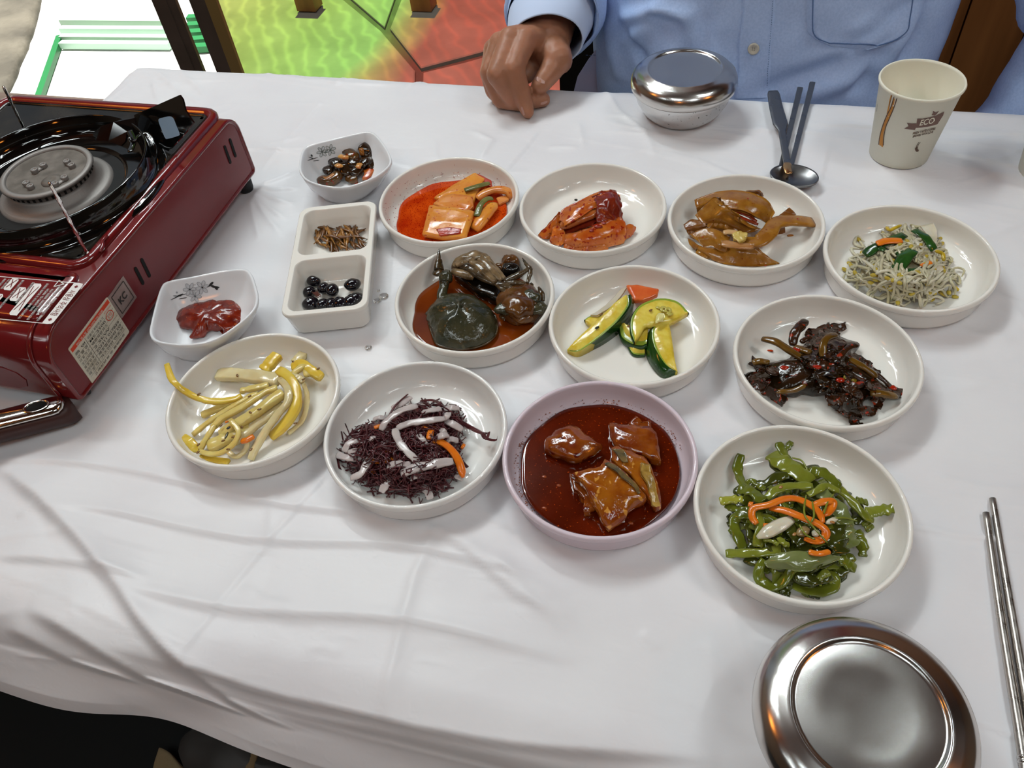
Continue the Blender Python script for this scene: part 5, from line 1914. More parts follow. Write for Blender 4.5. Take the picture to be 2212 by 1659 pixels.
# ---- fishcake
m_fc = food('brown fishcake', '#9c6a24', col2='#8a5518', scale=120, rough=.2, bump=.5, bscale=170, bdist=.0010, col3='#7a3a12', scale3=420, t3=.7)
m_fc2 = food('dark fishcake edge', '#7e4f1c', col2='#6a3a12', scale=140, rough=.25, bump=.3, bscale=380)
leaf(FK, [[(1262, 320, .022), (1380, 275, .027), (1500, 255, .029), (1640, 268, .030), (1760, 320, .028), (1815, 410, .022)], [(1275, 370, .020), (1390, 320, .029), (1500, 310, .033), (1620, 325, .034), (1720, 375, .030), (1790, 450, .021)], [(1285, 410, .015), (1400, 350, .026), (1490, 378, .030), (1600, 395, .031), (1690, 440, .026), (1770, 490, .016)]], .0035, 'fishcake_sheet', m_fc, 'broad folded fishcake sheet arched at the back of the heap', 'fishcake', noise=.0005, seed=1, n=(24, 10))
leaf(FK, [[(1268, 425, .018), (1340, 350, .026), (1400, 300, .0325), (1440, 330, .034)], [(1310, 470, .018), (1400, 420, .026), (1460, 390, .031), (1520, 400, .032)], [(1400, 500, .016), (1480, 480, .022), (1560, 460, .025), (1620, 470, .025)], [(1520, 545, .012), (1590, 550, .014), (1650, 545, .015), (1718, 522, .015)]], .0035, 'fishcake_sheet', m_fc, 'fishcake fold lapping over the front of the arched sheet', 'fishcake', noise=.0005, seed=2, n=(16, 16))
leaf(FK, [[(1190, 490, .014), (1240, 455, .017), (1330, 460, .018)], [(1205, 530, .012), (1270, 500, .016), (1350, 500, .017)], [(1240, 550, .008), (1300, 545, .011), (1360, 520, .012)]], .003, 'fishcake_sheet', m_fc2, 'small fishcake piece at the left of the heap', 'fishcake', seed=3)
leaf(FK, [[(1228, 555, .015), (1350, 510, .020), (1440, 535, .020), (1510, 575, .018)], [(1270, 590, .014), (1360, 570, .018), (1430, 600, .018), (1490, 640, .015)], [(1330, 645, .010), (1390, 640, .013), (1430, 670, .012), (1478, 692, .009)]], .0035, 'fishcake_sheet', m_fc, 'fishcake square at the near left of the heap', 'fishcake', noise=.0005, seed=4, n=(16, 12))
leaf(FK, [[(1218, 580, .011), (1320, 640, .011), (1500, 645, .013), (1640, 650, .014), (1700, 650, .013)], [(1235, 630, .008), (1340, 680, .009), (1500, 690, .010), (1660, 690, .010), (1770, 710, .0085)], [(1300, 690, .005), (1420, 745, .0045), (1560, 772, .004), (1700, 778, .004), (1850, 757, .0045)]], .0035, 'fishcake_sheet', m_fc, 'wide flat fishcake sheet along the near side of the bowl', 'fishcake', noise=.0005, seed=5, n=(24, 10))
leaf(FK, [[(1830, 440, .016), (1880, 400, .019), (1912, 372, .020)], [(1850, 470, .014), (1910, 440, .017), (1960, 420, .017)]], .003, 'fishcake_sheet', m_fc2, 'dark brown fishcake corner sticking up at the right', 'fishcake', seed=6)
leaf(FK, [[(1760, 570, .010), (1800, 520, .013), (1880, 510, .012)], [(1780, 590, .006), (1830, 560, .008), (1880, 545, .008)]], .003, 'fishcake_sheet', m_fc2, 'brown fishcake bit under the long strip', 'fishcake', seed=7)
leaf(FK, [[(1620, 265, .027), (1680, 262, .027), (1725, 280, .026)], [(1640, 290, .024), (1690, 285, .024), (1728, 305, .023)]], .003, 'fishcake_sheet', m_fc2, 'fishcake edge peeping out behind the arched sheet', 'fishcake', seed=8)
piece(strip([FK(1610, 605, .017), FK(1700, 605, .0195), FK(1770, 550, .0205), (FK(1810, 490, .020)), FK(1880, 465, .019), FK(1980, 465, .017), FK(2078, 475, .013)], .0145, .0035, n=12, seg=28, power=3.5, wob=.12, a=.85, b=.9), 'fishcake_strip', m_fc, 'long curving fishcake strip reaching right toward the bowl rim', 'fishcake')
piece(strip([FK(1450, 615, .020), FK(1540, 630, .0205), FK(1665, 640, .019)], .0085, .0022, n=10, wob=.1), 'onion_strip', food('brown stained onion', '#b08050', col2='#a06a3a', scale=80), 'pale onion strip across the front of the fishcake', 'onion')
piece(strip([FK(1460, 545, .021), FK(1500, 540, .0215), FK(1560, 545, .021)], .006, .002, n=8), 'onion_strip', food('pale onion', '#c8a070'), 'short pale onion strip under the fishcake fold', 'onion')
slabs(FK, [(1520, 560), (1570, 540), (1630, 560), (1610, 600), (1570, 618), (1530, 590)], [.022] * 6, .0035, 'cabbage_bit', food('pale yellow cabbage', '#d0b868', col2='#c0a04c', scale=120, bump=.4, bscale=500), 'pale yellow cabbage bit on the fishcake', 'cabbage', noise=.001, freq=400)
for k, pts in enumerate(([(1500, 390, .026), (1580, 410, .027), (1650, 440, .0255)], [(1530, 415, .024), (1600, 450, .0245), (1700, 490, .022)], [(1540, 400, .025), (1620, 425, .0255), (1690, 470, .023)])):
    piece(strip([FK(*p) for p in pts], .0038, .0015, n=8), 'chilli_strip', food('red chilli strip', '#9c2a0c', col2='#6c2a12', scale=100), 'red chilli sliver inside the fishcake fold', 'chilli', 'chilli slivers in the fishcake fold')
_p = FK(1935, 565, .0036)
tag(blob(_p, .0055, .0028, .0003, .15, sub=2, rot=.2).obj('sauce_drop', food('amber oil', '#b87428', rough=.05)), 'amber oil spot on the bowl floor right of the fishcake', 'sauce')
for x, y, z in ((1630, 312, .0352), (1548, 352, .0345), (1970, 450, .0205), (1320, 575, .0195), (1790, 730, .0065), (1750, 770, .0055)):
    piece(blob(FK(x, y, z), .0009, .0008, .0004, .2, sub=1), 'chilli_flake', m_chilli, 'red chilli flake on the fishcake', 'chilli', 'chilli flakes on the fishcake')

# ---- zucchini
FZ = frame(1180, 560, 5.53)
m_flesh = food('yellow zucchini flesh', '#d2b534', col2='#e2cf60', scale=130, rough=.2, sss=.3, bump=.4, bscale=200)
m_rind = food('pale green zucchini rim', '#8ca238', rough=.2)
m_skin = food('dark green zucchini skin', '#24481a', col2='#16360f', scale=60, rough=.12)


def halfmoon(fr, arc, chord, z_arc, z_ch, th, label, rindw=.0022):
    """slice: outer arc and inner chord in zoom points (same count), flat faces up; skin on the arc's outside"""
    n = 26
    A_ = smooth_path([fr(x, y, z) for (x, y), z in zip(arc, z_arc)], n)
    B_ = smooth_path([fr(x, y, z) for (x, y), z in zip(chord, z_ch)], n)
    root = empty('zucchini_slice', A_[n // 2] - Vector((0, 0, th)), label, 'zucchini')
    up = Vector((0, 0, th))
    g = G()
    S_ = [A_[i] + (B_[i] - A_[i]).normalized() * min(rindw, (B_[i] - A_[i]).length * .45) for i in range(n)]
    rows = [[S_[i] + (B_[i] - S_[i]) * t + Vector((0, 0, .0006 * math.sin(t * PI) + .0004 * mnoise.noise(S_[i] * 300 + Vector((t * 3, 0, 0))))) for i in range(n)] for t in (0, .15, .35, .6, .8, 1)]
    rows.append([p - up for p in rows[-1]])
    rows.append([S_[i] - up for i in range(n)])
    rows.append(rows[0])
    g.grid(rows)
    g.obj('flesh', m_flesh, root)
    g = G()
    g.grid([S_, [a.lerp(s, .5) + Vector((0, 0, .0002)) for a, s in zip(A_, S_)], [a.lerp(s, .12) for a, s in zip(A_, S_)]])
    g.obj('rim', m_rind, root)
    g = G()
    O_ = []
    for i in range(n):
        t = (A_[min(i + 1, n - 1)] - A_[max(i - 1, 0)]).normalized()
        o = (A_[i] - B_[i])
        o = (o - t * o.dot(t))
        o.z = 0
        O_.append(o.normalized() if o.length > 1e-6 else Vector((0, 1, 0)))
    g.grid([[a.lerp(s, .12) for a, s in zip(A_, S_)], [A_[i] + O_[i] * .0004 - Vector((0, 0, th * .12)) for i in range(n)], [A_[i] + O_[i] * .0008 - up * .55 for i in range(n)], [A_[i] + O_[i] * .0002 - up for i in range(n)], [s - up for s in S_]])
    g.obj('skin', m_skin, root)
    return root


def wedge(label, outer, bound, inner, zo, zb, zi):
    """zucchini wedge: dark skin from outer to bound, flesh from bound to inner, flat underneath"""
    n = 28
    O_, B_, I_ = ([*smooth_path([FZ(x, y, np.interp(k / (len(c) - 1), np.linspace(0, 1, len(z)), z)) for k, (x, y) in enumerate(c)], n)] for c, z in ((outer, zo), (bound, zb), (inner, zi)))
    root = empty('zucchini_slice', Vector((B_[n // 2].x, B_[n // 2].y, T + FB)), label, 'zucchini')
    fl = lambda p: Vector((p.x, p.y, T + FB + .0004))
    R1 = [B_[i].lerp(I_[i], .12) for i in range(n)]
    g = G()
    rows = [[R1[i].lerp(I_[i], t) + Vector((0, 0, .0007 * math.sin(t * PI) + .0006 * mnoise.noise(Vector((i * .9, t * 4, 2))))) for i in range(n)] for t in (0, .2, .4, .6, .8, 1)]
    g.grid(rows + [[fl(p) for p in I_], [fl(p) for p in R1], rows[0]])
    g.obj('flesh', m_flesh, root)
    g = G()
    g.grid([R1, [R1[i].lerp(B_[i], .5) + Vector((0, 0, .0004)) for i in range(n)], B_])
    g.obj('rim', m_rind, root)
    g = G()
    out = [(O_[i] - B_[i]) for i in range(n)]
    g.grid([B_] + [[B_[i].lerp(O_[i], t) + Vector((0, 0, .0022 * math.sin(t * PI))) for i in range(n)] for t in (.25, .5, .75, 1)] + [[fl(O_[i].lerp(B_[i], .15)) for i in range(n)], [fl(p) for p in R1]])
    g.obj('skin', m_skin, root)
    return root


wedge('long zucchini wedge lying diagonally on the left, skin side toward the near right',
      [(262, 1112), (330, 1115), (480, 1065), (640, 985), (800, 870), (950, 725), (1045, 560), (1030, 445)], [(252, 1092), (370, 1105), (480, 1045), (590, 965), (720, 860), (860, 725), (975, 560), (975, 440)],
      [(250, 1080), (310, 1010), (420, 900), (540, 790), (640, 690), (740, 600), (830, 510), (945, 430)], [.006, .007, .009, .011, .014, .016], [.009, .0125, .015, .017, .019, .0205], [.010, .0145, .0165, .0185, .0205, .0215])
halfmoon(FZ, [(1055, 985), (1010, 850), (1020, 690), (1130, 540), (1350, 466), (1560, 500), (1698, 632)], [(1060, 980), (1110, 910), (1180, 800), (1240, 785), (1300, 780), (1470, 755), (1690, 640)],
         [.0185, .020, .021, .0215, .021, .019, .017], [.0185, .0195, .020, .020, .0195, .018, .0168], .0045, 'flat half moon zucchini slice with seeds on top of the pile')
wedge('thick zucchini wedge at the near right, dark skin to the left',
      [(1270, 800), (1205, 890), (1178, 1050), (1225, 1235), (1385, 1418), (1560, 1370)], [(1300, 770), (1262, 890), (1285, 1020), (1350, 1150), (1440, 1270), (1566, 1350)], [(1460, 752), (1490, 880), (1512, 1030), (1532, 1180), (1552, 1280), (1570, 1345)],
      [.013, .010, .0065, .005, .0045, .005], [.0175, .0165, .0155, .0140, .0115, .0085], [.0172, .0165, .0155, .0140, .0115, .0088])
halfmoon(FZ, [(460, 720), (520, 680), (600, 665), (665, 670)], [(470, 740), (545, 790), (600, 780), (660, 740)], [.009] * 4, [.0085] * 4, .0035, 'small zucchini end peeping out left under the long wedge', .001)
halfmoon(FZ, [(870, 800), (900, 930), (1010, 1010), (1130, 1035), (1200, 1010)], [(930, 760), (1000, 800), (1080, 850), (1150, 850), (1215, 830)], [.010, .0095, .010, .011, .0125], [.0135, .014, .0145, .015, .0155], .006, 'zucchini piece with green skin under the half moon slice', .004)
halfmoon(FZ, [(1180, 1140), (1080, 1140), (1020, 1110), (960, 1000)], [(1170, 1020), (1100, 1010), (1040, 1000), (950, 960)], [.006] * 4, [.0085] * 4, .0035, 'lowest yellow zucchini piece at the near side of the pile', .0012)
halfmoon(FZ, [(780, 900), (840, 880), (870, 840)], [(770, 850), (820, 820), (860, 790)], [.006] * 3, [.007] * 3, .003, 'yellow zucchini sliver between the long wedge and the pile', .0004)
slabs(FZ, [(955, 330), (1080, 325), (1200, 350), (1345, 378), (1330, 440), (1250, 480), (1150, 512), (1040, 510)], [.012] * 8, .0045, 'carrot_slice', food('orange carrot', '#cc5420', col2='#d86a2c', scale=70, rough=.25, sss=.2), 'orange carrot slice at the back of the zucchini', 'carrot', noise=.0002)
leaf(FZ, [[(530, 665, .011), (640, 600, .0125), (760, 500, .0135), (890, 360, .0145), (950, 328, .0145)], [(600, 670, .012), (740, 590, .0145), (860, 480, .0155), (960, 340, .015)]], .002, 'onion_strip', food('translucent onion', '#c9bfae', col2='#bfb4a0', scale=50, sss=.3), 'translucent pale onion strip behind the long zucchini wedge', 'onion', noise=.0003)
piece(blob(FZ(605, 818, .0183), .0022, .0011, .0006, .05, sub=2, rot=.9), 'sesame_seed', food('black sesame', '#14100c'), 'black sesame seed on the long zucchini wedge', 'seed')
for x, y, z, lb in ((655, 655, .0195, 'at its far side'), (1248, 610, .0225, 'in its middle'), (985, 800, .0195, 'at its left edge')):
    piece(blob(FZ(x, y, z), .0017, .0010, .0006, .05, sub=2, rot=.9), 'sesame_seed', food('brown sesame', '#7a5424'), 'brown sesame seed beside the half moon zucchini slice, ' + lb, 'seed')
leaf(FZ, [[(1310, 690, .0228), (1340, 640, .024), (1400, 640, .0238)], [(1305, 740, .0226), (1350, 720, .024), (1420, 690, .0232)], [(1310, 772, .022), (1350, 750, .0226), (1390, 735, .0224)]], .0012, 'seed_membrane', food('pale zucchini seed pulp', '#d8cc74', col2='#e2dca0', scale=300), 'pale seed pulp torn from the half moon zucchini slice', 'zucchini', noise=.0006)
for k, (x, y) in enumerate(((1400, 575), (1440, 590), (1475, 600), (1420, 620), (1465, 640), (1380, 600), (1340, 580), (1480, 660))):
    piece(blob(FZ(x, y, .0217), .0024, .0014, .0006, .05, sub=2, rot=k), 'zucchini_seed', food('pale green seed', '#b8ac50'), 'soft pale seed in the half moon zucchini slice', 'seed', 'zucchini seeds')

# ---- potato strips
m_pot = food('pale yellow potato', '#d8c67c', col2='#ccb260', scale=70, rough=.2, sss=.35, sssr=(.004, .003, .001))
m_pot2 = food('bright yellow potato', '#d6b238', col2='#dcc050', scale=70, rough=.2, sss=.3, sssr=(.004, .003, .001))
m_pot3 = food('translucent cream potato', '#d8cca0', col2='#ccb886', scale=60, rough=.16, sss=.4, sssr=(.005, .004, .002))
PZ = [
    ([(400, 1130, .0075), (560, 1065, .010), (690, 1010, .011)], 56, m_pot, 'potato strip at the far left under the heap'),
    ([(520, 830, .010), (600, 825, .012), (720, 835, .014), (860, 850, .0155), (985, 868, .016)], 118, m_pot3, 'thick translucent potato strip at the back'),
    ([(865, 800, .012), (915, 740, .014), (970, 680, .0145)], 105, m_pot2, 'bright yellow potato chunk at the back'),
    ([(1095, 740, .011), (1130, 705, .011), (1160, 675, .010)], 80, m_pot3, 'pale potato piece at the back right'),
    ([(1080, 780, .013), (1140, 750, .0155), (1220, 800, .015), (1300, 850, .012)], 78, m_pot2, 'yellow potato loop at the right edge of the heap'),
    ([(1060, 860, .016), (1110, 800, .0175), (1170, 770, .017), (1190, 840, .0145)], 52, m_pot, 'curled potato strip at the back right'),
    ([(1050, 830, .0175), (1120, 850, .018), (1160, 880, .0165)], 46, m_pot3, 'short translucent strip on the right of the heap'),
    ([(450, 1370, .0075), (620, 1290, .0095), (760, 1210, .0105)], 96, m_pot, 'broad potato piece at the near left'),
    ([(640, 1340, .009), (860, 1160, .013), (1010, 1050, .0135)], 66, m_pot3, 'cream strip low in the middle of the heap'),
    ([(335, 1275, .0075), (480, 1160, .0125), (640, 1062, .0155), (770, 985, .0165), (820, 975, .016)], 42, m_pot, 'thin strip running from the near left to the middle'),
    ([(480, 1225, .010), (560, 1150, .0135), (720, 1060, .017), (870, 960, .0185), (965, 925, .0185)], 52, m_pot, 'strip on top running to the middle of the heap'),
    ([(540, 1275, .009), (680, 1190, .014), (820, 1100, .0175), (940, 1010, .019), (1010, 965, .019)], 84, m_pot, 'thick strip on top of the heap'),
    ([(690, 950, .015), (780, 930, .0165), (900, 905, .0175)], 52, m_pot, 'short strip behind the top of the heap'),
    ([(140, 752, .0285), (172, 850, .0280), (215, 905, .0272), (280, 955, .022), (375, 1003, .018), (500, 1028, .0165), (640, 1012, .017), (700, 985, .017)], 48, m_pot2, 'long curved potato strip hanging over the left rim'),
    ([(975, 795, .0175), (1060, 855, .0195), (1110, 960, .0185), (1098, 1080, .0165), (1020, 1200, .012), (915, 1295, .008)], 74, m_pot2, 'bright yellow curved strip down the right of the heap'),
    ([(985, 860, .0185), (1045, 940, .0215), (1042, 1030, .0205), (975, 1115, .018), (890, 1230, .0145), (800, 1380, .009), (765, 1462, .006)], 56, m_pot3, 'cream strip looping over the heap to the near rim'),
    ([(1160, 895, .0155), (1188, 990, .0125), (1165, 1140, .0085), (1110, 1215, .007), (1045, 1265, .006)], 36, m_pot3, 'thin translucent strip at the right on the bowl floor'),
    ([(262, 1300, .0085), (310, 1330, .0095), (345, 1370, .008), (350, 1412, .006)], 70, m_pot2, 'short yellow strip at the near left rim'),
    ([(390, 1385, .0085), (425, 1320, .0105), (470, 1250, .012), (500, 1205, .0125)], 40, m_pot, 'short strip rising at the near left'),
    ([(385, 1400, .009), (480, 1422, .011), (580, 1392, .013), (655, 1320, .0155), (672, 1245, .0175), (615, 1165, .0185)], 38, m_pot, 'thin strip looped on the near side of the heap'),
    ([(390, 1440, .0055), (500, 1468, .0055), (605, 1482, .0055)], 52, m_pot2, 'yellow strip nearest the rim'),
    ([(590, 1400, .007), (660, 1440, .007), (725, 1392, .0075), (745, 1330, .0085)], 36, m_pot3, 'small looped translucent strip near the rim'),
]
for pts, w, m, lb in PZ:
    w *= 1.0e-4
    piece(strip([FH(*p) for p in pts], w, min(w * .66, .0058), n=12, seg=26, power=4.5, a=.85, b=.85, frac=.06, wob=.18).jitter(.0004, 260), 'potato_strip', m, lb, 'potato', 'potato strips')
piece(strip([FH(695, 1325, .0135), FH(740, 1315, .0145), FH(790, 1285, .0145)], .0048, .003, n=8), 'carrot_strip', food('carrot strip', '#e07a1c', col2='#d86a14', scale=90), 'orange carrot bit at the near side of the potato', 'carrot')
piece(strip([FH(575, 1185, .0178), FH(605, 1172, .018)], .0018, .0012, n=6, seg=6), 'carrot_strip', food('carrot strip', '#e07a1c'), 'tiny carrot bit in the middle of the potato', 'carrot')
m_ses = food('toasted sesame', '#6e4a1c')
SEED = [(378, 972, .0205), (758, 988, .0195), (763, 1110, .0215), (545, 1205, .0155), (700, 1218, .0185), (635, 1293, .0165), (597, 1385, .0155), (375, 1350, .0125), (372, 1407, .0125), (768, 1387, .0125), (1270, 782, .017), (1087, 730, .0165), (1160, 862, .0195), (665, 833, .0175), (1100, 1190, .0125), (830, 1085, .021), (560, 1320, .0145)]
for x, y, z in SEED:
    piece(blob(FH(x, y, z), .0016, .0009, .0005, .05, sub=2, rot=x), 'sesame_seed', m_ses, 'brown sesame seed on the potato strips', 'seed', 'sesame seeds on the potato')
piece(blob(FH(600, 1225, .019), .0017, .0011, .0006, .05, sub=2, rot=1), 'sesame_seed', food('black sesame', '#14100c'), 'black sesame seed in the middle of the potato strips', 'seed')
piece(blob(FH(585, 1282, .0165), .0034, .0011, .0006, .05, sub=2, rot=1.7), 'pepper_husk', food('grey husk', '#4a4428'), 'long dark husk on the near potato strips', 'seed')

# ---- purple seaweed with radish
FI = frame(690, 770, 4.483)
m_purp = food('dark purple seaweed', '#3a1418', rough=.3, col2='#561d22', scale=200)
m_white = food('translucent white radish', '#b2a6a4', col2='#c4bab6', scale=60, rough=.2, sss=.4, sssr=(.004, .003, .003))
m_carr = food('carrot strip', '#e07a1c', col2='#d86a14', scale=90)
IP = [(225, 790), (330, 720), (430, 640), (580, 615), (680, 590), (800, 480), (980, 430), (1180, 450), (1340, 475), (1385, 570), (1410, 700), (1370, 800), (1385, 960), (1370, 1060), (1280, 1240), (1110, 1370), (940, 1390), (780, 1350), (590, 1330), (370, 1230), (270, 1100), (205, 990)]


def heap_z(x, y, poly, zmax, ramp, z0=.0045):
    return z0 + zmax * min(depth(x, y, poly) / ramp, 1) ** .8


c = sum((FI(x, y, .004) for x, y in IP), Vector()) / len(IP)
g = chunk([c + (FI(x, y, .0075) - c) * .86 for x, y in IP], .007, .004, .002, 150, n=80, seed=9)
q_ = random.Random(31)
for k in range(640):                         # tangled threads
    x, y = heap(IP, q_)
    a = q_.uniform(0, 2 * PI)
    pts = []
    L = q_.uniform(160, 430)
    turn = q_.gauss(0, .8)
    zz = q_.uniform(-.001, .0052)
    for j in range(5):
        if j > 1 and not inside(x, y, IP): break
        pts.append(FI(x, y, max(.0045, heap_z(x, y, IP, .0145, 260) + zz + .0018 * math.sin(j * 2 + k)) if inside(x, y, IP) else .0055))
        x += math.cos(a) * L / 4
        y += math.sin(a) * L / 4 * .8
        a += turn / 3 + q_.gauss(0, .35)
    wd = q_.choice((.0007, .0009, .0012, .0015))
    g.sweep(smooth_path(pts, 9), wd, wd, n=4)
for pts in ([(1300, 590, .014), (1450, 690, .011), (1540, 735, .012), (1620, 750, .013)], [(1290, 580, .014), (1440, 670, .012), (1560, 735, .012), (1600, 790, .014), (1700, 812, .020), (1752, 780, .0215)], [(1590, 750, .013), (1620, 800, .016), (1640, 735, .015)],
            [(670, 580, .013), (740, 470, .012), (850, 370, .010)], [(980, 430, .012), (1090, 425, .014), (1180, 460, .015)], [(180, 960, .010), (180, 1050, .010), (205, 1110, .008)], [(1340, 950, .013), (1400, 1040, .010), (1435, 1075, .008)], [(1100, 1150, .012), (1200, 1200, .010), (1260, 1265, .007)]):
    for d in (0, 9, -7):
        g.sweep(smooth_path([FI(x + d, y - d * .6, z + d * 5e-5) for x, y, z in pts], 16), .0010, .0010, n=5)
purple_g = g
RZ_ = [
    ([(595, 715), (640, 640), (710, 575), (810, 515), (950, 478)], 50, .020, 'strip arching along the back left'),
    ([(745, 695), (860, 650), (1000, 628), (1120, 612), (1215, 600)], 52, .0235, 'long straight strip across the top'),
    ([(728, 700), (760, 800), (830, 900), (900, 970), (955, 1035)], 54, .0235, 'long strip running down the middle'),
    ([(1215, 620), (1290, 655), (1385, 712)], 56, .0185, 'strip at the upper right'),
    ([(1130, 778), (1190, 768), (1248, 758)], 54, .0215, 'short square cut strip right of the middle'),
    ([(948, 760), (995, 800), (1025, 870)], 46, .0220, 'short curved strip in the middle'),
    ([(245, 930), (270, 865), (330, 822), (425, 822)], 54, .0135, 'bent strip at the left'),
    ([(168, 948), (240, 975), (330, 985), (450, 975)], 56, .0130, 'pointed strip at the far left rim'),
    ([(280, 935), (360, 912), (435, 955)], 46, .0145, 'strip above the pointed one at the left'),
    ([(300, 1182), (400, 1135), (460, 1040), (500, 960), (575, 890)], 56, .0165, 'curved strip at the near left'),
    ([(660, 1065), (750, 1035), (885, 1050)], 48, .0225, 'short strip left of the broad one'),
    ([(790, 1142), (900, 1092), (1100, 1045), (1292, 1012)], 70, .0215, 'broad strip across the near side'),
    ([(598, 1315), (650, 1235), (745, 1172)], 54, .0130, 'strip at the near left under the threads'),
    ([(928, 1240), (1010, 1268), (1060, 1330), (1075, 1385)], 54, .0115, 'yellowish curved strip at the near rim'),
    ([(1200, 840), (1270, 802), (1345, 815)], 48, .0165, 'short strip beside the carrot'),
    ([(1020, 1010), (1090, 965), (1160, 928)], 46, .0205, 'short strip under the long carrot'),
    ([(1215, 505), (1280, 498), (1355, 502)], 50, .0130, 'strip at the back right'),
    ([(990, 550), (1080, 520), (1185, 510)], 46, .0165, 'strip at the back'),
    ([(700, 505), (790, 455), (885, 395)], 58, .0085, 'translucent strip leaning on the back of the bowl'),
    ([(1290, 1150), (1340, 1165), (1385, 1190)], 44, .0075, 'pale strip at the near right'),
    ([(485, 812), (510, 795), (530, 778)], 42, .0180, 'tiny square cut strip at the left'),
    ([(1205, 610), (1235, 575), (1255, 545)], 42, .0210, 'strip end sticking up at the upper right'),
    ([(880, 1190), (940, 1160), (1010, 1140)], 42, .0190, 'strip under the broad one'),
    ([(1150, 700), (1200, 720), (1235, 760)], 36, .0205, 'thin strip behind the square cut one'),
    ([(520, 615), (580, 590), (650, 605)], 40, .0075, 'translucent strip at the left of the back'),
]
for pts, w, z, lb in RZ_:
    P = [FI(x, y, z + .0018 - .0025 * abs(2 * i / (len(pts) - 1) - 1) ** 2) for i, (x, y) in enumerate(pts)]
    piece(strip(P, w * 1.0e-4, w * .34e-4, n=10, seg=24, power=4, a=.7, b=.7, frac=.12, wob=.25).jitter(.0004, 240), 'radish_strip', m_white, 'white radish ' + lb + ' of the purple seaweed', 'radish', 'white radish strips in the purple seaweed')
for pts, w, z, lb in (([(1060, 795), (1200, 842), (1300, 930), (1362, 1050), (1392, 1175)], 54, .0205, 'long curved carrot strip at the right of the purple seaweed'), ([(1062, 800), (1085, 720), (1155, 680)], 50, .0235, 'carrot strip folded above the long one in the purple seaweed'),
                      ([(530, 692), (600, 668)], 32, .0165, 'short carrot strip at the back left of the purple seaweed'), ([(510, 1015), (620, 1010), (700, 1000), (765, 960)], 44, .0185, 'carrot strip at the left of the purple seaweed'),
                      ([(610, 915), (720, 920)], 26, .0205, 'thin carrot strip left of the middle of the purple seaweed'), ([(490, 1100), (545, 1122)], 36, .0145, 'carrot bit at the near left of the purple seaweed'), ([(1378, 862), (1405, 880)], 46, .0105, 'carrot end at the far right of the purple seaweed'),
                      ([(990, 690), (1050, 685)], 30, .0225, 'carrot bit behind the middle of the purple seaweed')):
    P = [FI(x, y, z - (.009 if 'long' in lb else .001) * (i / (len(pts) - 1)) ** 2) for i, (x, y) in enumerate(pts)]
    piece(strip(P, w * 1.0e-4, w * .5e-4, n=8, seg=20, power=3, a=.7, b=.35, wob=.1), 'carrot_strip', m_carr, lb, 'carrot')
g = purple_g
for k in range(170):                         # threads lying over the radish
    x, y = heap(IP, q_)
    a = q_.uniform(0, 2 * PI)
    pts = []
    for j in range(4):
        if j > 1 and not inside(x, y, IP): break
        pts.append(FI(x, y, heap_z(x, y, IP, .0195, 240) + .0016))
        x += math.cos(a) * 34
        y += math.sin(a) * 30
        a += q_.gauss(0, .6)
    g.sweep(smooth_path(pts, 8), .0007, .0007, n=4)
tag(lift(g, 'purple').obj('purple_seaweed', m_purp), 'tangled dark purple seaweed threads heaped among the white radish strips', 'seaweed', kind='stuff')

# ---- bean sprouts
FP = frame(1560, 430, 3.1306)
m_spr = food('translucent bean sprout', '#c2bb9f', col2='#b0a886', scale=90, rough=.15, sss=.4, sssr=(.003, .003, .002))
m_spr2 = food('white bean sprout', '#d2ccb6', col2='#c2ba9e', scale=90, rough=.15, sss=.4, sssr=(.003, .003, .002))
m_head = food('yellow sprout head', '#a88f2a', col2='#c0aa3c', scale=140)
m_chive = food('dark green chive', '#1d4018', col2='#2c5520', scale=90, rough=.15)
SP = [(850, 540), (900, 450), (960, 360), (1030, 290), (1110, 210), (1240, 175), (1380, 180), (1445, 230), (1455, 330), (1500, 400), (1530, 500), (1590, 600), (1500, 650), (1370, 695), (1160, 690), (1060, 640), (950, 590)]
q_ = random.Random(77)
c = sum((FP(x, y, .004) for x, y in SP), Vector()) / len(SP)
tag(lift(chunk([c + (FP(x, y, .0068) - c) * .80 for x, y in SP], .004, .014, .0015, 160, n=60, seed=3), 'sprouts').obj('sprout_heap', food('sprout heap inside', '#a89e7c', col2='#bcb494', scale=120, rough=.2)), 'packed inside of the bean sprout heap', 'bean sprout', kind='stuff')
for k in range(210):
    x, y = heap(SP, q_)
    a = q_.uniform(0, 2 * PI)
    L = q_.uniform(110, 280)
    turn = q_.gauss(0, 1.7)
    x -= math.cos(a) * L / 3
    y -= math.sin(a) * L / 3
    zoff = q_.uniform(.0, .0035)
    pts = []
    for j in range(5):
        zz = heap_z(x, y, SP, .0195, 130) if inside(x, y, SP) else .0045
        pts.append(FP(x, y, zz + zoff))
        x += math.cos(a) * L / 4
        y += math.sin(a) * L / 4 * .8
        a += turn / 3 + q_.gauss(0, .75)
        if inside(x, y, SP) is False and j < 4: a += 1.9
    P = smooth_path(pts, 14)
    wd = q_.uniform(.0018, .0034)
    g = G()
    g.sweep(P, [wd * t for t in taper(14, .6, .35, .3)], [wd * .8 * t for t in taper(14, .6, .35, .3)], n=6)
    lbs = 'pale translucent bean sprout in the bean sprout heap'
    if q_.random() < .25:
        root = empty('bean_sprout', P[0], lbs, 'bean sprout', 'bean sprouts')
        g.obj('shoot', m_spr if q_.random() < .6 else m_spr2, root)
        d = (P[0] - P[1]).normalized()
        blob(P[0] + d * .0012, .0027, .0017, .0015, .1, sub=2, rot=math.atan2(d.y, d.x), g=(hg := G()))
        hg.obj('sprout_head', m_head, root)
    else:
        piece(g, 'bean_sprout', m_spr if q_.random() < .6 else m_spr2, lbs, 'bean sprout', 'bean sprouts')
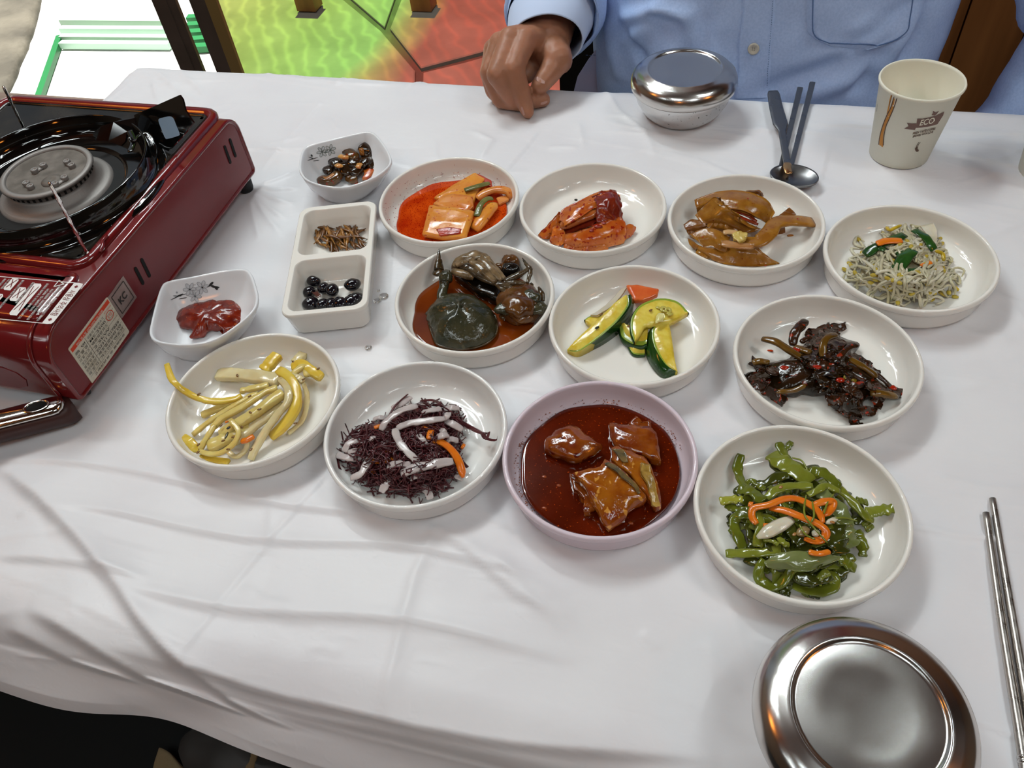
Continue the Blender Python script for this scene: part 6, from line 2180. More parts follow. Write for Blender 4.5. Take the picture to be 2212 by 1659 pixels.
for pts, w, lb in (([(962, 378, .0165), (1050, 320, .022), (1140, 280, .0245), (1232, 240, .0235)], .0145, 'dark green chive at the back left of the sprouts'), ([(1298, 208, .0225), (1370, 255, .0235), (1410, 305, .022), (1435, 345, .019)], .0130, 'dark green chive at the back right of the sprouts'),
                   ([(1112, 575, .0195), (1170, 500, .0245), (1235, 400, .0275), (1290, 345, .0275)], .0165, 'broad dark green chive across the middle of the sprouts'), ([(1250, 490, .0245), (1320, 485, .0245), (1375, 465, .0235)], .0100, 'dark green chive right of the middle of the sprouts'), ([(1170, 350, .0255), (1230, 370, .0262), (1190, 395, .0258)], .0105, 'small dark chive piece behind the broad one'),
                   ([(1060, 330, .0235), (1100, 345, .0238)], .0080, 'bright green chive end at the left of the sprouts')):
    piece(strip([FP(*p) for p in pts], w * .62, .0016, n=8, power=3, a=.85, b=.85, wob=.2), 'chive', m_chive, lb, 'chive')
for pts, w, lb in (([(1045, 303, .0250), (1110, 283, .0262), (1218, 280, .0258)], .0075, 'orange carrot strip at the back of the sprouts'), ([(1348, 455, .0255), (1412, 425, .0245)], .0048, 'thin carrot strip at the right of the sprouts'), ([(1245, 645, .0120), (1285, 625, .0135), (1295, 597, .0150)], .0085, 'carrot strip curled at the near side of the sprouts'), ([(1168, 590, .0205), (1190, 570, .0215)], .0055, 'carrot bit under the broad chive')):
    piece(strip([FP(*p) for p in pts], w, .0018, n=8, wob=.1), 'carrot_strip', m_carr, lb, 'carrot')
m_cab = food('translucent white cabbage', '#d8d0bc', col2='#c8bfa6', scale=50, rough=.15, sss=.4)
leaf(FP, [[(1125, 690, .0065), (1170, 620, .012), (1250, 560, .020), (1360, 520, .0235), (1470, 440, .0205)], [(1170, 705, .005), (1230, 640, .011), (1300, 590, .018), (1400, 560, .0205), (1500, 470, .0175)]], .0016, 'cabbage_strip', m_cab, 'long white cabbage strip across the near side of the sprouts', 'cabbage', noise=.0005)
leaf(FP, [[(1340, 180, .018), (1430, 160, .016)], [(1380, 240, .020), (1455, 230, .0165)], [(1400, 300, .019), (1448, 300, .015)]], .0015, 'cabbage_strip', m_cab, 'pale cabbage piece standing at the back right of the sprouts', 'cabbage', noise=.0006)
for pts, lb in (([(1110, 185, .0125), (1130, 210, .016), (1160, 200, .0175), (1215, 175, .0165)], 'yellow sprout head curled at the back'), ([(1440, 350, .0225), (1490, 370, .020), (1500, 420, .0185)], 'yellow sprout head at the right'), ([(1040, 500, .0185), (1075, 560, .0165), (1100, 610, .013)], 'yellow sprout stem at the left'),
                ([(1330, 590, .0185), (1370, 600, .0175), (1430, 590, .0155)], 'yellow sprout bit at the near right'), ([(1460, 620, .0095), (1490, 640, .008), (1515, 655, .006)], 'yellow sprout end near the rim'), ([(1560, 590, .0065), (1600, 620, .0055)], 'yellow root hair at the right')):
    piece(strip([FP(*p) for p in pts], .0034, .0024, n=6, wob=.3, a=.3, b=.3), 'yellow_sprout', food('bright yellow sprout', '#c8a828', col2='#a8901e', scale=150), lb + ' of the sprout heap', 'bean sprout')

# ---- dark seasoned greens
m_leafd = food('dark brown green leaf', '#1d1408', col2='#2e1a0a', scale=90, rough=.16, bump=.6, bscale=130, bdist=.0015, col3='#6a1d0a', scale3=230, t3=.66)
m_leafb = food('brown leaf', '#3a1e0c', col2='#28180a', scale=110, rough=.2, bump=.7, bscale=260, bdist=.001, col3='#8a2a10', scale3=260, t3=.62)
m_stalk = food('olive brown stalk', '#6a4a14', col2='#52380e', scale=90, rough=.18)
GP = [(205, 1230), (250, 1120), (420, 1070), (480, 1000), (600, 960), (640, 870), (720, 870), (920, 960), (910, 1040), (960, 1130), (1050, 1180), (1150, 1290), (1120, 1360), (1000, 1370), (960, 1470), (870, 1470), (750, 1420), (730, 1350), (600, 1330), (470, 1340), (300, 1340)]
c = sum((FP(x, y, .004) for x, y in GP), Vector()) / len(GP)
tag(lift(chunk([c + (FP(x, y, .0075) - c) * .90 for x, y in GP], .006, .010, .0025, 110, n=90, seed=13).jitter(.0012, 330, 5), 'greens').obj('leaf_mass', m_leafd), 'packed mass of dark cooked leaves under the stalks', 'greens', kind='stuff')
q_ = random.Random(5)
GL = 'dark cooked leaves'
for k in range(34):
    x, y = heap(GP, q_)
    a = q_.gauss(.35, .6)
    L, Wd = q_.uniform(130, 260), q_.uniform(50, 100)
    ca, sa = math.cos(a), math.sin(a)
    rows = []
    for i in range(3):
        v = (i - 1) * Wd / 2
        r = []
        for j in range(4):
            u = (j - 1.5) / 3 * L
            X, Y = x + u * ca - v * sa, y + (u * sa + v * ca) * .8
            zz = heap_z(X, Y, GP, .0165, 120, .0055) if inside(X, Y, GP) else .0055
            r.append((X, Y, zz + q_.uniform(.0, .004)))
        rows.append(r)
    leaf(FP, rows, .0014, 'cooked_greens', m_leafd if q_.random() < .65 else m_leafb, 'crumpled dark brown leaf in the heap of seasoned greens', 'greens', noise=.0022, freq=190, seed=k, n=(14, 8), group=GL)
for pts, w, m, lb in (
    ([(270, 945, .0165), (360, 965, .019), (450, 1020, .0195), (545, 1080, .0195)], 48, m_stalk, 'olive stalk sticking out at the upper left'),
    ([(775, 918, .0235), (710, 940, .027), (680, 1000, .0265), (690, 1095, .022)], 44, m_stalk, 'curved olive stalk over the top of the heap'),
    ([(860, 1080, .0195), (960, 1140, .0185), (1050, 1205, .0155)], 42, m_stalk, 'olive stalk at the right of the heap'),
    ([(360, 1305, .0125), (480, 1295, .0150), (565, 1260, .018)], 32, m_stalk, 'thin olive stalk at the near left'),
    ([(1000, 1310, .0155), (1090, 1318, .014), (1185, 1335, .0105)], 50, m_stalk, 'olive stalk end at the right tip of the heap'),
    ([(490, 1000, .017), (600, 1040, .0205)], 46, m_stalk, 'short olive stalk at the back'),
    ([(205, 1110, .0105), (250, 1098, .0115), (320, 1105, .013)], 40, m_stalk, 'olive stalk tip at the far left'),
    ([(565, 825, .0150), (530, 860, .017), (490, 910, .0165), (475, 990, .014)], 60, m_leafb, 'brown stalk standing up at the back left'),
    ([(600, 930, .0145), (560, 950, .015), (530, 970, .0145)], 34, m_leafb, 'brown stalk joining the standing one'),
    ([(820, 1200, .0225), (880, 1220, .022), (910, 1240, .020)], 34, food('yellow olive stalk', '#8a7420'), 'yellowish stalk bit in the near middle'),
    ([(1040, 1180, .015), (1110, 1240, .0125), (1150, 1285, .009)], 30, m_leafb, 'brown stalk along the right edge'),
    ([(780, 1080, .0245), (850, 1010, .0245), (920, 985, .0215)], 40, m_leafb, 'brown red stalk at the back right')):
    piece(strip([FP(*p) for p in pts], w * 1.2e-4, w * .7e-4, n=10, power=3, wob=.3, a=.75, b=.6), 'cooked_greens', m, lb + ' of the seasoned greens', 'greens')
for x, y, z in ((640, 1135, .0265), (800, 1225, .0255), (420, 1140, .021), (500, 1020, .0195), (960, 1440, .010), (1150, 1275, .0105)):
    piece(blob(FP(x, y, z), .0030, .0022, .0010, .3, 400, 2, seed=x), 'chilli_bit', food('bright red chilli', '#9a2008', rough=.15), 'bright red chilli bit on the seasoned greens', 'chilli', 'chilli bits on the greens')
for x, y in ((325, 1025), (1195, 1328)):
    piece(blob(FP(x, y, .0045), .0024, .0011, .0004, .3, 400, 2), 'sauce_drop', m_redbroth, 'orange sauce spot on the bowl floor beside the greens', 'sauce', 'sauce spots by the greens')

# ---- braised fish
FJ = frame(1070, 810, 4.253)
m_fish = food('glazed braised fish', '#6e280a', col2='#944e14', scale=75, detail=5, rough=.14, coat=.7, bump=.5, bscale=110, bdist=.002, col3='#5a1404', scale3=110, t3=.62)
m_fish2 = food('amber fish skin', '#a05c14', col2='#7c300a', scale=85, detail=6, rough=.12, coat=.7, bump=.5, bscale=130, bdist=.002, col3='#c88c3c', scale3=260, t3=.64)
m_skin2 = food('silver grey fish skin', '#4e4a38', col2='#7a6238', scale=160, rough=.14, bump=.4, bscale=300)
slabs(FJ, [(1215, 460), (1250, 420), (1292, 390), (1360, 450), (1430, 440), (1440, 500), (1300, 500)], [.012, .0135, .0145, .0135, .013, .012, .013], .004, 'fish_chunk', m_fish, 'tip of fish behind the upper right chunk', 'fish', noise=.0012)
slabs(FJ, [(440, 700), (470, 620), (530, 555), (610, 510), (685, 474), (755, 510), (830, 570), (930, 625), (985, 672), (930, 720), (850, 770), (740, 805), (660, 785), (590, 765), (510, 730)], [.0135] * 15, .0085, 'fish_chunk', m_fish, 'chunk of braised fish alone at the back left of the sauce', 'fish', noise=.0014, bulge=.0035, k=2,  seed=2)
slabs(FJ, [(1035, 480), (1110, 470), (1260, 485), (1420, 500), (1480, 560), (1495, 640), (1510, 730), (1532, 820), (1440, 800), (1380, 770), (1250, 740), (1090, 670), (1050, 580)], [.016] * 13, .008, 'fish_chunk', m_fish, 'broad flat fish chunk at the back right', 'fish', noise=.0015, bulge=.002, k=2, seed=3)
slabs(FJ, [(690, 930), (760, 950), (850, 1040), (890, 1140), (920, 1250), (870, 1285), (812, 1275), (820, 1190), (760, 1100), (712, 1060)], [.012] * 10, .008, 'fish_chunk', m_fish, 'fish chunk lying under the left edge of the front one', 'fish', noise=.0015, seed=4)
slabs(FJ, [(1065, 690), (1130, 680), (1240, 720), (1380, 790), (1440, 880), (1490, 1000), (1530, 1140), (1525, 1230), (1480, 1250), (1420, 1180), (1350, 1080), (1250, 960), (1150, 880), (1060, 800)], [.0195, .020, .020, .020, .019, .0175, .015, .013, .0135, .0155, .0175, .019, .0195, .0195], .009, 'fish_chunk', m_fish2, 'long fish chunk with golden skin right of the middle', 'fish', noise=.0015, bulge=.002, k=2, seed=5)
slabs(FJ, [(690, 928), (800, 890), (940, 858), (1010, 805), (1100, 850), (1200, 920), (1290, 1010), (1390, 1130), (1370, 1165), (1290, 1205), (1220, 1270), (1200, 1320), (1120, 1400), (1035, 1445), (1000, 1390), (955, 1300), (900, 1190), (850, 1100), (800, 1000)], [.0205, .0225, .0235, .024, .0242, .0238, .0225, .020, .0195, .018, .0165, .0155, .0135, .0125, .0135, .0155, .0185, .0205, .0222], .0085, 'fish_chunk', m_fish2, 'large square fish chunk with amber skin in front', 'fish', noise=.0015, bulge=.002, k=2, seed=6)
leaf(FJ, [[(1000, 815, .0290), (1080, 860, .0300), (1180, 950, .0300), (1270, 1020, .0285), (1320, 1090, .0265)], [(1040, 800, .0283), (1120, 840, .0292), (1210, 920, .0290), (1300, 1010, .0272), (1335, 1080, .0255)]], .0008, 'fish_skin', m_skin2, 'grey silver skin stripe on the front fish chunk', 'fish', noise=.0006)
leaf(FJ, [[(1075, 680, .0262), (1110, 720, .0270), (1160, 790, .0272)], [(1170, 680, .0262), (1210, 740, .0268), (1220, 800, .0270)]], .0008, 'fish_skin', m_skin2, 'grey skin patch on the long fish chunk', 'fish', noise=.0006)
leaf(FJ, [[(1330, 800, .0262), (1340, 900, .0258), (1400, 1000, .0240), (1440, 1200, .0195)], [(1420, 820, .0252), (1430, 900, .0245), (1470, 1000, .0222), (1510, 1200, .0180)]], .0012, 'fish_skin', food('golden fish skin', '#8a6a2c', col2='#b08c44', scale=220, rough=.15, bump=.6, bscale=300), 'golden wrinkled skin flap on the long fish chunk', 'fish', noise=.001)
for x, y in ((445, 935), (580, 1015), (445, 1222), (490, 1400), (1240, 1360)):
    piece(blob(FJ(x, y, .0100), .0018, .0011, .0005, .3, 400, 2), 'sauce_bit', food('brown sauce bit', '#8c3c10', rough=.2), 'brown bit floating in the braising sauce', 'sauce', 'bits in the braising sauce')

# ---- seaweed stems
FW_ = frame(1480, 900, 3.771)
m_sw = food('olive green seaweed', '#687020', col2='#545a16', scale=60, rough=.13, sss=.25, sssr=(.002, .003, .001))
m_sw2 = food('dark green seaweed', '#434816', col2='#323610', scale=70, rough=.12)
m_sw3 = food('light olive seaweed', '#808630', col2='#6a7020', scale=60, rough=.13, sss=.3, sssr=(.002, .003, .001))
m_sw4 = food('pale grey green seaweed', '#7c8454', col2='#667038', scale=45, rough=.12, sss=.3, sssr=(.002, .003, .001))
WP_ = [(400, 820), (470, 640), (640, 570), (760, 470), (1000, 440), (1180, 500), (1320, 650), (1440, 800), (1420, 960), (1300, 1080), (1300, 1200), (1220, 1380), (1050, 1430), (860, 1400), (680, 1380), (600, 1260), (480, 1140), (420, 980)]
q_ = random.Random(13)
c = sum((FW_(x, y, .004) for x, y in WP_), Vector()) / len(WP_)
tag(chunk([c + (FW_(x, y, .006) - c) * .82 for x, y in WP_], .005, .010, .003, 90, n=80, seed=8).obj('seaweed_mass', m_sw2), 'packed dark seaweed under the green stems', 'seaweed', kind='stuff')
SG = 'green seaweed stems'
for k in range(75):                          # fillers
    x, y = heap(WP_, q_)
    a = q_.uniform(0, 2 * PI)
    L = q_.uniform(180, 420)
    turn = q_.gauss(0, 1.3)
    x -= math.cos(a) * L / 2.5
    y -= math.sin(a) * L / 2.5
    pts = []
    zoff = q_.uniform(-.002, .002)
    for j in range(5):
        ins = inside(x, y, WP_)
        pts.append(FW_(x, y, max(.0048, (heap_z(x, y, WP_, .0150, 230) if ins else .005) + zoff)))
        if not ins and j > 2: break
        x += math.cos(a) * L / 4
        y += math.sin(a) * L / 4 * .85
        a += turn / 3
    piece(strip(pts, q_.uniform(.0042, .0080), .0015, n=8, seg=18, power=2.4, roll=q_.uniform(-.5, .5), wob=.45, a=.6, b=.6), 'seaweed_strip', q_.choice((m_sw2, m_sw, m_sw2, m_sw)), 'dark olive seaweed stem inside the seaweed heap', 'seaweed', SG)
SW = [
    ([(455, 308, .0145), (428, 400, .0125), (440, 480, .0120), (480, 560, .0145), (580, 640, .0180), (640, 760, .0195)], 52, m_sw, 'stem standing against the back left wall'),
    ([(865, 205, .0140), (840, 245, .0135), (805, 280, .0130)], 36, m_sw, 'short stem end at the very back'),
    ([(760, 212, .0150), (790, 280, .0150), (850, 360, .0170), (1000, 440, .0190)], 50, m_sw, 'stem reaching up the back wall'),
    ([(700, 320, .0125), (720, 400, .0125), (800, 460, .0160), (900, 500, .0180)], 40, m_sw2, 'dark stem under the broad one at the back'),
    ([(700, 305, .0150), (790, 370, .0175), (900, 440, .0200), (1030, 530, .0215)], 108, m_sw3, 'broad bright stem at the back'),
    ([(1005, 460, .0185), (1100, 450, .0205), (1190, 510, .0205), (1230, 600, .0205)], 66, m_sw, 'stem curving over the back'),
    ([(1180, 500, .0195), (1240, 570, .0190), (1330, 660, .0170), (1440, 780, .0140), (1535, 850, .0105)], 56, m_sw3, 'long stem down the right side'),
    ([(540, 572, .0145), (650, 545, .0175), (760, 490, .0185), (850, 480, .0190)], 52, m_sw2, 'dark stem at the back left'),
    ([(660, 665, .0205), (740, 600, .0220), (860, 565, .0230), (1040, 565, .0230)], 50, m_sw3, 'stem arching over the middle back'),
    ([(282, 690, .0155), (380, 676, .0155), (470, 672, .0165)], 46, food('yellow green seaweed', '#9a9a34', col2='#868a28', scale=60), 'yellow green stem end at the left wall'),
    ([(328, 715, .0125), (420, 752, .0130), (560, 762, .0165)], 44, m_sw, 'stem below the yellow green end'),
    ([(540, 805, .0175), (450, 795, .0160), (400, 860, .0130), (425, 960, .0125), (480, 1085, .0120)], 58, m_sw, 'looped stem at the left'),
    ([(330, 1115, .0130), (480, 1112, .0140), (640, 1105, .0165), (850, 1075, .0205)], 54, m_sw3, 'straight stem at the near left'),
    ([(490, 1150, .0095), (600, 1192, .0125), (760, 1190, .0155)], 54, m_sw2, 'dark stem under the straight one'),
    ([(645, 1165, .0165), (600, 1245, .0140), (615, 1330, .0100), (710, 1385, .0090), (800, 1340, .0120), (860, 1255, .0165), (920, 1190, .0210)], 54, m_sw, 'big looped stem at the near side'),
    ([(875, 1375, .0090), (960, 1405, .0085), (1100, 1425, .0085), (1205, 1385, .0100), (1205, 1315, .0120), (1110, 1305, .0135)], 64, m_sw, 'stem curled along the near rim'),
    ([(780, 1400, .0065), (825, 1440, .0060), (858, 1452, .0060)], 38, m_sw2, 'stem end nearest the rim'),
    ([(1260, 1150, .0145), (1320, 1195, .0125), (1390, 1240, .0095)], 58, m_sw, 'stem sticking out at the near right'),
    ([(1180, 1305, .0110), (1270, 1265, .0105), (1315, 1225, .0100)], 52, m_sw2, 'dark stem at the near right'),
    ([(1395, 925, .0120), (1440, 1020, .0100), (1448, 1142, .0075)], 52, m_sw, 'stem hanging down on the right'),
    ([(1300, 850, .0185), (1330, 960, .0165), (1372, 1062, .0125)], 92, m_sw4, 'wide pale leaf at the right'),
    ([(1480, 785, .0120), (1590, 765, .0115), (1725, 742, .0135)], 66, m_sw3, 'stem reaching to the right wall'),
    ([(1455, 845, .0095), (1490, 890, .0080), (1515, 925, .0065)], 56, m_sw, 'square cut stem end at the right'),
    ([(1395, 678, .0130), (1440, 690, .0120), (1485, 702, .0100)], 42, m_sw, 'short stem at the upper right'),
    ([(1240, 860, .0200), (1232, 1000, .0195), (1270, 1125, .0160)], 100, m_sw2, 'wide dark leaf right of the middle'),
    ([(605, 780, .0205), (612, 900, .0200), (590, 1062, .0170)], 54, m_sw3, 'stem running down the left of the heap'),
    ([(500, 870, .0150), (540, 1000, .0145), (542, 1080, .0140)], 40, m_sw2, 'dark stem inside the left loop'),
    ([(830, 880, .0225), (900, 980, .0225), (950, 1050, .0220)], 58, m_sw2, 'dark stem in the middle'),
    ([(1100, 610, .0230), (1180, 680, .0235), (1260, 770, .0220), (1310, 890, .0195)], 84, m_sw4, 'wide pale stem right of the carrots'),
    ([(900, 1290, .0165), (1050, 1335, .0145), (1185, 1280, .0140)], 64, m_sw2, 'dark stem under the pale leaf'),
    ([(1000, 640, .0240), (1080, 600, .0255), (1150, 565, .0245), (1260, 610, .0220)], 44, m_sw3, 'curled stem tip on the upper right'),
    ([(1080, 1370, .0125), (1110, 1300, .0150), (1170, 1260, .0160)], 40, m_sw3, 'small twisted stem at the near side'),
    ([(500, 545, .0140), (540, 520, .0150), (600, 560, .0165), (650, 600, .0180)], 32, m_sw, 'thin looped stem at the back left'),
    ([(430, 590, .0160), (540, 610, .0195), (640, 690, .0215)], 74, m_sw, 'broad stem at the left of the back'),
    ([(760, 985, .0225), (810, 1035, .0230), (850, 1045, .0228)], 36, m_sw3, 'light stem bit near the middle'),
    ([(640, 1000, .0205), (720, 1020, .0220), (760, 1045, .0225)], 24, m_sw3, 'thin light stem under the onion'),
]
for pts, w, m, lb in SW:
    piece(strip([FW_(*p) for p in pts], w * 1.2e-4, .0019, n=10, seg=28, power=2.6, wob=.4, a=.8, b=.75, frac=.1), 'seaweed_strip', m, 'green seaweed ' + lb, 'seaweed', SG)
leaf(FW_, [[(655, 1180, .0190), (740, 1120, .0225), (880, 1090, .0245), (1060, 1110, .0245), (1200, 1130, .0215)], [(660, 1210, .0180), (780, 1185, .0235), (900, 1175, .0250), (1080, 1180, .0240), (1275, 1140, .0180)], [(760, 1250, .0165), (850, 1245, .0205), (940, 1270, .0205), (1060, 1240, .0205), (1200, 1195, .0175)]], .0012, 'seaweed_leaf', m_sw4, 'broad pale green seaweed leaf across the near side of the heap', 'seaweed', noise=.0008, n=(20, 12))
for pts, w, lb in (([(685, 742, .0235), (820, 768, .0265), (960, 822, .0285), (1080, 872, .0280), (1145, 930, .0265), (1130, 992, .0250), (1060, 1012, .0240), (968, 994, .0235)], 46, 'longest carrot ribbon hooked at its near end'),
                   ([(585, 875, .0215), (545, 815, .0225), (560, 745, .0240), (680, 718, .0265), (800, 672, .0275), (900, 668, .0275), (1010, 712, .0272), (1090, 780, .0275), (1125, 865, .0270)], 42, 'carrot ribbon looped at the left'),
                   ([(1042, 722, .0265), (1130, 692, .0272), (1202, 690, .0262), (1190, 745, .0255), (1128, 805, .0268)], 46, 'carrot ribbon bent at the right'),
                   ([(635, 888, .0215), (690, 892, .0220)], 34, 'short carrot end at the left'), ([(1005, 1102, .0262), (1090, 1116, .0264), (1182, 1098, .0248)], 34, 'small carrot strip on the pale leaf'), ([(515, 712, .0205), (552, 720, .0210)], 40, 'carrot bit at the far left')):
    piece(strip([FW_(*p) for p in pts], w * 1.1e-4, .0018, n=8, seg=36, power=2.8, wob=.12, a=.7, b=.5, frac=.1), 'carrot_ribbon', m_carr, lb + ' of the seaweed heap', 'carrot')
for pts, w, m, lb in (([(585, 985, .0215), (680, 935, .0240), (780, 880, .0250), (872, 832, .0245)], 84, m_cab, 'white onion sliver left of the middle'), ([(910, 965, .0245), (960, 935, .0250), (998, 905, .0248)], 60, food('brown tinted onion', '#9a8258', col2='#80683c', scale=70), 'brownish onion bit in the middle'), ([(1040, 970, .0248), (1085, 930, .0252)], 44, m_cab, 'white onion end under the carrot hook'), ([(1145, 870, .0248), (1190, 850, .0245), (1235, 828, .0235)], 36, m_cab, 'white onion strip right of the carrot hook')):
    piece(strip([FW_(*p) for p in pts], w * 1.05e-4, .0026, n=8, power=2.2, a=.25, b=.6, frac=.4), 'onion_sliver', m, lb + ' of the seaweed heap', 'onion')
for pts in ([(985, 640, .0270), (970, 780, .0295), (1020, 870, .0300), (1160, 1030, .0265)], [(1035, 690, .0275), (1050, 800, .0300), (1030, 860, .0300)], [(1210, 630, .0240), (1160, 700, .0275), (1130, 790, .0285)], [(930, 880, .0265), (980, 960, .0270), (1060, 1000, .0262)], [(870, 335, .0185), (950, 360, .0190), (1000, 440, .0200)], [(1200, 830, .0250), (1300, 825, .0225), (1400, 850, .0170)]):
    piece(strip([FW_(*p) for p in pts], .0013, .0011, n=6, seg=18), 'seaweed_fibre', m_sw3, 'thin pale fibre lying across the seaweed heap', 'seaweed', 'thin fibres on the seaweed')
for x, y, z in ((780, 575, .0235), (890, 958, .0262), (1200, 860, .0258)):
    piece(blob(FW_(x, y, z), .0016, .0010, .0006, .05, sub=2, rot=x), 'sesame_seed', food('pink tan sesame', '#a0703c'), 'tan sesame seed on the seaweed', 'seed', 'sesame seeds on the seaweed')

# ---- soy marinated crab
FC = frame(830, 510, 5.53)
m_shell = food('dark olive crab shell', '#2a2c1e', col2='#403c28', scale=70, detail=6, rough=.2, bump=.7, bscale=170, bdist=.0016, col3='#4a4530', scale3=200, t3=.66)
m_rimc = food('brown crab edge', '#4a3418', col2='#2c2412', scale=150, rough=.2)
m_leg = food('grey brown crab leg', '#54442e', col2='#2e2418', scale=110, rough=.18, bump=.3, bscale=300)
m_pale = food('pale crab belly', '#8e7656', col2='#54422a', scale=110, rough=.22, bump=.4, bscale=260)
m_dark = food('black crab underside', '#0d0b09', col2='#1a140e', scale=80, rough=.14, bump=.5, bscale=220)
m_meat = food('brown crab meat', '#4a2a12', col2='#6a4420', scale=90, rough=.14, bump=.5, bscale=200, bdist=.001)

# whole carapace, near left
crab = empty('crab_shell', FC(920, 1050, .010), 'dark olive crab carapace with toothed edge, domed at the near left of the soy broth', 'crab')
ol = [(498, 930), (540, 870), (600, 800), (650, 770), (720, 735), (800, 715), (900, 705), (1000, 715), (1090, 745), (1170, 800), (1240, 850), (1290, 910), (1330, 960), (1345, 1050), (1352, 1110), (1330, 1180), (1240, 1270), (1120, 1320), (1000, 1345), (860, 1350), (720, 1325), (620, 1280), (575, 1180), (545, 1090), (520, 1010)]
oz = [.0095] * len(ol)
P = smooth_path([FC(x, y, .0105) for x, y in ol], 96, True)
cc = sum(P, Vector()) / 96
g = G()
rr = []
for s, dzv in ((.90, -.004), (.97, -.0016), (1.0, 0), (.985, .0012), (.93, .0042), (.82, .0078), (.66, .0112), (.46, .0136), (.24, .0150), (.04, .0154)):
    r = []
    for k, p in enumerate(P):
        t = 1.0
        if s > .95 and (k < 52 or k > 88): t = 1 + .022 * (1 if k % 4 < 2 else -.4)      # teeth of the front edge
        q = cc + (p - cc) * s * t
        a = math.atan2(p.y - cc.y, p.x - cc.x)
        lob = .0011 * math.sin(a * 4 + s * 5) * (1 - s) * 2
        r.append(q + Vector((0, 0, dzv + lob)))
    rr.append(r)
g.rings(rr)
g.jitter(.0010, 160, 3)
g.jitter(.0005, 420, 4)
g.obj('carapace', m_shell, crab)
g = G()
P2 = [p + Vector((0, 0, -.0004)) for p in P[44:92]]
g.sweep(P2, .0016, .0022, n=6)
g.obj('shell_edge', m_rimc, crab)
for k in range(16):
    x = 690 + k * 26
    y = 728 - 18 * math.sin(k / 15 * PI) + (k % 3) * 5
    g = G()
    g.sweep([FC(x, y, .013), FC(x + q_.uniform(-12, 12), y - 26, .0150)], [.0016, .0004], [.0016, .0004], n=6)
    g.obj('spine', m_rimc, crab)


def limb(root, name, pts, ws, m, n=10, power=2.3, flat=.75):
    P = smooth_path([FC(*p) for p in pts], 18)
    W_ = [np.interp(i / 17, np.linspace(0, 1, len(ws)), ws) * 1e-4 * 0.99 for i in range(18)]
    g = G()
    g.sweep(P, W_, [w * flat for w in W_], n=n, power=power)
    g.jitter(.0004, 350, len(pts))
    return g.obj(name, m, root)


claw = empty('crab_claw', FC(690, 700, .010), 'crab claw arm rising at the left above the carapace, its spike over the rim', 'crab')
limb(claw, 'lower_arm', [(672, 770, .015), (690, 690, .0155), (712, 600, .0165), (722, 545, .018)], [60, 90, 80, 95], m_shell)
limb(claw, 'upper_arm', [(735, 545, .019), (735, 480, .021), (750, 420, .021)], [110, 120, 60], m_shell)
limb(claw, 'paddle', [(585, 440, .0215), (630, 430, .0225), (690, 430, .0220), (730, 430, .021)], [50, 105, 110, 60], m_rimc, flat=.3)
limb(claw, 'pincer_base', [(650, 400, .0225), (652, 340, .0245), (655, 280, .0265)], [90, 75, 55], m_rimc)
limb(claw, 'pincer', [(648, 300, .0260), (652, 220, .0285), (656, 148, .0305)], [48, 34, 6], m_leg)
half = empty('crab_half', FC(1080, 450, .010), 'pale crab body half with a row of legs at the back of the bowl', 'crab')
P = [FC(x, y, z) for x, y, z in ((812, 400, .018), (830, 330, .021), (900, 280, .023), (1000, 240, .0235), (1060, 222, .0235), (1150, 225, .0225), (1240, 262, .0205), (1320, 350, .0175), (1400, 470, .0155), (1430, 540, .0155), (1350, 590, .0155), (1230, 560, .0155), (1080, 500, .0155), (900, 450, .0155))]
chunk(P, .010, .002, .0010, 170, n=64, seed=6).obj('body', m_pale, half)
P = [FC(x, y, z) for x, y, z in ((830, 470, .013), (900, 470, .0135), (1080, 520, .0135), (1250, 580, .0135), (1370, 640, .0135), (1400, 720, .0125), (1380, 800, .0115), (1250, 760, .0115), (1090, 680, .0115), (930, 570, .0115))]
chunk(P, .010, .001, .0012, 150, n=64, seed=7).obj('underside', m_dark, half)
for pts, ws in (([(820, 420, .0235), (900, 440, .0245), (1010, 475, .0238), (1070, 500, .0225)], [60, 75, 80, 50]), ([(920, 350, .0262), (990, 375, .0268), (1060, 415, .0262), (1180, 500, .0245), (1320, 570, .0225)], [60, 85, 80, 70, 40]),
                ([(1030, 310, .0272), (1110, 350, .0275), (1200, 430, .0265), (1330, 555, .0235)], [60, 80, 88, 44]), ([(1130, 280, .0268), (1200, 320, .0268), (1290, 420, .0255), (1400, 530, .0228)], [60, 75, 85, 44]),
                ([(1210, 290, .0245), (1270, 340, .0245), (1350, 430, .0232), (1440, 520, .0215)], [50, 65, 70, 40])):
    limb(half, 'leg_base', pts, ws, m_pale if ws[1] < 82 else m_leg)
for pts in ([(880, 345, .0275), (940, 325, .0285), (1000, 330, .028)], [(960, 300, .0275), (1040, 280, .0282), (1080, 300, .0282)], [(1080, 265, .027), (1150, 258, .0272), (1180, 285, .027)], [(830, 360, .0255), (870, 330, .027), (900, 360, .0268)], [(1180, 260, .0255), (1230, 270, .025), (1255, 305, .0245)]):
    limb(half, 'joint', pts, [40, 62, 40], m_pale)
